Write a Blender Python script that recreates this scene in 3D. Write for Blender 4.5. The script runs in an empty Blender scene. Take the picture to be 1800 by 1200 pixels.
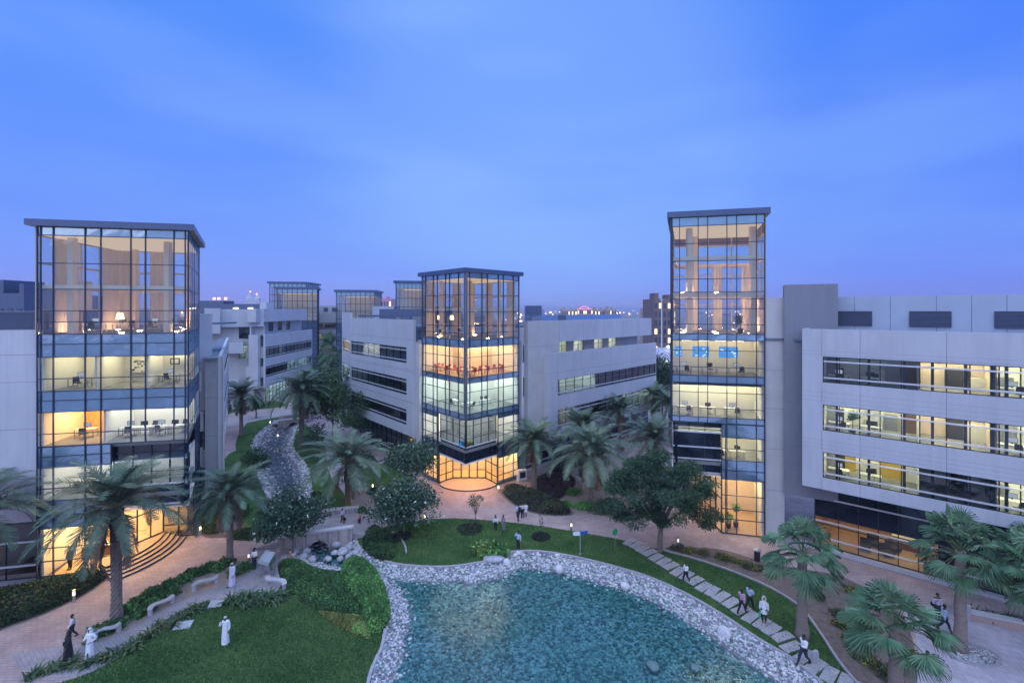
import bpy, bmesh, math, random
import numpy as np
from mathutils import Vector, Matrix, Quaternion
from mathutils.geometry import tessellate_polygon

random.seed(7)
rng = np.random.default_rng(11)
C = bpy.context.scene.collection
sc = bpy.context.scene
R = math.radians

# ------------------------------------------------------------------ camera
H = 22.0                      # eye height above the courtyard paving
FOC = 800.0                   # focal length in pixels of the 1800 px wide photograph
cam_d = bpy.data.cameras.new("camera")
cam = bpy.data.objects.new("camera", cam_d)
C.objects.link(cam)
cam.location = (0, 0, H)
cam.rotation_euler = (R(90), 0, 0)
cam_d.sensor_width = 36.0
cam_d.lens = 36.0 * FOC / 1800.0
cam_d.shift_y = -55.0 / 1800.0
cam_d.clip_start = 0.5
cam_d.clip_end = 20000
sc.camera = cam

# ------------------------------------------------------------------ world (dusk)
world = bpy.data.worlds.new("World")
sc.world = world
world.use_nodes = True
wn, wl = world.node_tree.nodes, world.node_tree.links
wn.clear()
w_out = wn.new("ShaderNodeOutputWorld")
w_bg = wn.new("ShaderNodeBackground")
w_tc = wn.new("ShaderNodeTexCoord")
w_sep = wn.new("ShaderNodeSeparateXYZ")
wl.new(w_tc.outputs["Generated"], w_sep.inputs[0])
w_el = wn.new("ShaderNodeMapRange")
w_el.inputs[1].default_value = -0.1; w_el.inputs[2].default_value = 0.9
wl.new(w_sep.outputs["Z"], w_el.inputs[0])
w_ramp = wn.new("ShaderNodeValToRGB")
wl.new(w_el.outputs[0], w_ramp.inputs[0])
def ramp(node, stops):
    e = node.color_ramp.elements
    while len(e) > 1: e.remove(e[-1])
    e[0].position = stops[0][0]; e[0].color = (*stops[0][1], 1)
    for p, c in stops[1:]:
        k = e.new(p); k.color = (*c, 1)
ramp(w_ramp, [(0.0, (.22, .24, .50)), (0.10, (.40, .36, .80)), (0.125, (.27, .325, .88)), (0.165, (.215, .335, .98)),
              (0.22, (.17, .325, 1.0)), (0.36, (.125, .305, 1.0)), (0.62, (.085, .275, .98)), (0.72, (.09, .29, 1.0)), (0.84, (.55, .85, 1.7)), (1.0, (1.0, 1.4, 2.2))])
# soft cloud veil
w_map = wn.new("ShaderNodeMapping"); w_map.inputs["Scale"].default_value = (0.8, 1.0, 3.4)
wl.new(w_tc.outputs["Generated"], w_map.inputs[0])
w_noise = wn.new("ShaderNodeTexNoise"); w_noise.inputs["Scale"].default_value = 1.6; w_noise.inputs["Detail"].default_value = 3.5
w_noise.inputs["Roughness"].default_value = 0.42
wl.new(w_map.outputs[0], w_noise.inputs["Vector"])
w_cr = wn.new("ShaderNodeMapRange"); w_cr.inputs[1].default_value = 0.44; w_cr.inputs[2].default_value = 0.72
w_cr.inputs[3].default_value = 0.0; w_cr.inputs[4].default_value = 0.45; w_cr.interpolation_type = 'SMOOTHSTEP'
wl.new(w_noise.outputs["Fac"], w_cr.inputs[0])
w_mixc = wn.new("ShaderNodeMix"); w_mixc.data_type = 'RGBA'
w_mixc.inputs[7].default_value = (.25, .46, 1.0, 1)

# a brighter thin cloud ahead, and a deeper blue towards the right
w_dot = wn.new("ShaderNodeVectorMath"); w_dot.operation = 'DOT_PRODUCT'; w_dot.inputs[1].default_value = Vector((.07, 1, .40)).normalized()
wl.new(w_tc.outputs["Generated"], w_dot.inputs[0])
w_blob = wn.new("ShaderNodeMapRange"); w_blob.interpolation_type = 'SMOOTHERSTEP'; w_blob.inputs[1].default_value = .86; w_blob.inputs[2].default_value = 1.0; w_blob.inputs[4].default_value = .55
wl.new(w_dot.outputs["Value"], w_blob.inputs[0])
w_mxb = wn.new("ShaderNodeMath"); w_mxb.operation = 'ADD'; wl.new(w_blob.outputs[0], w_mxb.inputs[0]); wl.new(w_cr.outputs[0], w_mxb.inputs[1]); w_mxb.use_clamp = True
wl.new(w_mxb.outputs[0], w_mixc.inputs[0])
w_rt = wn.new("ShaderNodeMapRange"); w_rt.interpolation_type = 'SMOOTHSTEP'; w_rt.inputs[1].default_value = .0; w_rt.inputs[2].default_value = .8
wl.new(w_sep.outputs["X"], w_rt.inputs[0])
w_mrt = wn.new("ShaderNodeMix"); w_mrt.data_type = 'RGBA'; w_mrt.blend_type = 'MULTIPLY'; w_mrt.inputs[7].default_value = (.70, .80, .98, 1)
wl.new(w_rt.outputs[0], w_mrt.inputs[0]); wl.new(w_ramp.outputs[0], w_mrt.inputs[6]); wl.new(w_mrt.outputs[2], w_mixc.inputs[6])
# the afterglow side of the sky, behind the camera
w_neg = wn.new("ShaderNodeMapRange"); w_neg.inputs[1].default_value = 0.25; w_neg.inputs[2].default_value = -0.75
w_neg.interpolation_type = 'SMOOTHSTEP'
wl.new(w_sep.outputs["Y"], w_neg.inputs[0])
w_glow = wn.new("ShaderNodeValToRGB")
wl.new(w_el.outputs[0], w_glow.inputs[0])
ramp(w_glow, [(0.0, (.25, .24, .34)), (0.10, (.41, .55, 1.02)), (0.35, (.44, .62, 1.22)), (0.7, (.95, 1.3, 2.1)), (1.0, (1.4, 1.9, 2.9))])
w_mixg = wn.new("ShaderNodeMix"); w_mixg.data_type = 'RGBA'
wl.new(w_neg.outputs[0], w_mixg.inputs[0]); wl.new(w_mixc.outputs[2], w_mixg.inputs[6]); wl.new(w_glow.outputs[0], w_mixg.inputs[7])
w_sky = wn.new("ShaderNodeTexSky"); w_sky.sky_type = 'NISHITA'; w_sky.sun_disc = False
SUN_EL, SUN_ROT = R(4), R(205)
w_sky.sun_elevation = SUN_EL; w_sky.sun_rotation = SUN_ROT
w_sm = wn.new("ShaderNodeMix"); w_sm.data_type = 'RGBA'; w_sm.blend_type = 'ADD'; w_sm.inputs[0].default_value = 0.004
wl.new(w_mixg.outputs[2], w_sm.inputs[6]); wl.new(w_sky.outputs[0], w_sm.inputs[7])
wl.new(w_sm.outputs[2], w_bg.inputs["Color"])
w_bg.inputs["Strength"].default_value = 1.0
wl.new(w_bg.outputs[0], w_out.inputs["Surface"])

sun_d = bpy.data.lights.new("sun", 'SUN'); sun_d.energy = 0.35; sun_d.angle = R(40); sun_d.color = (1.0, .90, .92)
sun = bpy.data.objects.new("sun", sun_d); C.objects.link(sun)
sun.location = (-30, -60, 60)
sun.rotation_euler = Vector((0.45, 0.85, -0.45)).to_track_quat('-Z', 'Y').to_euler()

sc.view_settings.view_transform = 'Standard'
sc.view_settings.look = 'None'
sc.view_settings.exposure = 0.0
sc.view_settings.gamma = 1.0
try:
    sc.cycles.max_bounces = 6; sc.cycles.diffuse_bounces = 3; sc.cycles.glossy_bounces = 3
    sc.cycles.transparent_max_bounces = 16; sc.cycles.transmission_bounces = 4
    sc.cycles.sample_clamp_indirect = 6.0
    sc.cycles.caustics_reflective = False; sc.cycles.caustics_refractive = False
    sc.cycles.use_denoising = True
except Exception:
    pass

# ------------------------------------------------------------------ materials
MATS = {}
def srgb(r, g, b):
    f = lambda v: (v / 255 / 12.92) if v / 255 <= 0.04045 else ((v / 255 + 0.055) / 1.055) ** 2.4
    return (f(r), f(g), f(b))

def mat(name, col=None, rough=0.6, metal=0.0, var=0.0, scale=3.0, bump=0.0, bscale=None, spec=0.5, col2=None, stretch=None):
    """A Principled surface with a soft noise in its colour and its bump."""
    if name in MATS: return MATS[name]
    m = bpy.data.materials.new(name); m.use_nodes = True
    n, l = m.node_tree.nodes, m.node_tree.links
    b = n["Principled BSDF"]
    b.inputs["Roughness"].default_value = rough; b.inputs["Metallic"].default_value = metal
    b.inputs["Specular IOR Level"].default_value = spec
    b.inputs["Base Color"].default_value = (*col, 1)
    tc = n.new("ShaderNodeTexCoord"); src = tc.outputs["Object"]
    if stretch:
        mp = n.new("ShaderNodeMapping"); mp.inputs["Scale"].default_value = stretch
        l.new(src, mp.inputs[0]); src = mp.outputs[0]
    if var or col2:
        t = n.new("ShaderNodeTexNoise"); t.inputs["Scale"].default_value = scale; t.inputs["Detail"].default_value = 6
        t.inputs["Roughness"].default_value = 0.65
        l.new(src, t.inputs["Vector"])
        r = n.new("ShaderNodeValToRGB")
        c2 = col2 if col2 else tuple(min(1, c * (1 + var)) for c in col)
        c1 = col if col2 else tuple(c * (1 - var) for c in col)
        ramp(r, [(0.32, c1), (0.68, c2)])
        l.new(t.outputs["Fac"], r.inputs[0]); l.new(r.outputs[0], b.inputs["Base Color"])
    if bump:
        t2 = n.new("ShaderNodeTexNoise"); t2.inputs["Scale"].default_value = bscale or scale * 4; t2.inputs["Detail"].default_value = 5
        l.new(src, t2.inputs["Vector"])
        bp = n.new("ShaderNodeBump"); bp.inputs["Strength"].default_value = bump; bp.inputs["Distance"].default_value = 0.05
        l.new(t2.outputs["Fac"], bp.inputs["Height"]); l.new(bp.outputs[0], b.inputs["Normal"])
    MATS[name] = m
    return m

def streaks(m, k=.09):
    """rain streaks and slow tone shifts over a cladding"""
    n, l = m.node_tree.nodes, m.node_tree.links; b = n["Principled BSDF"]; src = b.inputs["Base Color"].links[0].from_socket
    tc = n.new("ShaderNodeTexCoord"); mp = n.new("ShaderNodeMapping"); mp.inputs["Scale"].default_value = (2.6, 2.6, .09); l.new(tc.outputs["Object"], mp.inputs[0])
    t = n.new("ShaderNodeTexNoise"); t.inputs["Scale"].default_value = 1.0; t.inputs["Detail"].default_value = 6; t.inputs["Roughness"].default_value = .7; l.new(mp.outputs[0], t.inputs["Vector"])
    r = n.new("ShaderNodeMapRange"); r.inputs[1].default_value = .35; r.inputs[2].default_value = .7; r.inputs[3].default_value = 1.0; r.inputs[4].default_value = 1 - k; l.new(t.outputs["Fac"], r.inputs[0])
    x = n.new("ShaderNodeMix"); x.data_type = 'RGBA'; x.blend_type = 'MULTIPLY'; x.inputs[0].default_value = 1; l.new(src, x.inputs[6]); l.new(r.outputs[0], x.inputs[7]); l.new(x.outputs[2], b.inputs["Base Color"])

def emit(name, col, strength):
    if name in MATS: return MATS[name]
    m = bpy.data.materials.new(name); m.use_nodes = True
    n, l = m.node_tree.nodes, m.node_tree.links
    n.clear()
    o = n.new("ShaderNodeOutputMaterial"); e = n.new("ShaderNodeEmission")
    e.inputs[0].default_value = (*col, 1); e.inputs[1].default_value = strength
    l.new(e.outputs[0], o.inputs[0])
    MATS[name] = m
    return m

def glass(name, tint, refl=0.10, boost=1.0, rough=0.0):
    """Thin window glass: tinted see-through plus a coated reflection that grows at grazing angles."""
    if name in MATS: return MATS[name]
    m = bpy.data.materials.new(name); m.use_nodes = True
    n, l = m.node_tree.nodes, m.node_tree.links
    n.clear()
    o = n.new("ShaderNodeOutputMaterial"); mx = n.new("ShaderNodeMixShader")
    t = n.new("ShaderNodeBsdfTransparent"); t.inputs[0].default_value = (*tint, 1)
    g = n.new("ShaderNodeBsdfGlossy"); g.inputs["Roughness"].default_value = rough; g.inputs[0].default_value = (.9, .95, 1, 1)
    lw = n.new("ShaderNodeLayerWeight"); lw.inputs[0].default_value = 0.35
    mr = n.new("ShaderNodeMapRange"); mr.inputs[3].default_value = refl; mr.inputs[4].default_value = min(1, refl + 0.38 * boost)
    l.new(lw.outputs["Facing"], mr.inputs[0]); 
    pw = n.new("ShaderNodeMath"); pw.operation = 'POWER'; pw.inputs[1].default_value = 2.2
    l.new(lw.outputs["Facing"], pw.inputs[0]); l.new(pw.outputs[0], mr.inputs[0])
    tc = n.new("ShaderNodeTexCoord"); ns = n.new("ShaderNodeTexNoise"); ns.inputs["Scale"].default_value = 0.55
    l.new(tc.outputs["Object"], ns.inputs["Vector"])
    bp = n.new("ShaderNodeBump"); bp.inputs["Strength"].default_value = 0.06; bp.inputs["Distance"].default_value = 0.2
    l.new(ns.outputs["Fac"], bp.inputs["Height"]); l.new(bp.outputs[0], g.inputs["Normal"])
    l.new(mr.outputs[0], mx.inputs[0]); l.new(t.outputs[0], mx.inputs[1]); l.new(g.outputs[0], mx.inputs[2])
    l.new(mx.outputs[0], o.inputs[0])
    MATS[name] = m
    return m

def spandrel_mat(name, col, refl):
    """Opaque coated glass panel: a dull painted back under a mirror coat."""
    if name in MATS: return MATS[name]
    m = bpy.data.materials.new(name); m.use_nodes = True
    n, l = m.node_tree.nodes, m.node_tree.links
    n.clear()
    o = n.new("ShaderNodeOutputMaterial"); mx = n.new("ShaderNodeMixShader"); mx.inputs[0].default_value = refl
    d = n.new("ShaderNodeBsdfDiffuse")
    g = n.new("ShaderNodeBsdfGlossy"); g.inputs["Roughness"].default_value = 0.08; g.inputs[0].default_value = (.66, .87, 1, 1)
    tc = n.new("ShaderNodeTexCoord"); ns = n.new("ShaderNodeTexNoise"); ns.inputs["Scale"].default_value = 0.8
    ns.inputs["Detail"].default_value = 4
    l.new(tc.outputs["Object"], ns.inputs["Vector"])
    r = n.new("ShaderNodeValToRGB"); ramp(r, [(.3, tuple(c * .75 for c in col)), (.7, tuple(min(1, c * 1.25) for c in col))])
    l.new(ns.outputs["Fac"], r.inputs[0]); l.new(r.outputs[0], d.inputs[0])
    bp = n.new("ShaderNodeBump"); bp.inputs["Strength"].default_value = 0.08; bp.inputs["Distance"].default_value = 0.2
    l.new(ns.outputs["Fac"], bp.inputs["Height"]); l.new(bp.outputs[0], g.inputs["Normal"])
    l.new(d.outputs[0], mx.inputs[1]); l.new(g.outputs[0], mx.inputs[2]); l.new(mx.outputs[0], o.inputs[0])
    MATS[name] = m
    return m

M_PANEL = mat("white_cladding", (.54, .545, .59), 0.55, var=.07, scale=0.5, bump=.05, bscale=9, stretch=(1, 1, .35))
M_PANELW = mat("warm_cladding", (.56, .54, .54), 0.55, var=.08, scale=0.5, bump=.05, bscale=9)
M_GREYP = mat("grey_cladding", (.24, .245, .29), 0.5, var=.08, scale=0.7, stretch=(1, 1, .3))
streaks(M_PANEL); streaks(M_PANELW); streaks(M_GREYP)
M_JOINT = mat("panel_joint", (.17, .17, .20), 0.9, var=.1)
M_JOINTF = mat("fine_panel_joint", (.34, .34, .38), 0.9, var=.1)
M_ALU = mat("aluminium_frame", (.36, .38, .42), 0.38, metal=.7, var=.06)
M_RAIL = mat("pale_rail", (.66, .66, .70), 0.4, metal=.2, var=.05)
M_DARKFR = mat("dark_frame", (.025, .035, .06), 0.35, metal=.5, var=.1)
M_MULL = mat("dark_mullion", (.035, .055, .10), 0.38, metal=.4, var=.1)
M_FASCIA = mat("canopy_metal", (.085, .125, .23), 0.4, metal=.3, var=.06, scale=.5)
M_SOFFIT = mat("soffit_board", (.45, .42, .40), 0.7, var=.05)
M_ROOF = mat("roof_membrane", (.16, .18, .23), 0.8, var=.15)
M_LOUVRE = mat("louvre_metal", (.12, .15, .24), 0.45, metal=.5, var=.08)
M_PLASTER = mat("interior_plaster", (.74, .71, .66), 0.8, var=.03)
M_PLWARM = mat("interior_peach_plaster", (.76, .62, .48), 0.8, var=.03)
M_CARPET = mat("office_carpet", (.22, .22, .22), 0.95, var=.2, scale=6)
M_WOODFL = mat("warm_floor", (.46, .32, .20), 0.45, var=.15, scale=3)
M_CEIL = mat("ceiling_tile", (.72, .71, .68), 0.9, var=.03)
M_ORANGE = mat("orange_feature_wall", (.72, .36, .10), 0.7, var=.1)
M_BROWNC = mat("brown_curtain", (.20, .105, .06), 0.8, var=.35, scale=8, stretch=(3, 3, .2))
M_GLASS = glass("curtain_wall_glass", (.80, .87, .90), .09)
M_GLASSD = glass("dark_window_glass", (.34, .42, .50), .10)
M_GLASSB = glass("black_canopy_glass", (.06, .08, .12), .07)
M_SPAN = spandrel_mat("blue_spandrel_glass", (.17, .26, .38), .52)
M_SPAN2 = spandrel_mat("dark_spandrel_glass", (.05, .08, .14), .34)
M_SPANT = spandrel_mat("grey_spandrel_glass", (.14, .23, .30), .40)
M_BLACKP = spandrel_mat("black_canopy_panel", (.012, .016, .03), .06)
WARM, PEACH, YEL, WHT, GRN, AMB = (1, .66, .33), (1, .68, .44), (1, .86, .50), (1, .95, .82), (.86, 1, .84), (1, .55, .16)

# ------------------------------------------------------------------ mesh helpers
class MB:
    """Collects faces and links them as one mesh object."""
    def __init__(s): s.v, s.f, s.m, s.ml = [], [], [], []
    def mi(s, m):
        if m not in s.ml: s.ml.append(m)
        return s.ml.index(m)
    def poly(s, pts, m):
        k = len(s.v); s.v += [tuple(p) for p in pts]; s.f.append(tuple(range(k, k + len(pts)))); s.m.append(s.mi(m))
    def hexa(s, p, m):
        k = len(s.v); s.v += [tuple(q) for q in p]; i = s.mi(m)
        for q in ((3, 2, 1, 0), (4, 5, 6, 7), (0, 1, 5, 4), (1, 2, 6, 5), (2, 3, 7, 6), (3, 0, 4, 7)):
            s.f.append(tuple(k + a for a in q)); s.m.append(i)
    def box(s, lo, hi, m):
        x0, y0, z0 = lo; x1, y1, z1 = hi
        s.hexa([(x0, y0, z0), (x1, y0, z0), (x1, y1, z0), (x0, y1, z0), (x0, y0, z1), (x1, y0, z1), (x1, y1, z1), (x0, y1, z1)], m)
    def fbox(s, F, u0, u1, n0, n1, z0, z1, m):
        """a box in a facade's frame: u along it, n outward, z up"""
        a = F.at
        s.hexa([a(u0, n1, z0), a(u1, n1, z0), a(u1, n0, z0), a(u0, n0, z0), a(u0, n1, z1), a(u1, n1, z1), a(u1, n0, z1), a(u0, n0, z1)], m)
    def fquad(s, F, u0, u1, n, z0, z1, m):
        a = F.at; s.poly([a(u0, n, z0), a(u1, n, z0), a(u1, n, z1), a(u0, n, z1)], m)
    def prism(s, P, z0, z1, m, mtop=None, mbot=None):
        k = len(s.v); n = len(P)
        s.v += [(p[0], p[1], z0) for p in P] + [(p[0], p[1], z1) for p in P]
        i = s.mi(m)
        for a in range(n):
            b = (a + 1) % n; s.f.append((k + a, k + b, k + n + b, k + n + a)); s.m.append(i)
        s.f.append(tuple(k + n + a for a in range(n))); s.m.append(s.mi(mtop or m))
        s.f.append(tuple(k + a for a in reversed(range(n)))); s.m.append(s.mi(mbot or m))
    def tube(s, pts, rad, n, m, cap=True, squash=1.0):
        k = len(s.v); i = s.mi(m); pts = [Vector(p) for p in pts]
        ref = None
        for j, p in enumerate(pts):
            d = (pts[min(j + 1, len(pts) - 1)] - pts[max(j - 1, 0)])
            d = d.normalized() if d.length > 1e-9 else Vector((0, 0, 1))
            if ref is None:
                ref = d.orthogonal().normalized()
            x = (ref - d * ref.dot(d)); x = x.normalized() if x.length > 1e-6 else d.orthogonal().normalized()
            ref = x; y = d.cross(x)
            r = rad[j] if hasattr(rad, '__len__') else rad
            for a in range(n):
                t = 2 * math.pi * a / n
                s.v.append(tuple(p + x * (r * math.cos(t)) + y * (r * squash * math.sin(t))))
        for j in range(len(pts) - 1):
            for a in range(n):
                b = (a + 1) % n
                s.f.append((k + j * n + a, k + j * n + b, k + (j + 1) * n + b, k + (j + 1) * n + a)); s.m.append(i)
        if cap:
            s.f.append(tuple(k + a for a in reversed(range(n)))); s.m.append(i)
            e = k + (len(pts) - 1) * n; s.f.append(tuple(e + a for a in range(n))); s.m.append(i)
    def build(s, name, parent=None, loc=None, smooth=False):
        me = bpy.data.meshes.new(name)
        me.from_pydata(s.v, [], s.f); me.update()
        for m in s.ml: me.materials.append(m)
        if len(s.ml) > 1: me.polygons.foreach_set("material_index", s.m)
        if smooth: me.polygons.foreach_set("use_smooth", [True] * len(s.f))
        o = bpy.data.objects.new(name, me); C.objects.link(o)
        if parent is not None: o.parent = parent
        if loc is not None: o.location = loc
        return o

def np_mesh(name, V, Fq, mats, midx=None, parent=None, smooth=False, loc=None):
    """a mesh from numpy arrays; Fq is (n,3) or (n,4)"""
    me = bpy.data.meshes.new(name)
    k = Fq.shape[1]
    me.vertices.add(len(V)); me.vertices.foreach_set("co", np.asarray(V, np.float32).ravel())
    me.loops.add(Fq.size); me.loops.foreach_set("vertex_index", np.asarray(Fq, np.int32).ravel())
    me.polygons.add(len(Fq)); me.polygons.foreach_set("loop_start", np.arange(0, Fq.size, k, dtype=np.int32))
    for m in mats: me.materials.append(m)
    if midx is not None: me.polygons.foreach_set("material_index", np.asarray(midx, np.int32))
    if smooth: me.polygons.foreach_set("use_smooth", np.ones(len(Fq), bool))
    me.update(calc_edges=True); me.validate()
    o = bpy.data.objects.new(name, me); C.objects.link(o)
    if parent is not None: o.parent = parent
    if loc is not None: o.location = loc
    return o

def thing(name, label, cat, loc=(0, 0, 0), rz=0, group=None):
    o = bpy.data.objects.new(name, None); C.objects.link(o)
    o.location = loc; o.rotation_euler = (0, 0, rz); o.empty_display_size = 0.2
    o["label"] = label; o["category"] = cat
    if group: o["group"] = group
    return o
def tag(o, label, cat, group=None, kind=None):
    o["label"] = label; o["category"] = cat
    if group: o["group"] = group
    if kind: o["kind"] = kind
    return o
def struct(o):
    o["kind"] = "structure"; return o
def dup(root, loc, rz=0, scale=1.0, label=None, group=None):
    r = root.copy(); C.objects.link(r); r.location = loc; r.rotation_euler = (0, 0, rz); r.scale = (scale,) * 3 if not hasattr(scale, '__len__') else scale
    if label: r["label"] = label
    if group: r["group"] = group
    for ch in list(root.children):
        c = ch.copy(); C.objects.link(c); c.parent = r
        for g in list(ch.children):
            d = g.copy(); C.objects.link(d); d.parent = c
    return r

def G(px, py, z=0.0):
    """where the ray through a photograph pixel meets the level z"""
    d = FOC * (H - z) / (py - 545.0)
    return Vector(((px - 900.0) / FOC * d, d, z))
def at(px, d, z):
    return Vector(((px - 900.0) / FOC * d, d, z))
def zat(py, d): return H - (py - 545.0) * d / FOC

class Face:
    """a facade line on plan: u runs from P0 to P1, n is the outward normal (right-hand side of u)"""
    def __init__(s, P0, P1):
        s.P0 = Vector((P0[0], P0[1])); s.P1 = Vector((P1[0], P1[1]))
        s.L = (s.P1 - s.P0).length; s.u = (s.P1 - s.P0) / s.L; s.n = Vector((s.u.y, -s.u.x))
    def at(s, u, n, z):
        p = s.P0 + s.u * u + s.n * n
        return (p.x, p.y, z)
    def px(s, px, n=0.0):
        k = (px - 900.0) / FOC
        P = s.P0 + s.n * n
        return (k * P.y - P.x) / (s.u.x - k * s.u.y)
    def d(s, u): return s.P0.y + s.u.y * u

def holed_wall(mb, F, u0, u1, n0, n1, z0, z1, holes, m):
    zs = sorted({z0, z1, *[h[2] for h in holes], *[h[3] for h in holes]})
    zs = [z for z in zs if z0 <= z <= z1]
    for a, b in zip(zs, zs[1:]):
        if b - a < 1e-4: continue
        cut = sorted((max(u0, h[0]), min(u1, h[1])) for h in holes if h[2] <= a + 1e-5 and h[3] >= b - 1e-5)
        c = u0
        for p, q in cut:
            if p > c + 1e-4: mb.fbox(F, c, p, n0, n1, a, b, m)
            c = max(c, q)
        if u1 > c + 1e-4: mb.fbox(F, c, u1, n0, n1, a, b, m)

def joints(mb, F, n, us, zs, u0, u1, z0, z1, m=None, w=0.025):
    m = m or M_JOINT
    for u in us: mb.fbox(F, u - w / 2, u + w / 2, n - .01, n + .004, z0, z1, m)
    for z in zs: mb.fbox(F, u0, u1, n - .01, n + .0055, z - w / 2, z + w / 2, m)

def window(root, F, u0, u1, z0, z1, cols, trans, n=-.12, gm=None, fm=None, w=.07, rails=()):
    """a window: its frame (with mullions), and its glass as a sub-part"""
    fm = fm or M_DARKFR; mb = MB()
    mb.fbox(F, u0, u0 + w, n - .06, n + .06, z0, z1, fm); mb.fbox(F, u1 - w, u1, n - .06, n + .06, z0, z1, fm)
    mb.fbox(F, u0 + w, u1 - w, n - .06, n + .06, z0, z0 + w, fm); mb.fbox(F, u0 + w, u1 - w, n - .06, n + .06, z1 - w, z1, fm)
    for c in cols: mb.fbox(F, c - w / 2, c + w / 2, n - .05, n + .05, z0 + w, z1 - w, fm)
    for t in trans: mb.fbox(F, u0 + w, u1 - w, n - .045, n + .045, t - w / 2, t + w / 2, fm)
    for t in rails: mb.fbox(F, u0 + w, u1 - w, n + .06, n + .16, t - .06, t + .06, M_RAIL)
    o = mb.build("window", root)
    g = MB(); g.fquad(F, u0 + w / 2, u1 - w / 2, n, z0 + w / 2, z1 - w / 2, gm or M_GLASS)
    g.build("pane", o)
    return o

def room(root, F, u0, u1, z0, z1, depth, wall=None, floor=None, lit=None, n=-.3, strips=2, name="room"):
    """the room behind a window, closed on five sides; lit = ceiling lamp material"""
    wall = wall or M_PLASTER; floor = floor or M_CARPET; mb = MB()
    a = F.at; e = .02
    mb.poly([a(u0, n, z0), a(u1, n, z0), a(u1, n - depth, z0), a(u0, n - depth, z0)], floor)
    mb.poly([a(u0, n, z1), a(u1, n, z1), a(u1, n - depth, z1), a(u0, n - depth, z1)], M_CEIL)
    mb.fquad(F, u0, u1, n - depth, z0, z1, wall)
    mb.poly([a(u0, n, z0), a(u0, n - depth, z0), a(u0, n - depth, z1), a(u0, n, z1)], wall)
    mb.poly([a(u1, n, z0), a(u1, n - depth, z0), a(u1, n - depth, z1), a(u1, n, z1)], wall)
    o = mb.build(name, root)
    if lit:
        lb = MB(); L = u1 - u0; k = max(1, int(round(L / 2.6)))
        for i in range(k):
            c = u0 + L * (i + .5) / k
            for j in range(strips):
                dn = depth * (j + .5) / strips
                lb.fbox(F, c - .62, c + .62, n - dn - .16, n - dn + .16, z1 - .06, z1 - .03, lit)
        lb.build("ceiling_light", o)
    return o
# ================================================================== buildings
def curtain(root, F, u0, u1, cols, rows, bands, w=.065, mm=None, dep=.10):
    """curtain wall: one mullion grid, and for every band of panes a part"""
    mm = mm or M_MULL; mb = MB(); z0, z1 = min(rows), max(rows)
    for c in cols: mb.fbox(F, c - w / 2, c + w / 2, -.02, dep, z0, z1, mm)
    cc = sorted(cols)
    for z in rows:
        for a, b in zip(cc, cc[1:]): mb.fbox(F, a + w / 2, b - w / 2, -.02, dep * .7, z - w / 2, z + w / 2, mm)
    mb.build("mullion_grid", root)
    for za, zb, m, nm in bands:
        g = MB()
        for a, b in zip(cc, cc[1:]):
            zz = [za] + [z for z in sorted(rows) if za + .05 < z < zb - .05] + [zb]
            for p, q in zip(zz, zz[1:]):
                j = lambda: random.uniform(-.006, .006)
                g.poly([F.at(a, j(), p), F.at(b, j(), p), F.at(b, j(), q), F.at(a, j(), q)], m)
        g.build(nm, root)

def inside(p, P):
    s = False; n = len(P)
    for i in range(n):
        a, b = P[i], P[(i + 1) % n]
        if (a[1] > p[1]) != (b[1] > p[1]) and p[0] < (b[0] - a[0]) * (p[1] - a[1]) / (b[1] - a[1]) + a[0]: s = not s
    return s
def shrink(P, d):
    c = Vector((sum(p[0] for p in P) / len(P), sum(p[1] for p in P) / len(P)))
    r = []
    for p in P:
        v = Vector((p[0], p[1])) - c; r.append(tuple(c + v * (1 - d / v.length)))
    return r
def lerp2(a, b, t): return (a[0] + (b[0] - a[0]) * t, a[1] + (b[1] - a[1]) * t)

def storey(root, P, zf, zc, wall, floor, lit, core=None, step=1.6, ceil=None, slab=.3):
    """one tower floor: slab, ceiling, core walls and the ceiling lamps"""
    Q = shrink(P, .22); mb = MB()
    mb.prism(Q, zf - slab, zf, floor, mbot=M_CEIL)
    mb.poly([(p[0], p[1], zc) for p in reversed(Q)], ceil or M_CEIL)
    if core: mb.prism(core, zf, zc, wall)
    o = mb.build("storey", root)
    if lit:
        lb = MB(); u = (Vector(P[1]) - Vector(P[0])).normalized(); v = Vector((-u.y, u.x))
        c = Vector((sum(p[0] for p in P) / len(P), sum(p[1] for p in P) / len(P)))
        S = shrink(P, 1.0)
        for i in range(-6, 7):
            for j in range(-6, 7):
                p = c + u * (i * step) + v * (j * step)
                if not inside(p, S) or (core and inside(p, core)): continue
                pts = [p - u * .5 - v * .09, p + u * .5 - v * .09, p + u * .5 + v * .09, p - u * .5 + v * .09]
                lb.prism([tuple(q) for q in pts], zc - .07, zc - .03, lit)
        lb.build("ceiling_light", o)
    return o

def canopy(root, P, z, over, th):
    Q = shrink(P, -over); mb = MB()
    mb.prism(Q, z, z + th, M_FASCIA, mtop=M_ROOF, mbot=M_SOFFIT)
    n = len(Q)
    for i in range(n):                                    # fascia joints
        F = Face(Q[i], Q[(i + 1) % n]); k = max(2, int(F.L / 1.6))
        for j in range(1, k): mb.fbox(F, F.L * j / k - .015, F.L * j / k + .015, -.01, .004, z, z + th - .003, M_JOINT)
    return mb.build("roof_canopy", root)

E_PEACH = None; LUM = emit("peach_ceiling_fill_glow", (1, .70, .46), .72); E_WARM = emit("lamp_warm", WARM, 62); E_YEL = emit("lamp_yellow", YEL, 46)  # LUM: lit look of the top ceilings put into their material as glow
E_WHT = emit("lamp_white", WHT, 46); E_GRN = emit("lamp_cool", GRN, 58); E_AMB = emit("lamp_amber", (1, .60, .23), 58)
E_DIMB = emit("lamp_dim", (.75, .9, 1), 3); E_DIMY = emit("lamp_dim_yellow", (1, .78, .42), 20)

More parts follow.
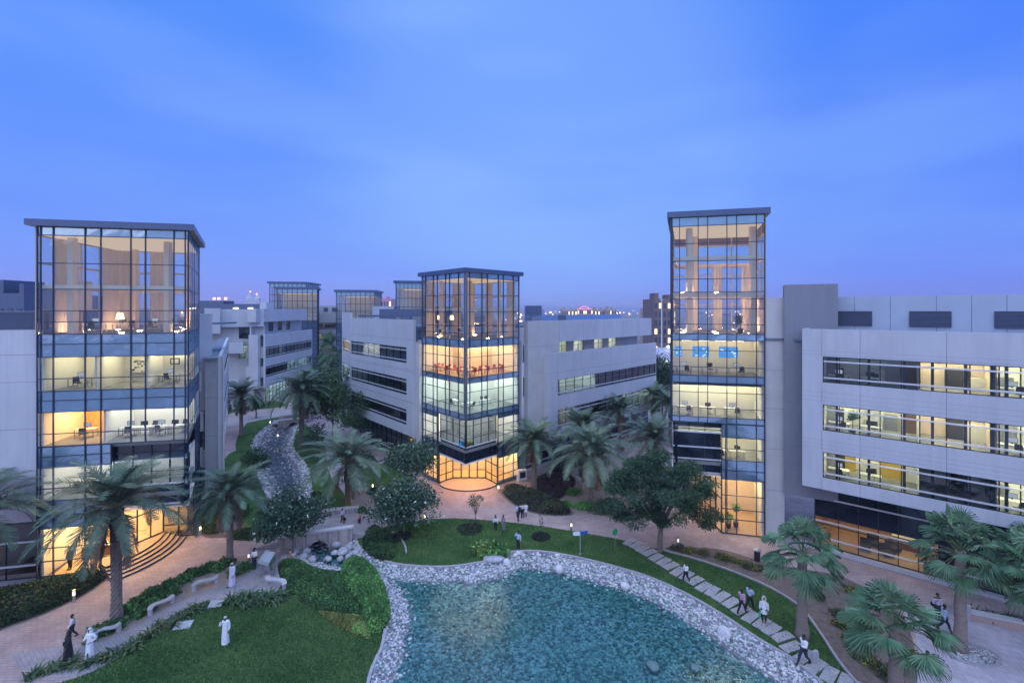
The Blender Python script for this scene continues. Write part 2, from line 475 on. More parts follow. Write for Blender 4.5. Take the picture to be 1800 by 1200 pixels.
# ------------------------------------------------------------------ left tower block
L0, L1 = (-38.2, 36.6), (-27.55, 38.8)
L2 = (L1[0] - .6 * 10, L1[1] + 10); L3 = (-40.3, 46.4)
FL = Face(L0, L1); FLs = Face(L1, L2)
bl = thing("office_building", "tall glass corner tower with flat canopy and curved entrance steps beside the brick path", "building", (0, 0, 0))
colsL = [0.04] + [FL.px(40 + z / 5.4545) for z in (175, 297, 602, 752, 1040, 1180, 1452, 1560)] + [FL.L - .04]
rowsU = [11.0, 12.0, 13.75, 14.7, 15.45, 16.45, 18.2, 19.25, 20.05, 21.05, 21.95, 23.7, 25.8, 28.05, 28.75]
bandsU = [(11.0, 13.75, M_GLASS, "glazing"), (13.75, 15.45, M_SPAN, "spandrel"), (15.45, 18.2, M_GLASS, "glazing"),
          (18.2, 20.05, M_SPAN, "spandrel"), (20.05, 28.05, M_GLASS, "glazing"), (28.05, 28.75, M_SPANT, "spandrel")]
curtain(bl, FL, 0, FL.L, colsL, rowsU, bandsU)
sL = [.04] + [FLs.L * k / 6 for k in range(1, 6)] + [FLs.L - .04]
curtain(bl, FLs, 0, FLs.L, sL, rowsU, bandsU, dep=.025)
FLb = Face(L2, L3); FLc = Face(L3, L0)
bk = [.04] + [FLb.L * k / 6 for k in range(1, 6)] + [FLb.L - .04]
bl_back_rows = [20.05, 22.0, 25.8, 28.05, 28.75]
M_PEACHFR = mat("peach_frame", (.60, .45, .34), .5)
curtain(bl, FLb, 0, FLb.L, bk, bl_back_rows, [(20.05, 28.05, M_GLASS, "glazing"), (28.05, 28.75, M_SPANT, "spandrel")], w=.16, mm=M_PEACHFR)
curtain(bl, FLc, 0, FLc.L, [.04, 2.5, 5, 7.5, FLc.L - .04], bl_back_rows, [(20.05, 28.05, M_GLASS, "glazing"), (28.05, 28.75, M_SPANT, "spandrel")], w=.16, mm=M_PEACHFR)
# lower part: glazed to the ground on the left, a dark entrance bay at the corner
uA = FL.px(196)                                            # where the bay starts
lo_cols = [c for c in colsL if c < uA - .3] + [uA]
rowsD = [.12, 1.75, 2.8, 4.4, 5.4, 6.6, 7.6, 9.3, 10.2, 10.96]
curtain(bl, FL, 0, uA, lo_cols, rowsD, [(.12, .6, M_SPANT, "spandrel"), (.6, 4.4, M_GLASS, "glazing"), (4.4, 6.6, M_SPANT, "spandrel"),
                                      (6.6, 9.3, M_GLASS, "glazing"), (9.3, 10.96, M_SPAN, "spandrel")])
# corner bay: window band over a black panel, set 0.35 m in
def bay(root, FA, ua, ub, FB, va, vb, zt, zw, zb, colsn=4):
    for F, a, b in ((FA, ua, ub), (FB, va, vb)):
        g = MB(); g.fquad(F, a, b, -.35, zw, zt, M_GLASSD); g.build("glazing", root)
        k = MB(); k.fbox(F, a, b, -.6, -.32, zb, zw, M_BLACKP)
        for i in range(1, colsn): k.fbox(F, a + (b - a) * i / colsn - .02, a + (b - a) * i / colsn + .02, -.33, -.312, zb, zw, M_DARKFR)
        k.build("black_panel", root)
        f = MB()
        for i in range(colsn + 1):
            c = a + (b - a) * i / colsn; f.fbox(F, c - .05, c + .05, -.36, -.28, zw, zt, M_DARKFR)
        for z in (zw + (zt - zw) * .3, zw + (zt - zw) * .75): f.fbox(F, a, b, -.35, -.29, z - .035, z + .035, M_DARKFR)
        f.fbox(F, a, b, -.31, -.22, zw - .07, zw + .07, M_RAIL); f.fbox(F, a, b, -.31, -.22, zb - .08, zb + .05, M_RAIL)
        f.build("bay_frame", root)
vBL = 6.3
bay(bl, FL, uA, FL.L - .2, FLs, .2, vBL, 10.9, 7.3, 5.6, 4)
curtain(bl, FLs, vBL, FLs.L, [vBL, 8.0, 9.8, FLs.L - .04], rowsD, [(.12, 4.4, M_GLASS, "glazing"), (4.4, 6.6, M_SPANT, "spandrel"), (6.6, 9.3, M_GLASS, "glazing"), (9.3, 10.96, M_SPAN, "spandrel")])
def core_back(P, f0, f1):        # a core wall across the back of the plan between fractions
    return [lerp2(P[0], P[3], f0), lerp2(P[1], P[2], f0), lerp2(P[1], P[2], f1), lerp2(P[0], P[3], f1)]
PL = [L0, L1, L2, L3]
storey(bl, PL, 20.05, 28.05, M_PLWARM, M_CARPET, E_PEACH, ceil=LUM, step=2.6)
storey(bl, PL, 15.4, 18.25, M_PLASTER, M_CARPET, E_YEL, core_back(PL, .5, .95))
storey(bl, PL, 11.0, 13.8, M_PLASTER, M_CARPET, E_WHT, core_back(PL, .55, .95))
storey(bl, PL, 6.6, 9.4, M_PLASTER, M_CARPET, E_WHT, core_back(PL, .45, .95))
mb = MB(); mb.fbox(FLc, .05, FLc.L - .3, -.25, -.05, .3, 19.9, M_PLASTER); mb.fbox(FLb, .3, FLb.L - .3, -.25, -.05, .3, 19.9, M_PLASTER); mb.build("side_wall", bl)
# peach columns and the mezzanine beam in the top room
def columns(root, pts, z0, z1, m, w=.45):
    for p in pts:
        mb = MB(); mb.box((p[0] - w / 2, p[1] - w / 2, z0), (p[0] + w / 2, p[1] + w / 2, z1), m); mb.build("column", root)
def in_plan(P, s, t):
    a = lerp2(P[0], P[1], s); b = lerp2(P[3], P[2], s); return lerp2(a, b, t)
columns(bl, [in_plan(PL, .16, .12), in_plan(PL, .82, .2), in_plan(PL, .3, .85), in_plan(PL, .9, .9)], 20.05, 28.05, M_PLWARM, .45)
def ring_beam(root, P, z0, z1, m, wd=.35):
    Q, S = shrink(P, .3), shrink(P, .3 + wd); mb = MB()
    for i in range(4):
        j = (i + 1) % 4; mb.prism([Q[i], Q[j], S[j], S[i]], z0, z1, m)
    mb.build("ring_beam", root)
ring_beam(bl, PL, 23.75, 24.05, M_PLWARM)
# orange room at the left of the second office floor
mb = MB(); q = core_back(PL, .05, .5); w0, w1 = in_plan(PL, .42, .03), in_plan(PL, .42, .55)
Fp = Face(w0, w1); mb.fbox(Fp, 0, Fp.L, -.06, .06, 11.0, 13.78, M_PLASTER); mb.build("partition", bl)
mb = MB(); Fp2 = Face(in_plan(PL, .03, .5), in_plan(PL, .40, .5)); mb.fbox(Fp2, 0, Fp2.L, -.05, .05, 11.0, 13.78, M_ORANGE); mb.build("orange_wall", bl)
lb = MB(); lb.prism([in_plan(PL, .1, .15), in_plan(PL, .36, .15), in_plan(PL, .36, .4), in_plan(PL, .1, .4)], 13.66, 13.7, emit("lamp_orange", AMB, 16.0)); lb.build("ceiling_light", bl)
mb = MB(); Fp3 = Face(in_plan(PL, .70, .03), in_plan(PL, .70, .5)); mb.fbox(Fp3, 0, Fp3.L, -.06, .06, 15.4, 18.2, M_PLASTER)
Fp4 = Face(in_plan(PL, .36, .03), in_plan(PL, .36, .5)); mb.fbox(Fp4, 0, Fp4.L, -.06, .06, 15.4, 18.2, M_PLASTER); mb.build("partition", bl)
mb = MB(); Fp5 = Face(in_plan(PL, .5, .485), in_plan(PL, .68, .485)); mb.fbox(Fp5, .9, Fp5.L, 0, .04, 15.5, 18.1, mat("brown_door", (.22, .09, .05), .5)); mb.build("brown_door", bl)
# ground floor lobby
GL = [(-37.2, 36.2), (-33.05, 37.7), (-34.6, 40.5), (-33.4, 43.6), (-32.2, 44.9), (-33.8, 48.6), (-40.2, 45.0)]
mb = MB(); mb.prism(GL, .02, .3, M_WOODFL); mb.poly([(p[0], p[1], 5.35) for p in reversed(PL)], M_CEIL)
Fb = Face(lerp2(L0, L3, .75), lerp2(L1, L2, .75)); mb.fbox(Fb, .3, 7.2, -.1, 0, .3, 5.3, M_PLWARM)
mb.build("lobby", bl)
lb = MB()
for s in (.12, .3, .48):
    for t in (.15, .4, .62):
        p = in_plan(PL, s, t); lb.box((p[0] - .5, p[1] - .5, 5.22), (p[0] + .5, p[1] + .5, 5.26), E_AMB)
lb.build("ceiling_light", bl)
lb = MB()
for p in ((-31.6, 40.3), (-32.0, 42.6), (-32.6, 39.2)): lb.box((p[0] - .2, p[1] - .2, 5.5), (p[0] + .2, p[1] + .2, 5.54), emit("soffit_downlight", (1, .46, .18), 210))
lb.build("soffit_light", bl)
mb = MB(); mb.poly([(p[0], p[1], 5.58) for p in reversed([FL.at(uA, -.4, 0), FL.at(FL.L - .3, -.4, 0), FLs.at(vBL, -.4, 0), (-34.8, 41.5)])], M_SOFFIT); mb.build("soffit", bl)
def glazed_line(root, pts, z0, z1, gm, nm="entrance_glazing", trans=(), door=False):
    for a, b in zip(pts, pts[1:]):
        F = Face(a, b); k = max(1, int(round(F.L / 1.15)))
        mb = MB()
        for i in range(k + 1): mb.fbox(F, F.L * i / k - .045, F.L * i / k + .045, -.05, .05, z0, z1, M_DARKFR)
        for z in (z0 + .06, *trans, z1 - .04): mb.fbox(F, .05, F.L - .05, -.04, .04, z - .05, z + .05, M_DARKFR)
        o = mb.build(nm, root); g = MB(); g.fquad(F, 0, F.L, 0, z0, z1, gm); g.build("pane", o)
glazed_line(bl, [FL.at(uA, -.1, 0)[:2], (-34.6, 40.5), (-33.4, 43.6)], .75, 5.55, M_GLASS, trans=(3.2,))
glazed_line(bl, [(-33.4, 43.6), FLs.at(vBL, -.1, 0)[:2]], .2, 5.55, M_GLASSD, trans=(1.4, 3.4))
# curved steps
cx, cy = -38.2, 41.0
M_STEP = mat("step_stone", (.36, .27, .24), .55, var=.12, scale=5, bump=.1)
M_RISER = mat("dark_riser", (.05, .04, .05), .6)
steps = thing("entrance_steps", "five dark edged curved stone steps climbing to the left tower's glowing glass doors", "steps")
for i in range(5):
    r = 7.25 - i * .42; pts = []
    for k in range(29):
        a = R(-36 + k * 72 / 28); pts.append((cx + r * math.cos(a), cy + r * math.sin(a)))
    pts.append((-35.4, 43.8)); pts.append((-34.9, 38.4))
    mb = MB(); mb.prism(pts, .004 if i == 0 else i * .15, (i + 1) * .15, M_RISER, mtop=M_STEP)
    mb.build("step", steps)
canopy(bl, PL, 28.75, .75, .5)
# roof slab over the white wing left of the tower, louvres and plant box
FLw = Face(FL.at(-14, -.35, 0)[:2], FL.at(0, -.35, 0)[:2])
mb = MB(); holed_wall(mb, FLw, 0, 14, -.3, 0, 4.9, 20.4, [], M_PANEL)
joints(mb, FLw, 0, [2.6, 6.2, 9.8], [18.4, 16.2, 12.4, 8.4], 0, 14, 4.9, 20.4)
mb.build("wall", bl)
mb = MB()
for k in range(11): mb.fbox(FLw, 0, 14, -.55 - .02, -.38, 20.42 + k * .13, 20.5 + k * .13, M_LOUVRE)
mb.fbox(FLw, 0, 14, -.9, -.6, 20.4, 21.8, M_LOUVRE); mb.fbox(FLw, 0, 14, -6, -.3, 21.84, 21.95, M_ROOF)
mb.build("louvre_screen", bl)
mb = MB(); mb.fbox(FLw, 13.1, 14.6, -5, -3.2, 21.95, 24.6, M_PANEL); mb.build("plant_room", bl)
window(bl, FLw, 8.0, 13.9, .3, 4.85, [9.8, 11.6], [1.4, 3.3], n=-.12, gm=M_GLASSD, rails=(1.4, 3.3))
mb = MB(); mb.fbox(FLw, 7.5, 13.9, -1.1, -1.0, .3, 4.8, M_BROWNC); mb.build("curtain", bl)
lb = MB(); lb.fbox(FLw, 8, 13.5, -2.6, -2.4, 1.1, 1.3, emit("cove_light", YEL, 3)); lb.build("cove_light", bl)
mb = MB(); mb.fbox(FLw, 0, 13.9, -.3, 0, .0, .3, M_GREYP); mb.fbox(FLw, 0, 8.0, -.3, 0, .3, 4.9, M_GREYP); mb.build("plinth", bl)

# the wing running back from the tower's right side: stepped white slabs seen almost edge on
FR0 = Vector((-31.9, 50.0)); dR = Vector((-.6, 1.0)).normalized()
FLr = Face(tuple(FR0 + dR * 40.8), tuple(FR0)); FLr.n = Vector((dR.y, -dR.x))   # outward: right
FLr = Face(tuple(FR0), tuple(FR0 + dR * 40.8))
mb = MB(); hz = [(1.6, 40, 13.0, 15.2), (1.6, 40, 8.6, 10.8), (1.6, 40, 4.9, 6.8)]
holed_wall(mb, FLr, 0, 40.8, -.35, 0, 3.9, 16.9, hz, M_PANEL); mb.fbox(FLr, 0, 40.8, -1.6, -.35, 16.6, 16.75, M_ROOF)
mb.build("wall", bl)
for h, li in zip(hz, (E_YEL, None, E_YEL)):
    window(bl, FLr, *h, [h[0] + k * 1.9 for k in range(1, 20)], [h[3] - .5], n=-.15, gm=M_GLASSD, rails=(h[2] + .35, h[3] - .4))
    room(bl, FLr, *h, 3.5, lit=li, n=-.4, strips=1)
FLe = Face(tuple(FR0 + Vector((-1.75, -.1))), tuple(FR0))
mb = MB(); holed_wall(mb, FLe, 0, 1.9, -.3, .02, 0, 16.9, [], M_PANELW); joints(mb, FLe, .02, [], [12.4, 8.2, 4.2], 0, 1.9, 0, 16.9); mb.build("end_wall", bl)
FLf = Face((-36.6, 50.6), (-33.6, 50.3))
mb = MB(); wz = [(.1, .9, 12.2, 16.3), (.1, .9, 6.9, 11.1), (.1, .9, 1.8, 5.9), (2.0, 2.9, 6.6, 10.9), (2.0, 2.9, .6, 4.6)]
holed_wall(mb, FLf, 0, 3.0, -.3, 0, 0, 16.4, wz, M_PANELW)
mb.fbox(FLf, 1.05, 1.9, -2.0, .45, 0, 21.6, M_PANEL); mb.fbox(FLf, 0, 1.05, -2.0, 0.0, 16.4, 21.6, M_PANEL)
pass
mb.build("wall", bl)
for k, h in enumerate(wz):
    window(bl, FLf, *h, [], [h[2] + 1.0, h[3] - .6], n=-.12, gm=M_GLASSD); room(bl, FLf, *h, 2.2, lit=(E_GRN if k in (0, 2) else None), strips=1)
mb = MB(); mb.box((-50, 47.5, 20.2), (-37.5, 62, 20.4), M_ROOF); mb.build("roof", bl)

# ------------------------------------------------------------------ middle building
MC, ML, MRt = (-5.46, 53.3), (-11.94, 60.5), (.9, 59.6)
MBk = (ML[0] + MRt[0] - MC[0], ML[1] + MRt[1] - MC[1])
FMl, FMr = Face(ML, MC), Face(MC, MRt)
bm_ = thing("office_building", "middle building with a lit glass corner tower rising between two white office wings", "building")
cl = [.04] + [FMl.px(720 + z / 8.571) for z in (245, 360, 420, 545, 605, 740)] + [FMl.L - .04]
cr = [.04] + [FMr.px(720 + z / 8.571) for z in (905, 1085, 1170, 1335, 1410, 1560)] + [FMr.L - .04]
rM = [9.1, 9.75, 10.6, 12.3, 13.36, 14.0, 14.8, 16.4, 17.56, 18.45, 19.25, 20.1, 21.78, 23.84, 25.84, 26.45]
bM = [(9.1, 9.75, M_SPAN, "spandrel"), (9.75, 13.36, M_GLASS, "glazing"), (13.36, 14.0, M_SPAN, "spandrel"), (14.0, 17.56, M_GLASS, "glazing"),
      (17.56, 18.45, M_SPAN, "spandrel"), (18.45, 25.84, M_GLASS, "glazing"), (25.84, 26.45, M_SPANT, "spandrel")]
curtain(bm_, FMl, 0, FMl.L, cl, rM, bM); curtain(bm_, FMr, 0, FMr.L, cr, rM, bM)
mb = MB(); mb.prism([FMl.at(FMl.L - .25, .08, 0)[:2], (MC[0], MC[1] - .12), FMr.at(.25, .08, 0)[:2], (MC[0], MC[1] + .25)], 9.1, 26.45, M_ALU); mb.build("corner_post", bm_)
FMb1, FMb2 = Face(MRt, MBk), Face(MBk, ML)
for F in (FMb1, FMb2):
    curtain(bm_, F, 0, F.L, [.04, F.L * .2, F.L * .4, F.L * .6, F.L * .8, F.L - .04], [18.45, 20.1, 23.84, 25.84, 26.45],
            [(18.45, 25.84, M_GLASS, "glazing"), (25.84, 26.45, M_SPANT, "spandrel")], w=.16, mm=M_PEACHFR)
uAm = FMl.px(771); vBm = FMr.px(875)
rMd = [.25, 1.3, 2.3, 3.5, 4.5, 5.4, 6.3, 7.6, 8.5, 9.06]
bMd = [(.25, .6, M_SPANT, "spandrel"), (.6, 3.5, M_GLASS, "glazing"), (3.5, 5.4, M_SPAN2, "spandrel"), (5.4, 8.5, M_GLASS, "glazing"), (8.5, 9.06, M_SPAN2, "spandrel")]
curtain(bm_, FMl, 0, uAm, [c for c in cl if c < uAm - .15] + [uAm], rMd, bMd)
curtain(bm_, FMr, vBm, FMr.L, [vBm] + [c for c in cr if c > vBm + .15], rMd, bMd)
bay(bm_, FMl, uAm, FMl.L - .25, FMr, .25, vBm, 9.05, 5.75, 3.85, 4)
mb = MB(); mb.prism([FMl.at(FMl.L - .3, -.3, 0)[:2], (MC[0], MC[1] + .1), FMr.at(.3, -.3, 0)[:2], (MC[0], MC[1] + .8)], 3.85, 9.05, M_DARKFR); mb.build("corner_post", bm_)
PM = [MC, MRt, MBk, ML]
def core_m(f): return [lerp2(MBk, p, f) for p in PM]
storey(bm_, PM, 18.45, 25.84, M_PLWARM, M_CARPET, E_PEACH, ceil=LUM, step=2.3)
storey(bm_, PM, 14.0, 17.5, M_PLWARM, M_WOODFL, E_WARM, core_m(.45))
storey(bm_, PM, 9.75, 13.3, M_PLASTER, M_CARPET, E_GRN, core_m(.5))
storey(bm_, PM, 5.45, 8.9, M_PLASTER, M_CARPET, E_WHT, core_m(.5))
mb = MB(); mb.fbox(FMb1, .05, FMb1.L - .1, -.25, -.05, .25, 18.3, M_PLASTER); mb.fbox(FMb2, .1, FMb2.L - .1, -.25, -.05, .25, 18.3, M_PLASTER); mb.build("side_wall", bm_)
columns(bm_, [in_plan(PM, .14, .16), in_plan(PM, .8, .2), in_plan(PM, .2, .8), in_plan(PM, .85, .85), in_plan(PM, .5, .5)], 18.45, 25.84, M_PLWARM, .5)
ring_beam(bm_, PM, 21.95, 22.25, M_PLWARM)
mb = MB(); A = FMl.at(uAm, -.1, 0)[:2]; B = FMr.at(vBm, -.1, 0)[:2]
Gm = [A, (-7.7, 59.2), (-3.4, 59.2), B, MRt, MBk, ML]
mb.prism(Gm, .02, .22, M_WOODFL); mb.poly([(p[0], p[1], 3.84) for p in reversed(PM)], M_CEIL)
Fb = Face((-10.0, 62.2), (-1.2, 62.2)); mb.fbox(Fb, 0, 8.8, -.1, 0, .2, 3.8, M_PLWARM)
mb.build("lobby", bm_)
lb = MB()
for p in ((-9.5, 60.6), (-7.2, 60.6), (-5.5, 60.6), (-3.6, 60.6), (-1.5, 60.6), (-.5, 59.6), (-10.4, 60.2), (-5.5, 61.6)): lb.box((p[0] - .35, p[1] - .35, 3.7), (p[0] + .35, p[1] + .35, 3.74), E_AMB)
lb.build("ceiling_light", bm_)
lb = MB()
for p in ((-6.6, 57.4), (-4.4, 57.4), (-5.5, 55.9)): lb.box((p[0] - .2, p[1] - .2, 3.76), (p[0] + .2, p[1] + .2, 3.8), MATS["soffit_downlight"])
lb.build("soffit_light", bm_)
glazed_line(bm_, [A, (-7.7, 59.2)], .16, 3.82, M_GLASS, trans=(1.1, 2.5))
glazed_line(bm_, [(-3.4, 59.2), B], .16, 3.82, M_GLASS, trans=(1.1, 2.5))
# the doors
Fd = Face((-7.7, 59.2), (-3.4, 59.2))
for a, b in ((.0, 1.1), (1.1, 2.15), (2.15, 3.2), (3.2, 4.3)):
    mb = MB(); mb.fbox(Fd, a + .01, a + .09, -.05, .05, .2, 3.0, M_DARKFR); mb.fbox(Fd, b - .09, b - .01, -.05, .05, .2, 3.0, M_DARKFR)
    mb.fbox(Fd, a + .09, b - .09, -.04, .04, .2, .3, M_DARKFR); mb.fbox(Fd, a + .09, b - .09, -.04, .04, 2.9, 3.0, M_DARKFR)
    if b - a > 1.07: mb.fbox(Fd, a + .09, b - .09, -.04, .04, 1.25, 1.33, M_DARKFR)
    o = mb.build("door", bm_); g = MB(); g.fquad(Fd, a + .05, b - .05, 0, .25, 2.95, M_GLASS); g.build("pane", o)
mb = MB(); mb.fbox(Fd, 0, 4.3, -.06, .06, 3.0, 3.82, M_DARKFR); mb.build("door_head", bm_)
pts = []
for k in range(25):
    a = R(205 + k * 130 / 24); pts.append((-5.5 + 3.9 * math.cos(a), 58.4 + 3.2 * math.sin(a)))
pts += [(-2.2, 58.6), (-3.4, 59.15), (-7.7, 59.15), (-8.8, 58.6)]
terr = MB(); terr.prism(pts, .004, .15, M_RISER, mtop=M_STEP)
tag(terr.build("entrance_terrace"), "round pink stone doorstep under the middle tower's black glass overhang", "terrace")
canopy(bm_, PM, 26.45, .62, .5)
# its left wing
dMl = (Vector(MC) - Vector(ML)).normalized()
W1 = Vector(ML) + FMl.n * .75 - dMl * .9                    # right end
W0 = W1 - dMl * 22.5
FW = Face(tuple(W0), tuple(W1))
ub0, ub1 = FW.px(617), FW.px(714.5)
wl_bands = [(ub0, ub1, 14.75, 16.9), (ub0, ub1, 10.4, 12.6), (ub0, ub1, 6.3, 8.45)]
mb = MB(); holed_wall(mb, FW, ub0 - .3, FW.L, -.35, 0, 5.0, 20.7, wl_bands, M_PANEL)
joints(mb, FW, 0, [FW.px(p) for p in (646, 680)] + [ub1 + .35], [18.0, 13.7, 9.5], ub0 - .3, FW.L, 16.9, 20.7)
joints(mb, FW, 0, [], [13.9, 9.6], ub0, FW.L, 5, 16)
mb.fbox(FW, ub0 - .3, FW.L, -1.4, -.35, 5.0, 5.3, M_SOFFIT)
mb.build("wall", bm_)
segs = [[(0, .2, None), (.2, .52, E_WHT), (.52, 1, None)], [(0, .25, E_DIMB), (.25, 1, None)], [(0, 1, None)]]
for h, sg in zip(wl_bands, segs):
    Lb = h[1] - h[0]
    window(bm_, FW, *h, [h[0] + Lb * k / 9 for k in range(1, 9)], [], n=-.18, gm=(M_GLASSD), rails=(h[2] + .38, h[3] - .38))
    for a, b, li in sg:
        room(bm_, FW, h[0] + Lb * a + .02, h[0] + Lb * b - .02, h[2], h[3], 4.5, lit=emit("lamp_office_bright", WHT, 45) if li is E_WHT else li, n=-.4)
mb = MB(); mb.fbox(FW, FW.L - 1.2, FW.L + .95, -1.8, -.75, 0, 18.0, M_PANELW); mb.fbox(FW, FW.L, FW.L + .95, -2.0, -.3, 0, 17.7, M_PANELW); mb.build("pier", bm_)
# ground floor of the left wing
hg = (ub0, FW.L - .8, .3, 4.6)
mb = MB(); holed_wall(mb, FW, ub0 - .3, FW.L, -1.7, -1.4, 0, 5.0, [hg], M_PANELW); mb.build("wall", bm_)
window(bm_, FW, *hg, [hg[0] + k * 1.6 for k in range(1, int((hg[1] - hg[0]) / 1.6) + 1)], [1.4, 3.4], n=-1.55, gm=M_GLASSD, rails=(1.3,))
room(bm_, FW, hg[0], hg[1] - 3.4, *hg[2:], 4, n=-1.8); room(bm_, FW, hg[1] - 3.35, hg[1], *hg[2:], 4, wall=M_PLWARM, lit=E_AMB, n=-1.8)
# the wing's far end, turned towards the stream
We = FW.at(ub0 - .3, 0, 0); Wf = (We[0] - 4.2, We[1] + 7.5)
FWe = Face(Wf, We[:2]); 
eb = [(FWe.L * .02, FWe.L - .35, 14.75, 16.9), (FWe.L * .02, FWe.L - .35, 10.4, 12.6), (FWe.L * .02, FWe.L - .35, 6.3, 8.45)]
mb = MB(); holed_wall(mb, FWe, 0, FWe.L, -.35, -.01, 5.0, 21.6, eb, M_PANEL); mb.build("wall", bm_)
for h, li in zip(eb, (E_WARM, E_GRN, None)):
    window(bm_, FWe, *h, [h[0] + (h[1] - h[0]) * k / 4 for k in range(1, 4)], [], n=-.18, gm=M_GLASSD, rails=(h[2] + .38, h[3] - .38)); room(bm_, FWe, *h, 3, lit=li, n=-.4)
mb = MB(); mb.fbox(FWe, 0, FWe.L, -2.0, -1.7, 0, 5, M_PANELW); mb.build("wall", bm_)
# its right wing
dMr = (Vector(MRt) - Vector(MC)).normalized()
V0 = Vector(MRt) + dMr * .3 - FMr.n * .6
FV = Face(tuple(V0), tuple(V0 + dMr * 36))
v1 = FV.px(1143); vs = FV.px(925); vbx = FV.px(953)
# back wall behind the roof terrace, with four windows; upper band; the projecting box
ups = [(FV.px(a), FV.px(b), 14.6, 17.35) for a, b in ((993.5, 1012.5), (1023, 1041), (1059, 1075), (1084, 1099))]
mb = MB()
mb.fbox(FV, vs, FV.px(981), -.4, .3, 4.6, 20.5, M_PANELW)          # full height slab at the left
mb.fbox(FV, FV.px(981), v1 - .1, -.4, .3, 17.4, 20.5, M_PANEL)      # upper band
joints(mb, FV, .3, [FV.px(p) for p in (980.5, 1023, 1059, 1092)], [], vs, v1, 17.4, 20.5); joints(mb, FV, .3, [], [17.0], vs, FV.px(981), 4.6, 20.5)
holed_wall(mb, FV, FV.px(981), FV.px(1134), -1.9, -1.6, 13.5, 17.4, ups, M_PANEL)
mb.fbox(FV, FV.px(981), FV.px(1134), -1.6, .7, 14.2, 14.4, M_ROOF)
mb.fbox(FV, 0, vs, -1.4, -.9, 0, 17.9, M_PANELW)
mb.fbox(FV, FV.px(1134) - .3, FV.px(1134), -9, -1.9, 3, 20.4, M_PANEL)
mb.build("wall", bm_)
for k, h in enumerate(ups):
    window(bm_, FV, *h, [(h[0] + h[1]) / 2], [h[3] - .8, h[2] + .9], n=-1.75, gm=M_GLASS, fm=mat("olive_frame", (.16, .18, .10), .5)); room(bm_, FV, *h, 3.5, lit=emit("lamp_lime", (.9, 1, .62), 20) if k < 1 else emit("lamp_lime_white", (.97, 1, .85), 26), n=-2.0)
bx = [(FV.px(969), v1 - .05, 9.9, 12.15), (FV.px(969), v1 - .05, 5.25, 7.9)]
mb = MB(); holed_wall(mb, FV, vbx, v1, .85, 1.2, 3.95, 16.0, bx, M_PANEL)
joints(mb, FV, 1.2, [FV.px(968), FV.px(1062)], [13.2], vbx, v1, 12.2, 16.0)
mb.fbox(FV, vbx, vbx + .3, -.4, .85, 3.95, 15.99, M_PANEL)
mb.fbox(FV, vbx, v1, -.4, .85, 3.95, 4.25, M_SOFFIT)
mb.build("wall", bm_)
for h, sg in zip(bx, ([(0, .34, E_GRN), (.34, 1, None)], [(0, .12, E_DIMY), (.12, .62, None), (.62, 1, E_GRN)])):
    Lb = h[1] - h[0]
    window(bm_, FV, *h, [h[0] + Lb * k / 14 for k in range(1, 14)], [h[3] - .55, h[2] + .45], n=1.02, gm=M_GLASSD, rails=(h[2] + .4, h[3] - .5) if h[2] < 6 else (h[2] + .4,))
    for a, b, li in sg: room(bm_, FV, h[0] + Lb * a + .02, h[0] + Lb * b - .02, h[2], h[3], 4.2, lit=emit("lamp_cool_bright", (.9, 1, .8), 32) if li is E_GRN else li, n=.8)
# small stair windows on the pier
for a, b, z0, z1 in ((920, 925, 14.9, 17.2), (920, 925, 10.2, 12.8)):
    mb = MB(); mb.fbox(FV, FV.px(a, -.9) - .05, FV.px(b, -.9), -.9, -.85, z0, z1, M_DARKFR); o = mb.build("window", bm_)
    g = MB(); g.fquad(FV, FV.px(a, -.9), FV.px(b, -.9) - .05, -.84, z0 + .08, z1 - .08, M_SPANT); g.build("pane", o)
hg = (vs + .3, v1, .35, 4.4)
mb = MB(); holed_wall(mb, FV, vs, v1, -.7, -.42, 0, 4.6, [hg], M_PANELW); mb.build("wall", bm_)
window(bm_, FV, *hg, [hg[0] + k * 1.9 for k in range(1, int((hg[1] - hg[0]) / 1.9))], [1.5, 2.9], n=-.52, gm=M_GLASSD, rails=(.9, 2.2, 3.6))
room(bm_, FV, *hg, 4, n=-.75)
# glowing boxes added on the floors to warm the top rooms, no known lamps
E_FILL = emit("added_floor_glow", (1, .54, .26), 260)
def fill_glows(root, P, z):
    for s_, t_ in ((.12, .2), (.5, .12), (.88, .25), (.15, .8), (.85, .8), (.5, .5)):
        p = in_plan(P, s_, t_); m = MB(); m.box((p[0] - .13, p[1] - .13, z + .005), (p[0] + .13, p[1] + .13, z + .03), E_FILL); m.build("fill_glow", root)
fill_glows(bm_, PM, 18.45); fill_glows(bl, PL, 20.05)
M_DRAPE = mat("cream_curtain_fabric", (.62, .54, .48), .9, var=.18, scale=3, stretch=(6, 6, .12))
def drapes(root, F, spans, z0, z1):
    """pleated full height curtains hanging inside a glass face"""
    for a, b in spans:
        m = MB(); k = max(4, int(F.L * (b - a) / .16)); u0 = F.L * a; du = F.L * (b - a) / k
        for i in range(k):
            n0 = -.42 - (.07 if i % 2 else 0); n1 = -.42 - (0 if i % 2 else .07)
            m.poly([F.at(u0 + i * du, n0, z0), F.at(u0 + (i + 1) * du, n1, z0), F.at(u0 + (i + 1) * du, n1, z1), F.at(u0 + i * du, n0, z1)], M_DRAPE)
        m.build("curtain", root)
drapes(bl, FLb, ((.03, .16), (.42, .58), (.8, .97)), 20.1, 28.0); drapes(bl, FLc, ((.05, .3), (.6, .9)), 20.1, 28.0)
drapes(bm_, FMb1, ((.03, .2), (.5, .66)), 18.5, 25.8); drapes(bm_, FMb2, ((.3, .48), (.8, .97)), 18.5, 25.8)
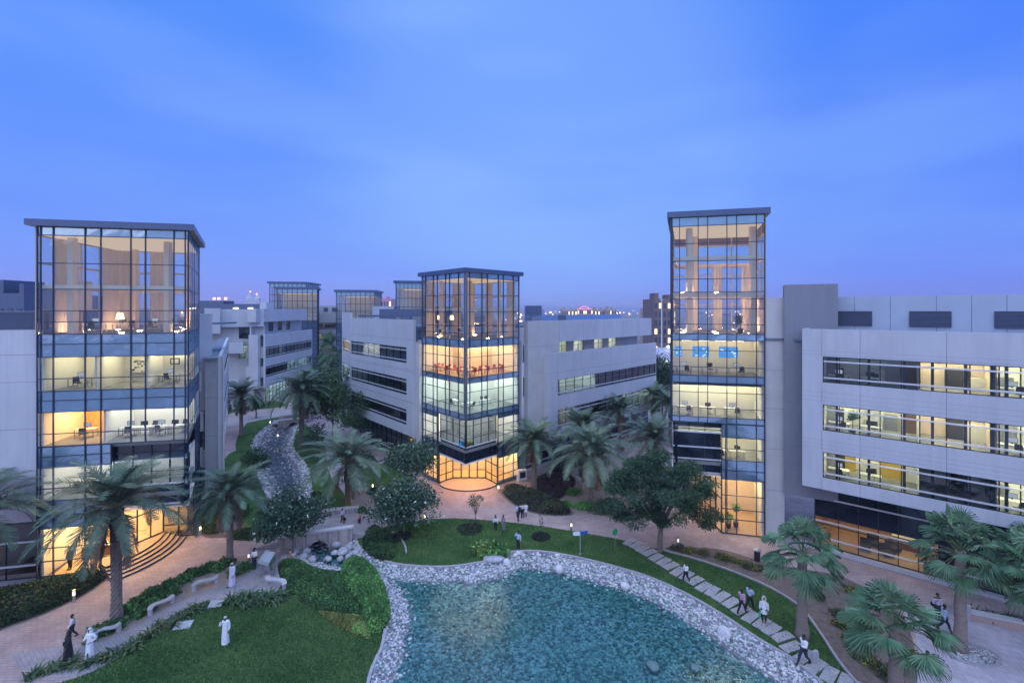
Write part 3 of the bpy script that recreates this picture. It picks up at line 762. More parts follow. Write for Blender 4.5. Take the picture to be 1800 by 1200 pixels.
# roofs
mb = MB(); Rp = [FW.at(ub0 - .3, -.35, 0)[:2], FW.at(FW.L, -.35, 0)[:2], ML, MBk, MRt, FV.at(vs, -.4, 0)[:2], FV.at(v1, -.4, 0)[:2], FV.at(v1, -14, 0)[:2], (-2, 80), (-24, 92)]
mb.prism(Rp, 19.7, 19.9, M_ROOF); mb.build("roof", bm_)
mb = MB()
mb.box((-24.5, 84, 19.9), (-12, 84.6, 22.2), M_LOUVRE)
for k in range(8): mb.box((-24 + k * 1.5, 74, 19.9), (-23.9 + k * 1.5, 74.1, 21.2), M_LOUVRE)
mb.box((-25, 74, 20.9), (-12.5, 74.05, 21.2), M_LOUVRE); mb.box((-25, 74, 20.3), (-12.5, 74.05, 20.5), M_LOUVRE)
mb.build("roof_screen", bm_)
for lo_, hi_ in (((2.2, 72, 19.9), (4.7, 79, 22.7)), ((4.75, 74, 19.9), (8.8, 80, 21.2)), ((-12.9, 72, 19.9), (-10.0, 78, 22.5))): mb = MB(); mb.box(lo_, hi_, M_LOUVRE); mb.build("plant_enclosure", bm_)
mb = MB(); mb.fbox(FV, FV.px(978), v1 - 2, -6, -5, 19.9, 21.2, mat("blue_roof_sheet", (.25, .38, .62), .4, metal=.3)); mb.build("roof_sheet", bm_)

# ------------------------------------------------------------------ right building
RC, R1 = (16.1, 46.0), (24.45, 44.0)
R2, R3 = (27.6, 52.4), (19.3, 54.4)
FRf = Face(RC, R1); FRl = Face(R3, RC)
br = thing("office_building", "tall narrow glass tower joined to a long white block with three rows of ribbon windows", "building")
cR = [.04] + [FRf.px(1160 + z / 8.571) for z in (185, 295, 575, 718, 1008, 1155, 1452, 1580)] + [FRf.L - .04]
rR = [10.85, 11.4, 12.3, 13.85, 14.8, 15.5, 16.35, 18.0, 19.0, 19.65, 20.6, 22.15, 23.1, 23.8, 25.1, 26.9, 28.65, 30.4, 31.3]
bR = [(10.85, 11.4, M_SPAN, "spandrel"), (11.4, 14.8, M_GLASS, "glazing"), (14.8, 15.5, M_SPAN, "spandrel"), (15.5, 19.0, M_GLASS, "glazing"),
      (19.0, 19.65, M_SPAN, "spandrel"), (19.65, 30.4, M_GLASS, "glazing"), (30.4, 31.3, M_SPANT, "spandrel")]
curtain(br, FRf, 0, FRf.L, cR, rR, bR)
curtain(br, FRl, 0, FRl.L, [.04] + [FRl.L * k / 7 for k in range(1, 7)] + [FRl.L - .04], rR, bR)
for F in (Face(R1, R2), Face(R2, R3)):
    curtain(br, F, 0, F.L, [.04, F.L * .25, F.L * .55, F.L * .8, F.L - .04], [19.65, 22.6, 23.4, 26.0, 27.0, 29.5, 31.3],
            [(19.65, 29.6, M_GLASS, "glazing"), (29.6, 31.3, mat("brown_panel", (.17, .11, .11), .6), "spandrel")], w=.15, mm=M_PEACHFR)
PR = [RC, R1, R2, R3]
storey(br, PR, 19.65, 30.4, M_PLWARM, M_CARPET, E_PEACH, ceil=LUM, step=2.6)
storey(br, PR, 15.3, 18.95, M_PLASTER, M_CARPET, E_DIMY, core_back(PR, .6, .95))
storey(br, PR, 11.2, 14.5, M_PLASTER, M_CARPET, E_YEL, core_back(PR, .55, .95))
storey(br, PR, 6.9, 10.3, M_PLASTER, M_CARPET, E_YEL, core_back(PR, .55, .95))
Fw1 = Face(R1, R2); mb = MB(); mb.fbox(Fw1, .3, Fw1.L, -.25, -.05, .1, 19.4, M_PLASTER); mb.build("side_wall", br)
columns(br, [in_plan(PR, .2, .15), in_plan(PR, .9, .2), in_plan(PR, .28, .8)], 19.65, 30.4, M_PLWARM, .5)
ring_beam(br, PR, 27.0, 27.35, M_PLWARM); ring_beam(br, PR, 23.3, 23.75, M_PLWARM)
fill_glows(br, PR, 19.65); fill_glows(br, PR, 23.78); drapes(br, Face(R2, R3), ((.03, .14), (.38, .5)), 19.7, 27.0)
uR = FRf.px(1268.5)
rRd = [.1, 1.5, 2.5, 3.85, 5.4, 6.3, 7.3, 8.4, 9.5, 10.8]
curtain(br, FRf, uR, FRf.L, [uR, uR + .35] + [c for c in cR if c > uR + .4], rRd,
        [(.1, 5.4, M_GLASS, "glazing"), (5.4, 7.3, M_SPAN, "spandrel"), (7.3, 9.5, M_GLASS, "glazing"), (9.5, 10.8, M_SPAN, "spandrel")])
bay(br, FRl, FRl.L - 6.0, FRl.L - .2, FRf, .25, uR, 10.8, 9.8, 5.8, 3)
mb = MB()
for z in (9.85, 8.3, 7.1): mb.fbox(FRf, .2, uR, -.31, -.2, z - .06, z + .06, M_RAIL)
mb.build("bay_rail", br)
glazed_line(br, [(20.5, 50.9), FRf.at(uR, -.05, 0)[:2]], .1, 5.75, M_GLASS, trans=(1.6, 3.4, 4.4))
glazed_line(br, [(17.4, 52.2), (20.5, 50.9)], .1, 5.75, M_GLASS, trans=(3.0,))
mb = MB(); mb.prism([FRf.at(uR, -.1, 0)[:2], (R1[0] - .1, R1[1] + .1), R2, R3, (17.5, 52.3), (20.5, 50.9)], .02, .12, M_WOODFL)
mb.poly([(p[0], p[1], 5.6) for p in reversed(PR)], M_CEIL)
Fb = Face((20.6, 52.6), (26.6, 49.3)); mb.fbox(Fb, 0, Fb.L, -.1, 0, .1, 5.5, M_PLWARM); mb.build("lobby", br)
lb = MB()
for s in (.6, .8): 
    for t in (.2, .45): p = in_plan(PR, s, t); lb.box((p[0] - .4, p[1] - .4, 5.45), (p[0] + .4, p[1] + .4, 5.5), E_WARM)
lb.build("ceiling_light", br)
lb = MB(); lb.box((18.6, 48.6, 5.66), (19.1, 49.1, 5.7), emit("soffit_downlight_small", (1, .5, .2), 350)); lb.build("soffit_light", br)
canopy(br, PR, 31.3, .6, .55)
# pier and tall grey wall behind
dRf = FRf.u
Fp = Face(R1, tuple(Vector(R1) + dRf * 2.0))
mb = MB(); mb.fbox(Fp, 0.05, 1.75, -3, -.15, 0, 23.2, M_PANELW); joints(mb, Fp, -.15, [], [16.2, 12.5, 8.6, 4.6], .05, 1.75, 0, 23); mb.build("pier", br)
Fq = Face(at(1378.5, 43.2, 0)[:2], at(1473, 41.2, 0)[:2])
mb = MB(); mb.fbox(Fq, 0, Fq.L, -3, 0, 4.6, 24.4, M_GREYP); joints(mb, Fq, 0, [], [17.9, 13.4, 9.2, 7.5], 0, Fq.L, 4.6, 24.4); mb.build("wall", br)
# the long white box
B0, B1 = (25.74, 40.37), (36.9, 31.2)
B1 = tuple(Vector(B0) + (Vector(at(1750, 32.8, 0)[:2]) - Vector(at(1446, 39.4, 0)[:2])).normalized() * 22)
FB = Face(B0, B1); 
uw0 = FB.px(1446)
rb = [(uw0, FB.L - .5, 15.75, 18.0), (uw0, FB.L - .5, 11.6, 13.85), (uw0, FB.L - .5, 7.5, 9.75)]
mb = MB(); holed_wall(mb, FB, 0, FB.L, -.35, 0, 6.5, 20.35, rb, M_PANEL)
jz = [18.45, 18.15, 14.9, 14.5, 14.15, 10.75, 10.4, 10.05]
joints(mb, FB, 0, [], jz, 0, FB.L, 6.5, 20.35, m=M_JOINTF, w=.02)
joints(mb, FB, 0, [FB.px(p) for p in (1444.5, 1512, 1664)], [], 0, FB.L, 18.0, 20.35)
for a, b in ((13.85, 15.75), (9.75, 11.6), (6.5, 7.5)): joints(mb, FB, 0, [FB.px(p) for p in (1444.5, 1512, 1664)], [], 0, FB.L, a, b)
mb.fbox(FB, 0, .35, -2.4, -.35, 6.5, 20.34, M_PANEL)
mb.fbox(FB, 0, FB.L, -2.4, -.35, 6.5, 6.8, M_SOFFIT)
mb.fbox(FB, 0.35, FB.L, -2.6, -.35, 19.4, 19.5, M_ROOF)
mb.build("wall", br)
px_cols = (1475.5, 1511, 1547, 1584.5, 1617, 1664, 1705.5, 1748, 1757, 1795)
cb = [FB.px(p) for p in px_cols]; cb += [cb[-1] + 1.5 * k for k in range(1, 8)]
s0, s1, s2 = FB.px(1617), FB.px(1753), FB.L - .5
LB = emit("lamp_block", (.98, .94, .54), 46); LBw = emit("lamp_corridor", (1, .90, .55), 42)
for h, sg in zip(rb, ([(uw0, s0, E_DIMB), (s0, s1, LBw), (s1, s2, LB)], [(uw0, s0, LB), (s0, s1, LBw), (s1, s2, LB)],
                      [(uw0, s0, LB), (s0, s1, None), (s1, s2, LB)])):
    window(br, FB, *h, [c for c in cb if c < h[1] - .2], [], n=-.17, gm=M_GLASS, rails=(h[2] + .42, h[3] - .42))
    for a, b, li in sg: room(br, FB, a + .03, b - .03, h[2] - .25, h[3], 5.0, lit=li, n=-.4, wall=M_PLASTER if li is not LBw else M_PLWARM)
for px_ in (1470, 1527, 1590, 1640, 1699, 1746, 1772):
    for z0, z1 in ((15.5, 18.0), (11.35, 13.85), (7.25, 9.75)):
        m_ = MB(); u_ = FB.px(px_); m_.fbox(FB, u_ - .09, u_ + .09, -.75, -.5, z0, z1, M_DARKFR); m_.build("post", br)
# some rooms have coloured back walls
for a, b, z0, z1, m in ((1547, 1590, 7.5, 9.7, mat("mustard_wall", (.50, .32, .05), .8)), (1590, 1616, 7.5, 9.7, M_PLASTER), (1480, 1500, 7.5, 9.7, mat("mustard_wall", (.5, .3, .05)))):
    mb = MB(); mb.fbox(FB, FB.px(a), FB.px(b), -3.6, -3.5, z0, z1, m); mb.build("partition", br)
# louvred penthouse set back on the roof
Ft = Face(tuple(Vector(B0) - FB.n * 5.5 + FB.u * 2.2), tuple(Vector(B1) - FB.n * 5.5))
mb = MB(); mb.fbox(Ft, 0, Ft.L, -5, 0, 19.5, 23.25, mat("blue_grey_cladding", (.42, .47, .58), .5, var=.06, scale=.6)); joints(mb, Ft, 0, [Ft.px(p) for p in (1502, 1565, 1646, 1708, 1770)], [], 0, Ft.L, 19.5, 23.2, w=.035); mb.build("penthouse", br)
for a, b in ((1473, 1533), (1598.5, 1672.5), (1748, 1830)):
    mb = MB(); u0, u1 = Ft.px(a), Ft.px(b); mb.fbox(Ft, u0, u1, 0, .08, 20.55, 21.9, M_DARKFR)
    for k in range(13): mb.fbox(Ft, u0, u1, .08, .17, 20.57 + k * .1, 20.62 + k * .1, M_LOUVRE)
    mb.build("louvre_panel", br)
# storefront under the box
S0, S1 = at(1425, 42.6, 0), at(1850, 33.2, 0)
FS = Face(S0[:2], S1[:2])
hg = (.3, FS.L, .28, 6.2)
window(br, FS, *hg, [FS.px(p) for p in (1474, 1509, 1544, 1579, 1615, 1650, 1684, 1720, 1760)], [1.1, 2.3, 3.0], n=0, gm=M_GLASS, rails=(1.1, 2.6, 4.7))
mb = MB(); mb.fbox(FS, .3, FS.L, -.05, .02, 3.0, 6.2, M_BLACKP); mb.fbox(FS, FS.px(1650), FS.px(1664), -.5, -.3, .3, 6.2, M_DARKFR); mb.build("black_panel", br)
room(br, FS, .3, FS.px(1655), .25, 4.3, 6, wall=mat("wood_panelling", (.50, .30, .14), .5, var=.3, scale=1.2, stretch=(1, 1, .2)), floor=M_WOODFL, lit=emit("lamp_storefront", (1, .66, .22), 13), n=-.1)
room(br, FS, FS.px(1657), FS.L, .25, 4.3, 5, wall=M_BROWNC, lit=emit("lamp_dim_warm", WARM, 1.0), n=-.1)
mb = MB(); mb.fbox(FS, -1, FS.L, -.1, .55, .004, .26, mat("pale_kerb", (.50, .48, .52), .7, var=.1)); mb.build("plinth", br)
mb = MB()
for k in range(4): mb.fbox(FS, FS.px(1560), FS.px(1605), -2.0 - .8 * k - .1, -2.0 - .8 * k + .1, 3.9, 4.0, emit("lamp_strip", YEL, 8))
mb.build("strip_light", br)
mb = MB(); mb.prism([R1, tuple(Vector(R1) + dRf * 1.6), tuple(Vector(B0) - FB.n * 2), tuple(Vector(B1) - FB.n * 2.2), tuple(Vector(B1) - FB.n * 24), (32, 62), R2], 19.1, 19.3, M_ROOF); mb.build("roof", br)

# rooftop machines
for k, (x, y, z, lab) in enumerate(((-9.0, 70, 19.9, "grey rooftop air unit left of the middle tower"), (-14.5, 70.5, 19.9, "grey rooftop air unit near the edge of the middle left wing roof"), (3.4, 69.5, 19.9, "grey rooftop air unit right of the middle tower"), (-19, 79, 19.9, "small rooftop air unit far along the middle left wing"), (33.5, 47, 19.3, "rooftop air unit behind the right block's louvred penthouse"))):
    t = thing("air_unit", lab, "air conditioner", (x, y, z), .3 * k, "rooftop air units"); mb = MB(); mb.box((-.9, -.6, .15), (.9, .6, 1.15), M_ALU); mb.build("casing", t)
    mb = MB(); mb.tube([(-.4, 0, 1.15), (-.4, 0, 1.27)], .36, 14, M_LOUVRE); mb.build("fan", t); mb = MB(); mb.tube([(.45, 0, 1.15), (.45, 0, 1.27)], .36, 14, M_LOUVRE); mb.build("fan", t)
    mb = MB(); mb.box((-.85, -.55, 0), (-.65, .55, .149), M_DARKFR); mb.build("foot", t); mb = MB(); mb.box((.65, -.55, 0), (.85, .55, .149), M_DARKFR); mb.build("foot", t)
# ================================================================== ground, pond, lawns
def catmull(P, n=6, closed=True):
    P = [Vector(p) for p in P]; N = len(P); out = []
    rng_ = range(N) if closed else range(N - 1)
    for i in rng_:
        if closed: p0, p1, p2, p3 = P[i - 1], P[i], P[(i + 1) % N], P[(i + 2) % N]
        else: p0, p1, p2, p3 = P[max(i - 1, 0)], P[i], P[i + 1], P[min(i + 2, N - 1)]
        for k in range(n):
            t = k / n
            out.append(.5 * ((2 * p1) + (p2 - p0) * t + (2 * p0 - 5 * p1 + 4 * p2 - p3) * t * t + (3 * p1 - p0 - 3 * p2 + p3) * t ** 3))
    if not closed: out.append(P[-1])
    return out
def GP(L, z=0.0): return [G(a, b, z) for a, b in L]

def ground_mat(name, c1, c2, c3, bw, bh, mortar=.02, rough=.75, bump=.25, mottle=.25, rot=0):
    m = bpy.data.materials.new(name); m.use_nodes = True; MATS[name] = m
    n, l = m.node_tree.nodes, m.node_tree.links; b = n["Principled BSDF"]; b.inputs["Roughness"].default_value = rough
    tc = n.new("ShaderNodeTexCoord"); mp = n.new("ShaderNodeMapping"); mp.inputs["Rotation"].default_value = (0, 0, rot)
    l.new(tc.outputs["Object"], mp.inputs[0])
    br_ = n.new("ShaderNodeTexBrick"); br_.inputs["Scale"].default_value = 1.0
    br_.inputs["Brick Width"].default_value = bw; br_.inputs["Row Height"].default_value = bh; br_.inputs["Mortar Size"].default_value = mortar
    br_.inputs["Color1"].default_value = (*c1, 1); br_.inputs["Color2"].default_value = (*c2, 1); br_.inputs["Mortar"].default_value = (*c3, 1)
    l.new(mp.outputs[0], br_.inputs["Vector"])
    t = n.new("ShaderNodeTexNoise"); t.inputs["Scale"].default_value = .45; t.inputs["Detail"].default_value = 7; t.inputs["Roughness"].default_value = .7
    l.new(tc.outputs["Object"], t.inputs["Vector"])
    r = n.new("ShaderNodeMapRange"); r.inputs[1].default_value = .3; r.inputs[2].default_value = .7; r.inputs[3].default_value = 1 - mottle; r.inputs[4].default_value = 1 + mottle
    l.new(t.outputs["Fac"], r.inputs[0])
    mx = n.new("ShaderNodeMix"); mx.data_type = 'RGBA'; mx.blend_type = 'MULTIPLY'; mx.inputs[0].default_value = 1
    l.new(br_.outputs["Color"], mx.inputs[6]); l.new(r.outputs[0], mx.inputs[7]); l.new(mx.outputs[2], b.inputs["Base Color"])
    bp = n.new("ShaderNodeBump"); bp.inputs["Strength"].default_value = bump; bp.inputs["Distance"].default_value = .01
    l.new(br_.outputs["Fac"], bp.inputs["Height"]); bp.invert = True; l.new(bp.outputs[0], b.inputs["Normal"])
    return m
M_PAVE = ground_mat("pink_brick_paving", (.38, .275, .27), (.45, .335, .32), (.31, .23, .225), .42, .21, .02, bump=.12)
M_PATH = ground_mat("grey_block_path", (.32, .285, .30), (.37, .33, .35), (.27, .24, .26), .4, .2, .02, bump=.1, rot=.6)
M_BEIGE = mat("beige_concrete_path", (.40, .34, .34), .8, var=.14, scale=.8, bump=.15)
M_PALE = ground_mat("pale_stone_path", (.42, .36, .40), (.50, .43, .47), (.30, .26, .30), .6, .6, .012, mottle=.3, rot=.4)
def lawn_mat(name, c1, c2, c3):
    m = bpy.data.materials.new(name); m.use_nodes = True; MATS[name] = m
    n, l = m.node_tree.nodes, m.node_tree.links; b = n["Principled BSDF"]; b.inputs["Roughness"].default_value = .9; b.inputs["Specular IOR Level"].default_value = .2
    tc = n.new("ShaderNodeTexCoord")
    t1 = n.new("ShaderNodeTexNoise"); t1.inputs["Scale"].default_value = .5; t1.inputs["Detail"].default_value = 5
    t2 = n.new("ShaderNodeTexNoise"); t2.inputs["Scale"].default_value = 5.5; t2.inputs["Detail"].default_value = 6; t2.inputs["Roughness"].default_value = .8
    for t in (t1, t2): l.new(tc.outputs["Object"], t.inputs["Vector"])
    r1 = n.new("ShaderNodeValToRGB"); ramp(r1, [(.3, c1), (.5, c2), (.72, c3)]); l.new(t1.outputs["Fac"], r1.inputs[0])
    r2 = n.new("ShaderNodeMapRange"); r2.inputs[1].default_value = .3; r2.inputs[2].default_value = .7; r2.inputs[3].default_value = .25; r2.inputs[4].default_value = 1.75
    l.new(t2.outputs["Fac"], r2.inputs[0])
    mx = n.new("ShaderNodeMix"); mx.data_type = 'RGBA'; mx.blend_type = 'MULTIPLY'; mx.inputs[0].default_value = 1
    l.new(r1.outputs[0], mx.inputs[6]); l.new(r2.outputs[0], mx.inputs[7]); l.new(mx.outputs[2], b.inputs["Base Color"])
    bp = n.new("ShaderNodeBump"); bp.inputs["Strength"].default_value = .8; bp.inputs["Distance"].default_value = .06
    l.new(t2.outputs["Fac"], bp.inputs["Height"]); l.new(bp.outputs[0], b.inputs["Normal"])
    return m
M_LAWN = lawn_mat("lawn_grass", (.027, .072, .02), (.050, .110, .026), (.095, .145, .042))
M_SOIL = mat("planting_soil", (.17, .12, .105), .95, var=.3, scale=2.5, bump=.5, bscale=14)
M_SAND = mat("sandy_gravel", (.33, .25, .215), .95, var=.2, scale=2, bump=.4, bscale=20)
M_KERB = mat("stone_kerb", (.36, .33, .36), .8, var=.15, scale=4)
M_FARG = mat("desert_ground", (.20, .17, .17), .95, var=.3, scale=.03)

POND_L = [(640, 1300), (647, 1200), (660, 1160), (671, 1137), (677, 1105), (686, 1083), (684, 1060), (672, 1035), (650, 1012), (625, 1000), (590, 1002), (555, 996), (530, 984),
          (508, 965), (495, 935), (478, 900), (463, 860), (446, 820), (440, 790), (452, 762), (480, 742), (503, 736)]
POND_R = [(528, 742), (516, 782), (537, 812), (548, 845), (549, 870), (560, 905), (590, 935), (628, 950), (650, 972), (675, 985), (700, 991), (745, 995), (790, 995), (830, 990),
          (860, 984), (880, 975), (900, 969), (945, 968), (1000, 976), (1069, 992), (1139, 1013), (1208, 1044), (1278, 1085), (1333, 1122), (1389, 1155), (1442, 1197), (1500, 1260), (1540, 1320)]
POND = catmull(GP(POND_L + POND_R), 6)
PPOLY = [(p.x, p.y) for p in POND]
ZW = -0.55                                                   # water level

def sheet_with_hole(name, outer, hole, z, m):
    bm = bmesh.new(); es = []
    for loop in (outer, hole):
        vs = [bm.verts.new((p[0], p[1], z)) for p in loop]
        for i in range(len(vs)): es.append(bm.edges.new((vs[i], vs[(i + 1) % len(vs)])))
    bmesh.ops.triangle_fill(bm, use_beauty=True, use_dissolve=False, edges=es)
    for f in bm.faces:
        if f.normal.z < 0: f.normal_flip()
    me = bpy.data.meshes.new(name); bm.to_mesh(me); bm.free(); me.materials.append(m)
    o = bpy.data.objects.new(name, me); C.objects.link(o); return struct(o)
sheet_with_hole("paving", [(-160, -30), (160, -30), (160, 190), (-160, 190)], PPOLY, 0.0, M_PAVE)
mb = MB()
for a in ((-9000, -30, -160, 190), (160, -30, 9000, 190), (-9000, 190, 9000, 12000), (-9000, -400, 9000, -30)):
    mb.poly([(a[0], a[1], 0), (a[2], a[1], 0), (a[2], a[3], 0), (a[0], a[3], 0)], M_FARG)
struct(mb.build("ground"))

def flat(name, pxs, z, m, smooth=True, n=5):
    P = GP(pxs); P = catmull(P, n) if smooth else P
    V = [Vector((p.x, p.y, z)) for p in P]
    tri = tessellate_polygon([V])
    me = bpy.data.meshes.new(name); F = []
    for t in tri:
        a, b, c = (V[i] for i in t); F.append(tuple(t) if (b - a).cross(c - a).z > 0 else tuple(reversed(t)))
    me.from_pydata([tuple(v) for v in V], [], F); me.materials.append(m); me.update()
    o = bpy.data.objects.new(name, me); C.objects.link(o)
    return struct(o), [(v.x, v.y) for v in V]
LA = [(-80, 1300), (40, 1222), (150, 1185), (215, 1150), (262, 1112), (330, 1068), (395, 1053), (470, 1052), (500, 1020), (520, 986)] + list(reversed(POND_L[:13]))
flat("lawn", LA, .008, M_LAWN)
LBl = [(640, 930), (668, 928), (720, 916), (800, 911), (900, 918), (1000, 932), (1090, 948), (1165, 967), (1240, 988), (1330, 1022), (1400, 1062), (1441, 1112), (1476, 1165), (1535, 1235), (1570, 1320)]
flat("lawn", LBl + list(reversed(POND_R[7:])), .008, M_LAWN)
flat("lawn", [(528, 742), (516, 782), (537, 812), (548, 845), (549, 870), (560, 905), (585, 902), (614, 887), (601, 862), (584, 842), (576, 817), (573, 792), (566, 772), (545, 752)], .008, M_LAWN)
flat("lawn", [(621, 833), (650, 818), (690, 815), (728, 838), (700, 864), (662, 869), (634, 851)], .008, M_LAWN)
flat("lawn", [(440, 790), (446, 820), (463, 860), (478, 900), (495, 935), (470, 938), (430, 940), (362, 938), (352, 900), (372, 850), (400, 800), (425, 790)], .008, M_LAWN)
flat("lawn", [(415, 775), (436, 742), (470, 730), (503, 736), (480, 742), (452, 762), (440, 790), (420, 800)], .012, M_LAWN)
flat("lawn", [(380, 735), (420, 722), (470, 718), (505, 712), (470, 703), (400, 712)], .008, M_LAWN)
flat("path", [(140, 1130), (170, 1128), (240, 1101), (300, 1064), (370, 1037), (425, 1015), (448, 992), (455, 958), (500, 950), (508, 985), (497, 1022), (470, 1052), (395, 1053), (330, 1068), (262, 1112), (215, 1150), (150, 1185), (60, 1180), (20, 1150)], .004, M_PATH)
flat("path", [(566, 772), (590, 765), (612, 790), (603, 815), (622, 832), (640, 855), (668, 885), (720, 903), (690, 922), (640, 928), (560, 938), (510, 950), (520, 930), (575, 915), (612, 893), (600, 860), (584, 842), (576, 817), (573, 792)], .004, M_BEIGE)
flat("path", [(1590, 1075), (1640, 1062), (1700, 1078), (1800, 1105), (1950, 1140), (1950, 1320), (1600, 1320), (1612, 1210), (1610, 1120)], .004, M_PALE)
flat("path", [(350, 745), (400, 738), (470, 726), (540, 716), (560, 722), (480, 734), (400, 750), (350, 760)], .014, M_BEIGE)
_, BEDL = flat("planting_bed", [(150, 1120), (195, 1090), (260, 1045), (330, 1010), (395, 985), (440, 975), (447, 998), (424, 1014), (370, 1036), (300, 1063), (240, 1100), (170, 1128)], .012, M_SAND)
_, BEDT = flat("planting_bed", [(-60, 1125), (20, 1100), (80, 1078), (140, 1050), (180, 1025), (187, 1012), (120, 1015), (0, 1035), (-60, 1045)], .008, M_SOIL)
_, BEDR = flat("planting_bed", [(1168, 963), (1230, 962), (1275, 967), (1340, 986), (1400, 998), (1480, 1013), (1560, 1058), (1600, 1110), (1612, 1210), (1570, 1320), (1535, 1235), (1476, 1165), (1441, 1112), (1400, 1062), (1330, 1022), (1240, 988)], .012, M_SOIL)
_, BEDM = flat("planting_bed", [(878, 862), (900, 856), (940, 866), (985, 885), (1008, 904), (960, 906), (920, 896), (893, 880)], .012, M_SOIL)
flat("gravel_court", [(930, 838), (985, 806), (1060, 796), (1100, 812), (1130, 862), (1075, 895), (1005, 905), (985, 885), (945, 866)], .008, M_SAND)
_, BEDP = flat("planting_bed", [(936, 851), (962, 833), (1000, 832), (1013, 850), (993, 872), (972, 881), (950, 866)], .014, M_SOIL)
_, BEDE = flat("planting_bed", [(355, 940), (362, 895), (390, 850), (415, 862), (410, 905), (440, 938), (400, 944)], .012, M_SOIL)

def kerb(name, pts, w, h, m, z=0.0):
    mb = MB(); L = [Vector((p.x, p.y, 0)) for p in pts]; k = 0
    def off(i):
        d = (L[min(i + 1, len(L) - 1)] - L[max(i - 1, 0)]); d.normalize(); return Vector((-d.y, d.x, 0)) * (w / 2)
    for i in range(len(L) - 1):
        a, b = L[i], L[i + 1]; p, q = off(i), off(i + 1)
        mb.hexa([a - p + Vector((0, 0, z)), b - q + Vector((0, 0, z)), b + q + Vector((0, 0, z)), a + p + Vector((0, 0, z)),
                 a - p + Vector((0, 0, z + h)), b - q + Vector((0, 0, z + h)), b + q + Vector((0, 0, z + h)), a + p + Vector((0, 0, z + h))], m)
    return mb.build(name)
tag(kerb("pond_kerb", catmull(GP(POND_R[9:]), 6, False), .2, .16, M_KERB, -.1), "low curved stone kerb between the middle lawn and the white pebble bank", "kerb")
tag(kerb("pond_kerb", catmull(GP(POND_L[:5]), 6, False), .2, .16, M_KERB, -.1), "stone kerb edging the front left lawn beside the pond pebbles", "kerb")
tag(kerb("bed_kerb", catmull(GP(LBl[7:14]), 6, False), .16, .14, M_KERB), "curved kerb separating the stepping stone lawn from the brown planting bed", "kerb")
tag(kerb("bed_kerb", catmull(GP([(690, 935), (703, 945), (712, 960), (714, 972)]), 6, False), .16, .12, M_KERB), "short curved kerb at the hedge near the white flowered tree", "kerb")

# ---- heightfield bed, water, pebbles
PA = np.array(PPOLY)
def poly_dist(X, Y):
    """signed distance to the pond outline, positive inside"""
    P = np.stack([X, Y], -1).reshape(-1, 2); d = np.full(len(P), 1e9); ins = np.zeros(len(P), bool)
    for i in range(len(PA)):
        a, b = PA[i], PA[(i + 1) % len(PA)]; ab = b - a; L = max(1e-9, ab @ ab)
        t = np.clip(((P - a) @ ab) / L, 0, 1); q = a + t[:, None] * ab; d = np.minimum(d, np.hypot(*(P - q).T))
        c = ((a[1] > P[:, 1]) != (b[1] > P[:, 1])); dy = b[1] - a[1] if abs(b[1] - a[1]) > 1e-12 else 1e-12
        ins ^= c & (P[:, 0] < (b[0] - a[0]) * (P[:, 1] - a[1]) / dy + a[0])
    return np.where(ins, d, -d).reshape(X.shape)
def bank_w(X, Y):
    w = np.where(Y > 40.5, 1.05, 2.0); return np.where((X < -4) & (Y <= 40.5), 1.35, w)
def bed_z(X, Y):
    d = poly_dist(X, Y); w = bank_w(X, Y); t = d / w
    return np.where(d < 0, -.06 + .3 * d, np.where(t < 1, -.06 - (.06 - ZW - .12) * 0 + t * (ZW + .06), ZW - .38 * (1 - np.exp(-(d - w) / 2.2))))
xs = np.arange(-52, 30.01, .35); ys = np.arange(14, 95.01, .35)
GX, GY = np.meshgrid(xs, ys); D0 = poly_dist(GX, GY); Z = bed_z(GX, GY)
Z += (rng.random(Z.shape) - .5) * .05
Z = np.where(GY > 41.5, np.maximum(Z, ZW - .16), Z)
keep = D0 > -.8
V = np.stack([GX, GY, Z], -1).reshape(-1, 3); nx = len(xs)
ii, jj = np.meshgrid(np.arange(len(ys) - 1), np.arange(nx - 1), indexing='ij')
k4 = keep[:-1, :-1] & keep[1:, :-1] & keep[:-1, 1:] & keep[1:, 1:]
base = (ii * nx + jj)[k4]; Fq = np.stack([base, base + 1, base + nx + 1, base + nx], -1)
def bed_mat():
    m = bpy.data.materials.new("pond_bed_stones"); m.use_nodes = True
    n, l = m.node_tree.nodes, m.node_tree.links; b = n["Principled BSDF"]; b.inputs["Roughness"].default_value = .8
    tc = n.new("ShaderNodeTexCoord"); v = n.new("ShaderNodeTexVoronoi"); v.inputs["Scale"].default_value = 5.6
    l.new(tc.outputs["Object"], v.inputs["Vector"])
    r = n.new("ShaderNodeValToRGB"); ramp(r, [(0, (.09, .135, .125)), (.5, (.24, .30, .275)), (1, (.48, .53, .49))])
    sp = n.new("ShaderNodeSeparateColor"); l.new(v.outputs["Color"], sp.inputs[0]); l.new(sp.outputs[0], r.inputs[0])
    l.new(r.outputs[0], b.inputs["Base Color"])
    bp = n.new("ShaderNodeBump"); bp.invert = True; bp.inputs["Strength"].default_value = .9; bp.inputs["Distance"].default_value = .1
    l.new(v.outputs["Distance"], bp.inputs["Height"]); l.new(bp.outputs[0], b.inputs["Normal"])
    return m
struct(np_mesh("pond_bed", V, Fq, [bed_mat()]))
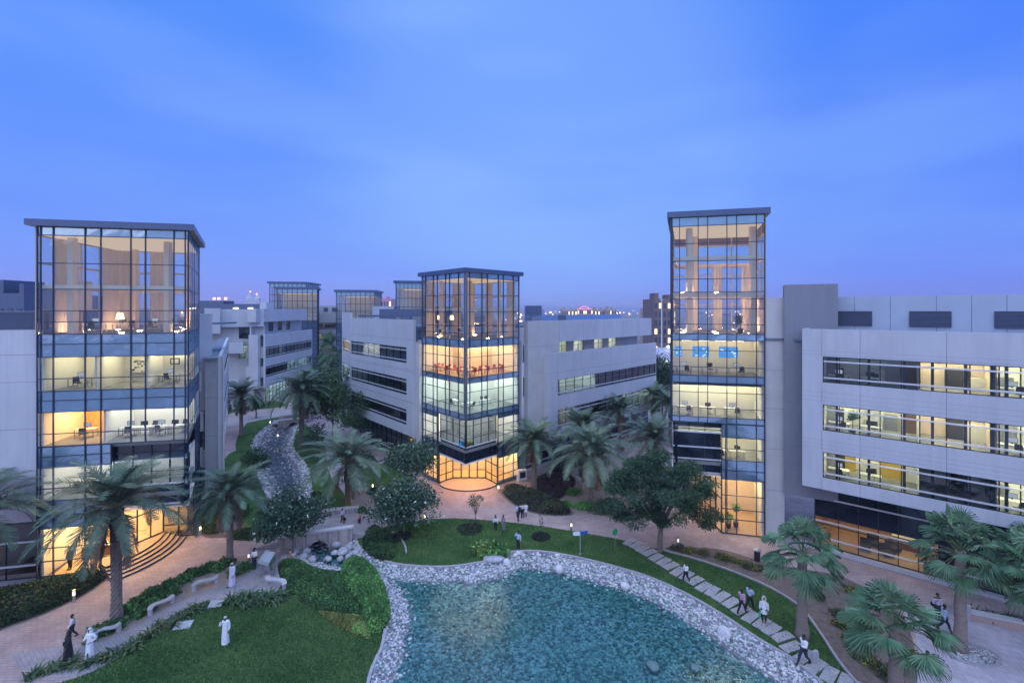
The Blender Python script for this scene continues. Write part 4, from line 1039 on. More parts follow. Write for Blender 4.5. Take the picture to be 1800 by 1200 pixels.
def water_mat(nm="pond_water", c1=(.52, .84, .83), c2=(.64, .90, .96)):
    m = bpy.data.materials.new(nm); m.use_nodes = True
    n, l = m.node_tree.nodes, m.node_tree.links; n.clear()
    o = n.new("ShaderNodeOutputMaterial"); mx = n.new("ShaderNodeMixShader")
    t = n.new("ShaderNodeBsdfTransparent"); g = n.new("ShaderNodeBsdfGlossy"); g.inputs["Roughness"].default_value = .2
    tc = n.new("ShaderNodeTexCoord")
    ns = n.new("ShaderNodeTexNoise"); ns.inputs["Scale"].default_value = .13; ns.inputs["Detail"].default_value = 2; l.new(tc.outputs["Object"], ns.inputs["Vector"])
    r = n.new("ShaderNodeValToRGB"); ramp(r, [(.35, c1), (.65, c2)]); l.new(ns.outputs["Fac"], r.inputs[0]); l.new(r.outputs[0], t.inputs[0])
    fr = n.new("ShaderNodeFresnel"); fr.inputs[0].default_value = 1.5
    n2 = n.new("ShaderNodeTexNoise"); n2.inputs["Scale"].default_value = 3.2; n2.inputs["Detail"].default_value = 4; l.new(tc.outputs["Object"], n2.inputs["Vector"])
    bp = n.new("ShaderNodeBump"); bp.inputs["Strength"].default_value = .07; bp.inputs["Distance"].default_value = .08
    l.new(n2.outputs["Fac"], bp.inputs["Height"]); l.new(bp.outputs[0], g.inputs["Normal"]); l.new(bp.outputs[0], fr.inputs["Normal"])
    md = n.new("ShaderNodeMath"); md.operation = 'MULTIPLY_ADD'; md.inputs[1].default_value = .75; md.inputs[2].default_value = .015; l.new(fr.outputs[0], md.inputs[0])
    l.new(md.outputs[0], mx.inputs[0]); l.new(t.outputs[0], mx.inputs[1]); l.new(g.outputs[0], mx.inputs[2]); l.new(mx.outputs[0], o.inputs[0])
    return m
wk = (D0 > -.5); k4w = wk[:-1, :-1] & wk[1:, :-1] & wk[:-1, 1:] & wk[1:, 1:]
bw = (ii * nx + jj)[k4w]; Fw = np.stack([bw, bw + 1, bw + nx + 1, bw + nx], -1)
Vw = V.copy(); Vw[:, 2] = ZW
up_ = V[Fw[:, 0], 1] > 42.5
struct(np_mesh("pond_water", Vw, Fw[~up_], [water_mat()], smooth=True))
struct(np_mesh("stream_water", Vw, Fw[up_], [water_mat("stream_water", (.62, .68, .74), (.74, .80, .86))], smooth=True))

ICO = None
def ico(sub=1):
    bm = bmesh.new(); bmesh.ops.create_icosphere(bm, subdivisions=sub, radius=1)
    v = np.array([x.co[:] for x in bm.verts]); f = np.array([[x.index for x in t.verts] for t in bm.faces]); bm.free(); return v, f
def rotmats(n):
    q = rng.normal(size=(n, 4)); q /= np.linalg.norm(q, axis=1)[:, None]; w, x, y, z = q.T
    return np.stack([1 - 2 * (y * y + z * z), 2 * (x * y - z * w), 2 * (x * z + y * w), 2 * (x * y + z * w), 1 - 2 * (x * x + z * z), 2 * (y * z - x * w),
                     2 * (x * z - y * w), 2 * (y * z + x * w), 1 - 2 * (x * x + y * y)], -1).reshape(n, 3, 3)
def stones(name, pos, rad, mats, mi, squash=.62, sub=1, rough=.16):
    v, f = ico(sub); n = len(pos)
    S = rng.uniform(.7, 1.25, (n, 1, 3)); W = v[None] * S * (1 + rng.uniform(-rough, rough, (n, len(v), 1)))
    W = np.einsum('nij,nkj->nki', rotmats(n), W) * rad[:, None, None]; W[:, :, 2] *= squash; W += pos[:, None, :]
    Fa = (f[None] + (np.arange(n) * len(v))[:, None, None]).reshape(-1, 3)
    return np_mesh(name, W.reshape(-1, 3), Fa, mats, np.repeat(mi, len(f)), smooth=True)
M_PEB = [mat("white_pebble", (.60, .57, .60), .7), mat("lilac_pebble", (.42, .385, .43), .7), mat("grey_pebble", (.20, .19, .22), .75), mat("cream_pebble", (.70, .66, .62), .7)]
def scatter(n, dmin, dmax, ylim, rmin, rmax, fn):
    out = []
    while sum(len(o) for o in out) < n:
        p = rng.random((n * 4, 2)) * [82, ylim[1] - ylim[0]] + [-52, ylim[0]]
        d = poly_dist(p[:, 0], p[:, 1]); w = bank_w(p[:, 0], p[:, 1])
        out.append(p[(d > dmin) & (d < w * dmax)])
    p = np.concatenate(out)[:n]; z = bed_z(p[:, 0], p[:, 1]); z = np.where(p[:, 1] > 41.5, np.maximum(z, ZW - .12), z); r = rng.uniform(rmin, rmax, n) * (0.75 + .5 * rng.random(n))
    return np.column_stack([p, z + r * .25]), r
p1, r1 = scatter(10500, .02, 1.05, (20, 41), .045, .125, 0)
p2, r2 = scatter(5200, .02, 1.9, (41, 93), .09, .22, 0)
P = np.concatenate([p1, p2]); Rr = np.concatenate([r1, r2]); inner = poly_dist(P[:, 0], P[:, 1]) > bank_w(P[:, 0], P[:, 1]) * 1.05
o = stones("pebble_bank", P, Rr, M_PEB, np.where(inner | (P[:, 2] < ZW + .07), rng.choice(4, len(P), p=[.03, .17, .78, .02]), rng.choice(4, len(P), p=[.34, .32, .20, .14])), sub=1)
tag(o, "bank of white and lilac pebbles round the pond and along the stream", "pebbles", kind="stuff")
p5, r5 = scatter(2600, .6, 9, (42.5, 93), .08, .2, 0)
o = stones("stream_stones", p5, r5, M_PEB, rng.choice(4, len(p5), p=[.05, .25, .66, .04])); tag(o, "grey stones lying in the shallow upper stream", "stones", kind="stuff")
p3, r3 = scatter(5200, .3, 9, (20, 42), .07, .16, 0)
dd = poly_dist(p3[:, 0], p3[:, 1]) > bank_w(p3[:, 0], p3[:, 1]); p3, r3 = p3[dd], r3[dd]
M_UW = [mat("teal_bed_stone", (.30, .38, .36), .8), mat("dark_bed_stone", (.13, .19, .19), .8), mat("pale_bed_stone", (.48, .52, .50), .8)]
o = stones("pond_stones", p3, r3, M_UW, rng.choice(3, len(p3), p=[.45, .35, .2]), sub=1)
tag(o, "rounded stones lying on the pond floor under the water", "stones", kind="stuff")

# boulders
M_BOULD = mat("grey_boulder", (.40, .39, .42), .8, var=.22, scale=2.2, bump=.5, bscale=7)
M_BOULDW = mat("pale_boulder", (.62, .60, .62), .75, var=.12, scale=2.2, bump=.4, bscale=7)
def boulder(px, py, r, z, m, label, group=None, sq=.75):
    v, f = ico(3); p = G(px, py, z); W = v.copy()
    for k in range(5):
        d = rng.normal(size=3); d /= np.linalg.norm(d); h = W @ d; c = rng.uniform(.62, .85); W -= np.outer(np.maximum(0, h - c), d) * .85
    W *= rng.uniform(.8, 1.2, 3) * r; W[:, 2] *= sq
    W = W @ rotmats(1)[0].T if False else W
    a = rng.uniform(0, 6.28); W = W @ np.array([[math.cos(a), math.sin(a), 0], [-math.sin(a), math.cos(a), 0], [0, 0, 1]])
    o = np_mesh("boulder", W, f, [m], smooth=True, loc=(p.x, p.y, z + r * .35)); tag(o, label, "boulder", group); return o
for k, (px, py, r) in enumerate([(592, 958, .55), (603, 972, .5), (577, 984, .36), (614, 965, .42), (622, 948, .4), (634, 962, .38), (588, 974, .42), (607, 951, .36), (640, 948, .4), (598, 984, .34), (626, 972, .34), (612, 980, .3), (645, 962, .3)]):
    boulder(px, py, r, -.4, M_BOULD, "grey boulder heaped right of the bridge arch at the stream mouth", "boulders right of the bridge arch")
for k, (px, py, r) in enumerate([(548, 986, .4), (533, 980, .42), (517, 973, .38), (540, 970, .4), (526, 965, .34), (506, 966, .4), (500, 984, .42), (516, 989, .36), (550, 996, .34), (490, 972, .4), (485, 958, .42), (497, 950, .36), (528, 992, .32), (540, 998, .3), (505, 996, .32)]):
    boulder(px, py, r, -.3, M_BOULD, "grey boulder piled left of the bridge arch under the flowering tree", "boulders left of the bridge arch")
boulder(983, 1003, .36, -.4, M_BOULDW, "pale upright boulder in the pebbles below the blue arrow signpost", sq=1.0)
boulder(1099, 1032, .34, -.4, M_BOULDW, "pale boulder at the water's edge left of the stepping stones", sq=1.0)
boulder(1273, 1116, .42, -.4, M_BOULDW, "largest pale boulder, on the right bank beside the pond kerb", sq=1.0)
boulder(891, 990, .36, -.3, M_BOULDW, "pale boulder in the bank pebbles below the spiky green shrub", sq=.7)
for k, (px, py, r, s) in enumerate([(742, 1040, .34, "below the middle of the lawn kerb"), (660, 1020, .3, "where the stream meets the pond"), (1147, 1176, .4, "near the bottom edge of the pond"), (1222, 1178, .36, "in the teal water by the lower right bank"), (890, 1028, .3, "off the top of the pond")]):
    boulder(px, py, r, ZW - .24, M_UW[1], "dark wet boulder " + s, "half sunk pond boulders", sq=.6)

# ---- bridge with an arch
M_BRICK = ground_mat("sandstone_block", (.34, .29, .28), (.42, .36, .34), (.24, .20, .20), .55, .22, .015, bump=.4)
def bridge_face(root, A, B, thick, zt0, zt1, zb, cu, rad, zc, nm):
    F = Face(A, B); mb = MB(); n = 20
    top = lambda u: zt0 + (zt1 - zt0) * u / F.L
    us = [0, cu - rad] + [cu - rad * math.cos(math.pi * k / n) for k in range(1, n)] + [cu + rad, F.L]
    lo = [zb, zb] + [zc + rad * math.sin(math.pi * k / n) for k in range(1, n)] + [zb, zb]
    for i in range(len(us) - 1):
        a, b = us[i], us[i + 1]; za, zb_ = lo[i], lo[i + 1]
        if i == 1: za = zc
        if i == len(us) - 3: zb_ = zc
        if b - a < 1e-5: continue
        mb.hexa([F.at(a, 0, za), F.at(b, 0, zb_), F.at(b, -thick, zb_), F.at(a, -thick, za), F.at(a, 0, top(a)), F.at(b, 0, top(b)), F.at(b, -thick, top(b)), F.at(a, -thick, top(a))], M_BRICK)
    mb.build(nm, root)
    c = MB(); c.hexa([F.at(-.1, .08, zt0), F.at(F.L + .1, .08, zt1), F.at(F.L + .1, -thick - .08, zt1), F.at(-.1, -thick - .08, zt0)] + [F.at(-.1, .08, zt0 + .14), F.at(F.L + .1, .08, zt1 + .14), F.at(F.L + .1, -thick - .08, zt1 + .14), F.at(-.1, -thick - .08, zt0 + .14)], mat("coping_stone", (.55, .52, .53), .7, var=.1))
    c.build("coping", root)
    r = MB()
    for k in range(n):
        a0, a1 = math.pi * k / n, math.pi * (k + 1) / n; g = .012
        pr = lambda a, q: F.at(cu - q * math.cos(a), .05, zc + q * math.sin(a)); pb = lambda a, q: F.at(cu - q * math.cos(a), -.02, zc + q * math.sin(a))
        r.hexa([pb(a0 + g, rad), pb(a1 - g, rad), pb(a1 - g, rad + .22), pb(a0 + g, rad + .22), pr(a0 + g, rad), pr(a1 - g, rad), pr(a1 - g, rad + .22), pr(a0 + g, rad + .22)], M_BRICK)
    r.build("arch_ring", root)
bg = thing("stone_bridge", "stone block footbridge with a dark arch where the stream enters the pond", "bridge")
bA, bB = at(488, 41.9, 0)[:2], at(619, 43.4, 0)[:2]; Fbr = Face(bA, bB)
bridge_face(bg, bA, bB, .35, 1.0, 1.25, -1.2, Fbr.px(560), .92, -.55, "parapet_wall")
nv = Fbr.n
bA2, bB2 = tuple(Vector(bA) - nv * 5.2), tuple(Vector(bB) - nv * 5.2)
bridge_face(bg, bA2, bB2, .35, .85, .95, -1.2, Fbr.px(560), .92, -.55, "parapet_wall")
mb = MB(); mb.fbox(Fbr, 0, Fbr.L, -4.85 - .35 + .002, -.352, .32, .5, M_PATH)
mb.fbox(Fbr, 0, Fbr.px(560) - 1.0, -4.8, -.36, -1.2, .3, M_SOIL); mb.fbox(Fbr, Fbr.px(560) + 1.0, Fbr.L, -4.8, -.36, -1.2, .3, M_SOIL)
mb.hexa([Fbr.at(-2.5, -.36, .0), Fbr.at(0, -.36, .0), Fbr.at(0, -5, .0), Fbr.at(-2.5, -5, .0), Fbr.at(-2.5, -.36, .02), Fbr.at(-.001, -.36, .5), Fbr.at(-.001, -5, .5), Fbr.at(-2.5, -5, .02)], M_PATH)
mb.hexa([Fbr.at(Fbr.L, -.36, .0), Fbr.at(Fbr.L + 2.5, -.36, .0), Fbr.at(Fbr.L + 2.5, -5, .0), Fbr.at(Fbr.L, -5, .0), Fbr.at(Fbr.L + .001, -.36, .5), Fbr.at(Fbr.L + 2.5, -.36, .02), Fbr.at(Fbr.L + 2.5, -5, .02), Fbr.at(Fbr.L + .001, -5, .5)], M_PATH)
mb.build("deck", bg)
# the far footbridge upstream
bg2 = thing("stone_bridge", "small far footbridge with a low arch at the head of the stream", "bridge")
fA, fB = at(488, 87.0, 0)[:2], at(529, 88.6, 0)[:2]; Ff = Face(fA, fB)
bridge_face(bg2, fA, fB, .35, .8, .9, -1.0, Ff.px(516), .85, -.5, "parapet_wall")
mb = MB(); mb.fbox(Ff, -1, Ff.L + 2, -3.6, -.36, .1, .3, M_PATH); mb.fbox(Ff, 0, Ff.L, -4.0, -3.62, .1, 1.0, M_BRICK); mb.build("deck", bg2)

# ---- stepping stones
M_SLAB = mat("stepping_slab", (.43, .38, .40), .8, var=.14, scale=1.6, bump=.2)
SL = [(385, 260), (430, 281), (468, 303), (510, 328), (552, 358), (600, 385), (645, 412), (690, 448), (746, 474), (800, 505), (853, 545), (908, 573), (967, 607), (1027, 645), (1090, 690), (1150, 735), (1222, 775), (1285, 815), (1350, 860), (1410, 925), (1495, 985), (1565, 1045), (1650, 1100), (1750, 1150), (1850, 1210)]
SLP = [G(1000 + a / 3.6, 880 + b / 3.6) for a, b in SL]
for k, p in enumerate(SLP):
    d = (SLP[min(k + 1, len(SLP) - 1)] - SLP[max(k - 1, 0)]).normalized()
    mb = MB(); mb.box((-.78, -.34, 0), (.78, .34, .055), M_SLAB)
    o = mb.build("stepping_stone", loc=(p.x, p.y, .009)); a = math.atan2(d.y, d.x) - math.pi / 2 + .12 + random.uniform(-.04, .04)
    o.rotation_euler = (0, 0, a)
    tag(o, "pale stone slab in the stepping path across the pond lawn", "stepping stone", "stepping stones beside the pond")
A_, B_ = G(622, 824), G(682, 806)
for k in range(10):
    p = A_.lerp(B_, k / 9); mb = MB(); mb.box((-.3, -.85, 0), (.3, .85, .05), M_SLAB); o = mb.build("stepping_stone", loc=(p.x, p.y, .012)); o.rotation_euler = (0, 0, -.25)
    tag(o, "narrow stone slab in the short path left of the middle tower's entrance", "stepping stone", "stepping stones near the entrance lawn")

# ---- grass blades over the two near lawns
def grass(pxs, n, hole, zb=.008):
    P = catmull(GP(pxs), 5); PP = [(p.x, p.y) for p in P]; A = np.array(PP); lo, hi = np.maximum(A.min(0), [-40, 22]), A.max(0)
    q = rng.random((n, 2)) * (hi - lo) + lo; ins = np.zeros(n, bool)
    for i in range(len(A)):
        a, b = A[i], A[(i + 1) % len(A)]; dy = b[1] - a[1] if abs(b[1] - a[1]) > 1e-12 else 1e-12
        ins ^= ((a[1] > q[:, 1]) != (b[1] > q[:, 1])) & (q[:, 0] < (b[0] - a[0]) * (q[:, 1] - a[1]) / dy + a[0])
    q = q[ins & (poly_dist(q[:, 0], q[:, 1]) < -.12)]; k = len(q)
    az = rng.uniform(0, 6.283, k); h = rng.uniform(.04, .11, k); w = rng.uniform(.012, .03, k); sx, sy = np.cos(az) * w, np.sin(az) * w; bx, by = rng.normal(size=(2, k)) * .05
    z0 = np.full(k, zb); V = np.stack([np.column_stack([q[:, 0] - sx, q[:, 1] - sy, z0]), np.column_stack([q[:, 0] + sx, q[:, 1] + sy, z0]), np.column_stack([q[:, 0] + bx + sx * .4, q[:, 1] + by + sy * .4, z0 + h]), np.column_stack([q[:, 0] + bx - sx * .4, q[:, 1] + by - sy * .4, z0 + h])], 1).reshape(-1, 3)
    patch = np.sin(q[:, 0] * .7 + 1.3) * np.cos(q[:, 1] * .9) + rng.normal(size=k) * .8; mi = np.where(patch < -.5, 0, np.where(patch > .75, 2, 1))
    return np_mesh("grass", V, np.arange(4 * k).reshape(k, 4), [mat("grass_blade_dark", (.032, .086, .022), .8), mat("grass_blade_mid", (.064, .152, .038), .8), mat("grass_blade_pale", (.13, .20, .06), .8)], mi)
tag(grass(LA, 150000, None), "short grass blades of the lawn left of the pond", "grass", kind="stuff")
tag(grass(LBl + list(reversed(POND_R[7:])), 150000, None), "short grass blades of the lawn between the pond and the paths", "grass", kind="stuff")
# ================================================================== vegetation
def leafm(name, c, var=.35, rough=.55):
    return mat(name, c, rough, var=var, scale=1.3, spec=.35)
LG = [leafm("leaf_dark", (0.0187, 0.0485, 0.0182)), leafm("leaf_mid", (0.0365, 0.0863, 0.0272)), leafm("leaf_light", (0.0678, 0.1348, 0.0410))]
LB_ = [leafm("blue_leaf_dark", (0.0253, 0.0573, 0.0363)), leafm("blue_leaf_mid", (0.0461, 0.0956, 0.0556)), leafm("blue_leaf_light", (0.0980, 0.1673, 0.0958))]
LP = [leafm("palm_leaf_dark", (0.0438, 0.0755, 0.0467)), leafm("palm_leaf_mid", (0.0827, 0.1308, 0.0809)), leafm("palm_leaf_pale", (0.1458, 0.2014, 0.1318))]
LF = [leafm("fan_leaf_dark", (0.0432, 0.0958, 0.0486)), leafm("fan_leaf_mid", (0.0803, 0.1661, 0.0809)), leafm("fan_leaf_pale", (0.1481, 0.2428, 0.1350))]
LY = [leafm("yellow_leaf_dark", (0.0728, 0.0884, 0.0260)), leafm("yellow_leaf_mid", (0.1456, 0.1560, 0.0416)), leafm("yellow_leaf_light", (0.2704, 0.2600, 0.0728))]
LU = [leafm("purple_leaf_dark", (0.0325, 0.0195, 0.0325)), leafm("purple_leaf_mid", (0.0650, 0.0364, 0.0546)), leafm("purple_leaf_light", (0.0975, 0.0520, 0.0715))]
LO = [leafm("olive_leaf_dark", (0.0273, 0.0382, 0.0200)), leafm("olive_leaf_mid", (0.0501, 0.0637, 0.0319)), leafm("olive_leaf_light", (0.0910, 0.1001, 0.0455))]
M_TRUNK = mat("palm_trunk_bark", (.20, .165, .14), .9, var=.3, scale=4, bump=.5, bscale=14)
M_TRUNKD = mat("dark_palm_boots", (.10, .07, .055), .9, var=.35, scale=5, bump=.6, bscale=14)
M_FTRUNK = mat("fan_palm_bark", (.26, .20, .175), .9, var=.2, scale=2, bump=.4, bscale=10, stretch=(1, 1, 6))
M_BARK = mat("grey_bark", (.17, .14, .12), .9, var=.3, scale=4, bump=.5)
M_FLOWER = mat("white_petal", (.78, .76, .74), .6)
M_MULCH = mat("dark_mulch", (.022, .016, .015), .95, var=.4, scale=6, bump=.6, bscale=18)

def unit(v): return v / np.maximum(1e-9, np.linalg.norm(v, axis=-1, keepdims=True))
def leaf_quads(c, l, w, up=0.0, droop=0.0):
    """random rhombic leaves at c (n,3); l, w arrays; returns (4n,3)"""
    n = len(c); a = rng.normal(size=(n, 3)); a[:, 2] = a[:, 2] * (1 - abs(droop)) - droop; a = unit(a)
    b = rng.normal(size=(n, 3)); b[:, 2] *= (1 - up); b = unit(b - a * (a * b).sum(1, keepdims=True))
    l = np.broadcast_to(l, n)[:, None]; w = np.broadcast_to(w, n)[:, None]
    return np.stack([c, c + a * l * .45 + b * w * .5, c + a * l, c + a * l * .45 - b * w * .5], 1).reshape(-1, 3)
def quadsF(n): return np.arange(4 * n).reshape(n, 4)
def clump_points(cl, per, shell=.55):
    pts, ci = [], []
    for k, (x, y, z, r, rz) in enumerate(cl):
        d = unit(rng.normal(size=(per, 3))); q = shell + (1 - shell) * rng.random((per, 1)) ** .6
        pts.append(np.array([x, y, z]) + d * q * np.array([r, r, rz])); ci.append(np.full(per, k))
    return np.concatenate(pts), np.concatenate(ci)
def shade_idx(ci, nclump, light=.22, dark=.3):
    base = rng.random(nclump); r = rng.random(len(ci)) * .5 + base[ci] * .5
    return np.where(r < dark + .12, 0, np.where(r > 1 - light - .14, 2, 1))
def crown(name, cl, per, l, w, mats, parent, shell=.5, droop=0.0, up=.35, flowers=0, fl_size=.14):
    P, ci = clump_points(cl, per, shell); n = len(P); sz = rng.uniform(.7, 1.25, n)
    V = leaf_quads(P, l * sz, w * sz, up, droop); mi = shade_idx(ci, len(cl)); F = quadsF(n)
    o = np_mesh(name, V, F, mats, mi, parent)
    if flowers:
        k = rng.choice(n, flowers, replace=False); Q = P[k] * 1.0; cz = np.array([[c[0], c[1], c[2]] for c in cl])[ci[k]]
        Q = cz + (Q - cz) * 1.12; Vf = []
        for _ in range(4): Vf.append(leaf_quads(Q, fl_size, fl_size * .8, .2))
        np_mesh("blossom", np.concatenate(Vf), quadsF(flowers * 4), [M_FLOWER], None, parent)
    return o
def limbs(name, base, r0, fork, tips, m, parent, r1=.035):
    """a tapered trunk that forks into limbs reaching the crown"""
    mb = MB(); b = Vector(base); f = Vector(fork)
    mb.tube([b - Vector((0, 0, .1)), b + Vector((0, 0, .1)), b.lerp(f, .5) + Vector((random.uniform(-.08, .08), random.uniform(-.08, .08), 0)), f], [r0 * 1.35, r0, r0 * .88, r0 * .78], 9, m)
    for t in tips:
        t = Vector(t); mid = f.lerp(t, .5) + Vector((random.uniform(-.2, .2), random.uniform(-.2, .2), random.uniform(-.05, .2)))
        mb.tube([f - Vector((0, 0, .05)), f.lerp(mid, .5), mid, t], [r0 * .6, r0 * .48, r0 * .34, r1], 6, m)
    return mb.build(name, parent, smooth=True)
def blob_clumps(n, R_, Rz, r, cz=0.0, flat_=0.0):
    out = []
    for k in range(n):
        d = unit(rng.normal(size=3)); q = rng.random() ** .45
        p = d * q * np.array([R_, R_, Rz]); s = r * rng.uniform(.7, 1.25)
        out.append((p[0], p[1], cz + p[2], s, s * .75))
    return out

# ---- date palms
def date_palm(label, h, r0, nfr, flen, seedk, pale=.4, group="date palms along the courtyard", lean=(0, 0), boots=.3):
    t = thing("date_palm", label, "palm tree", group=group)
    mb = MB(); rings = int(h / .16); sides = 14; pts, rad = [], []
    k0 = len(mb.v)
    for i in range(rings + 1):
        z = h * i / rings; f = i / rings; cx_, cy_ = lean[0] * f * f, lean[1] * f * f
        r = r0 * (1.16 - .2 * min(1, f * 5)) * (1 - .12 * f) if f < .2 else r0 * .95 * (1 - .1 * f) * (1.0 + .32 * max(0, (f - (1 - boots)) / boots))
        for a in range(sides):
            th = 2 * math.pi * (a + .5 * (i % 2)) / sides; q = r * (1 + (.13 if (a + i) % 2 else -.05) * (1 if f < 1 - boots else 1.8))
            mb.v.append((cx_ + q * math.cos(th), cy_ + q * math.sin(th), z - (.05 if i == 0 else 0)))
    a_ = mb.mi(M_TRUNK); b_ = mb.mi(M_TRUNKD)
    for i in range(rings):
        for a in range(sides):
            b = (a + 1) % sides
            mb.f.append((k0 + i * sides + a, k0 + i * sides + b, k0 + (i + 1) * sides + b, k0 + (i + 1) * sides + a)); mb.m.append(b_ if i / rings > 1 - boots else a_)
    mb.f.append(tuple(k0 + rings * sides + a for a in range(sides))); mb.m.append(b_)
    mb.build("trunk", t)
    # crown
    V, Mi = [], []; L = 18; per = 34
    rach = MB(); M_RIB = mat("frond_rib", (.20, .19, .12), .6)
    for k in range(nfr):
        az = k * 2.39996 + rng.uniform(-.2, .2); f = k / nfr
        el = R(82 - 84 * f + rng.uniform(-9, 9)); ln = flen * rng.uniform(.85, 1.08) * (.72 + .28 * min(1, f * 3 + .2)); droop = rng.uniform(.6, 1.0) + .2 * f
        if f > .9: el = R(rng.uniform(-58, -30)); ln *= .72
        p = np.array([lean[0], lean[1], h - .05]); d = np.array([math.cos(az) * math.cos(el), math.sin(az) * math.cos(el), math.sin(el)])
        path = [p.copy()]
        for s in range(L):
            g = droop * 1.55 / L * (1.15 if s > 3 else .6); horiz = np.array([math.cos(az), math.sin(az), 0])
            ang = math.asin(max(-1, min(1, d[2]))); ang = max(ang - g, -1.35); d = horiz * math.cos(ang) + np.array([0, 0, math.sin(ang)])
            p = p + d * ln / L; path.append(p.copy())
        path = np.array(path); tan = unit(np.gradient(path, axis=0)); side = np.array([-math.sin(az), math.cos(az), 0.0])
        upv = np.cross(tan, np.broadcast_to(side, tan.shape)); upv *= np.where(upv[:, 2:3] < 0, -1, 1)
        rach.tube([tuple(q) for q in path[::3]], [.035 - .028 * i / (len(path[::3]) - 1) for i in range(len(path[::3]))], 4, M_RIB, cap=False)
        tt = np.linspace(.16, .995, per); idx = tt * L; i0 = np.minimum(idx.astype(int), L - 1); fr = (idx - i0)[:, None]
        pos = path[i0] * (1 - fr) + path[i0 + 1] * fr; ta = tan[i0]; up = upv[i0]
        sh = rng.random(); dry = f > .9
        for sgn in (-1, 1):
            ll = (.62 * flen / 3.6) * np.sin(np.pi * np.clip(tt * .86 + .12, 0, 1)) ** .6 * rng.uniform(.85, 1.1, per)
            dv = unit(ta * (.55 + .5 * tt[:, None]) + side * sgn * .85 + up * rng.uniform(.12, .5, (per, 1)) - np.array([0, 0, .15]))
            wv = unit(np.cross(dv, up)) * .042
            tip = pos + dv * ll[:, None] - np.array([0, 0, 1]) * (ll * ll * .18)[:, None]
            V.append(np.stack([pos - wv, pos + wv, tip + wv * .35, tip - wv * .35], 1).reshape(-1, 3))
            q = rng.random(per) * .45 + sh * .55; Mi.append(np.full(per, 3) if dry else np.where(q < .38 - .2 * pale, 0, np.where(q > .98 - .8 * pale, 2, 1)))
    V = np.concatenate(V); Mi = np.concatenate(Mi)
    cr_ = np_mesh("crown", V, quadsF(len(V) // 4), LP + [mat("dry_frond", (.17, .12, .075), .8, var=.3, scale=2)], Mi, t)
    rach.build("frond_ribs", t)
    return t
def put(t, px, py, z=0.0):
    p = G(px, py, z); t.location = p; return p
def place_palm(proto, px, py, pyc, rz, label, base_h, z=0.0):
    """copy a palm so that its foot and the top of its trunk fall where the photograph has them"""
    p = G(px, py, z); hh = zat(pyc, p.y) - z
    s = hh / base_h
    return dup(proto, p, rz, (min(1.2, max(.8, s)), min(1.2, max(.8, s)), s) if abs(s - 1) < .6 else s, label)
HP = 7.2
palm_a = date_palm("tall date palm with bare diamond trunk standing before the left tower's glass front", HP, .32, 52, 5.1, 1, pale=.25)
put(palm_a, 205, 1092)
pa = palm_a.location.y; s = (zat(893, pa)) / HP; palm_a.scale = (1.0, 1.0, s)
palm_b = date_palm("pale bushy date palm beside the curved beige path", 5.6, .30, 56, 5.8, 2, pale=.8)
put(palm_b, 611, 893); palm_b.scale = (1, 1, zat(812, palm_b.location.y) / 5.6)
palm_c = date_palm("upright date palm close to the middle tower's right glass wall", 6.6, .30, 48, 4.8, 3, pale=.45, boots=.45)
put(palm_c, 939, 858); palm_c.scale = (1, 1, zat(775, palm_c.location.y) / 6.6)
P2 = place_palm(palm_a, 404, 988, 868, 1.7, "date palm by the entrance plaza between the steps and the standing kiosk", HP)
P3 = place_palm(palm_a, -45, 1075, 905, 2.6, "date palm at the photo's left edge with only its fronds showing", HP)
P4 = place_palm(palm_c, 424, 764, 696, .8, "slim dark date palm in front of the far left white wing", 6.6)
P5 = place_palm(palm_a, 530, 786, 690, 2.2, "date palm standing on the right bank of the upper stream", HP)
P6 = place_palm(palm_b, 1039, 884, 798, 1.1, "wide date palm with drooping fronds right of the purple bed", 5.6)
P7 = place_palm(palm_c, 1024, 838, 752, 2.9, "date palm growing close behind the wide drooping palm", 6.6)
P8 = place_palm(palm_b, 1148, 848, 775, 4.0, "date palm half hidden behind the big dark shade tree", 5.6)
P9 = place_palm(palm_a, 1090, 790, 722, 5.0, "date palm before the lower windows of the middle building's right wing", HP)
P10 = place_palm(palm_c, 1150, 762, 700, .3, "dim far date palm near the end of the middle building's right wing", 6.6)
P11 = place_palm(palm_a, 540, 738, 672, .5, "far date palm at the head of the stream by the ribbon windowed block", HP)
P12 = place_palm(palm_c, 1178, 775, 712, 1.3, "farthest date palm close to the right tower's glass edge", 6.6)

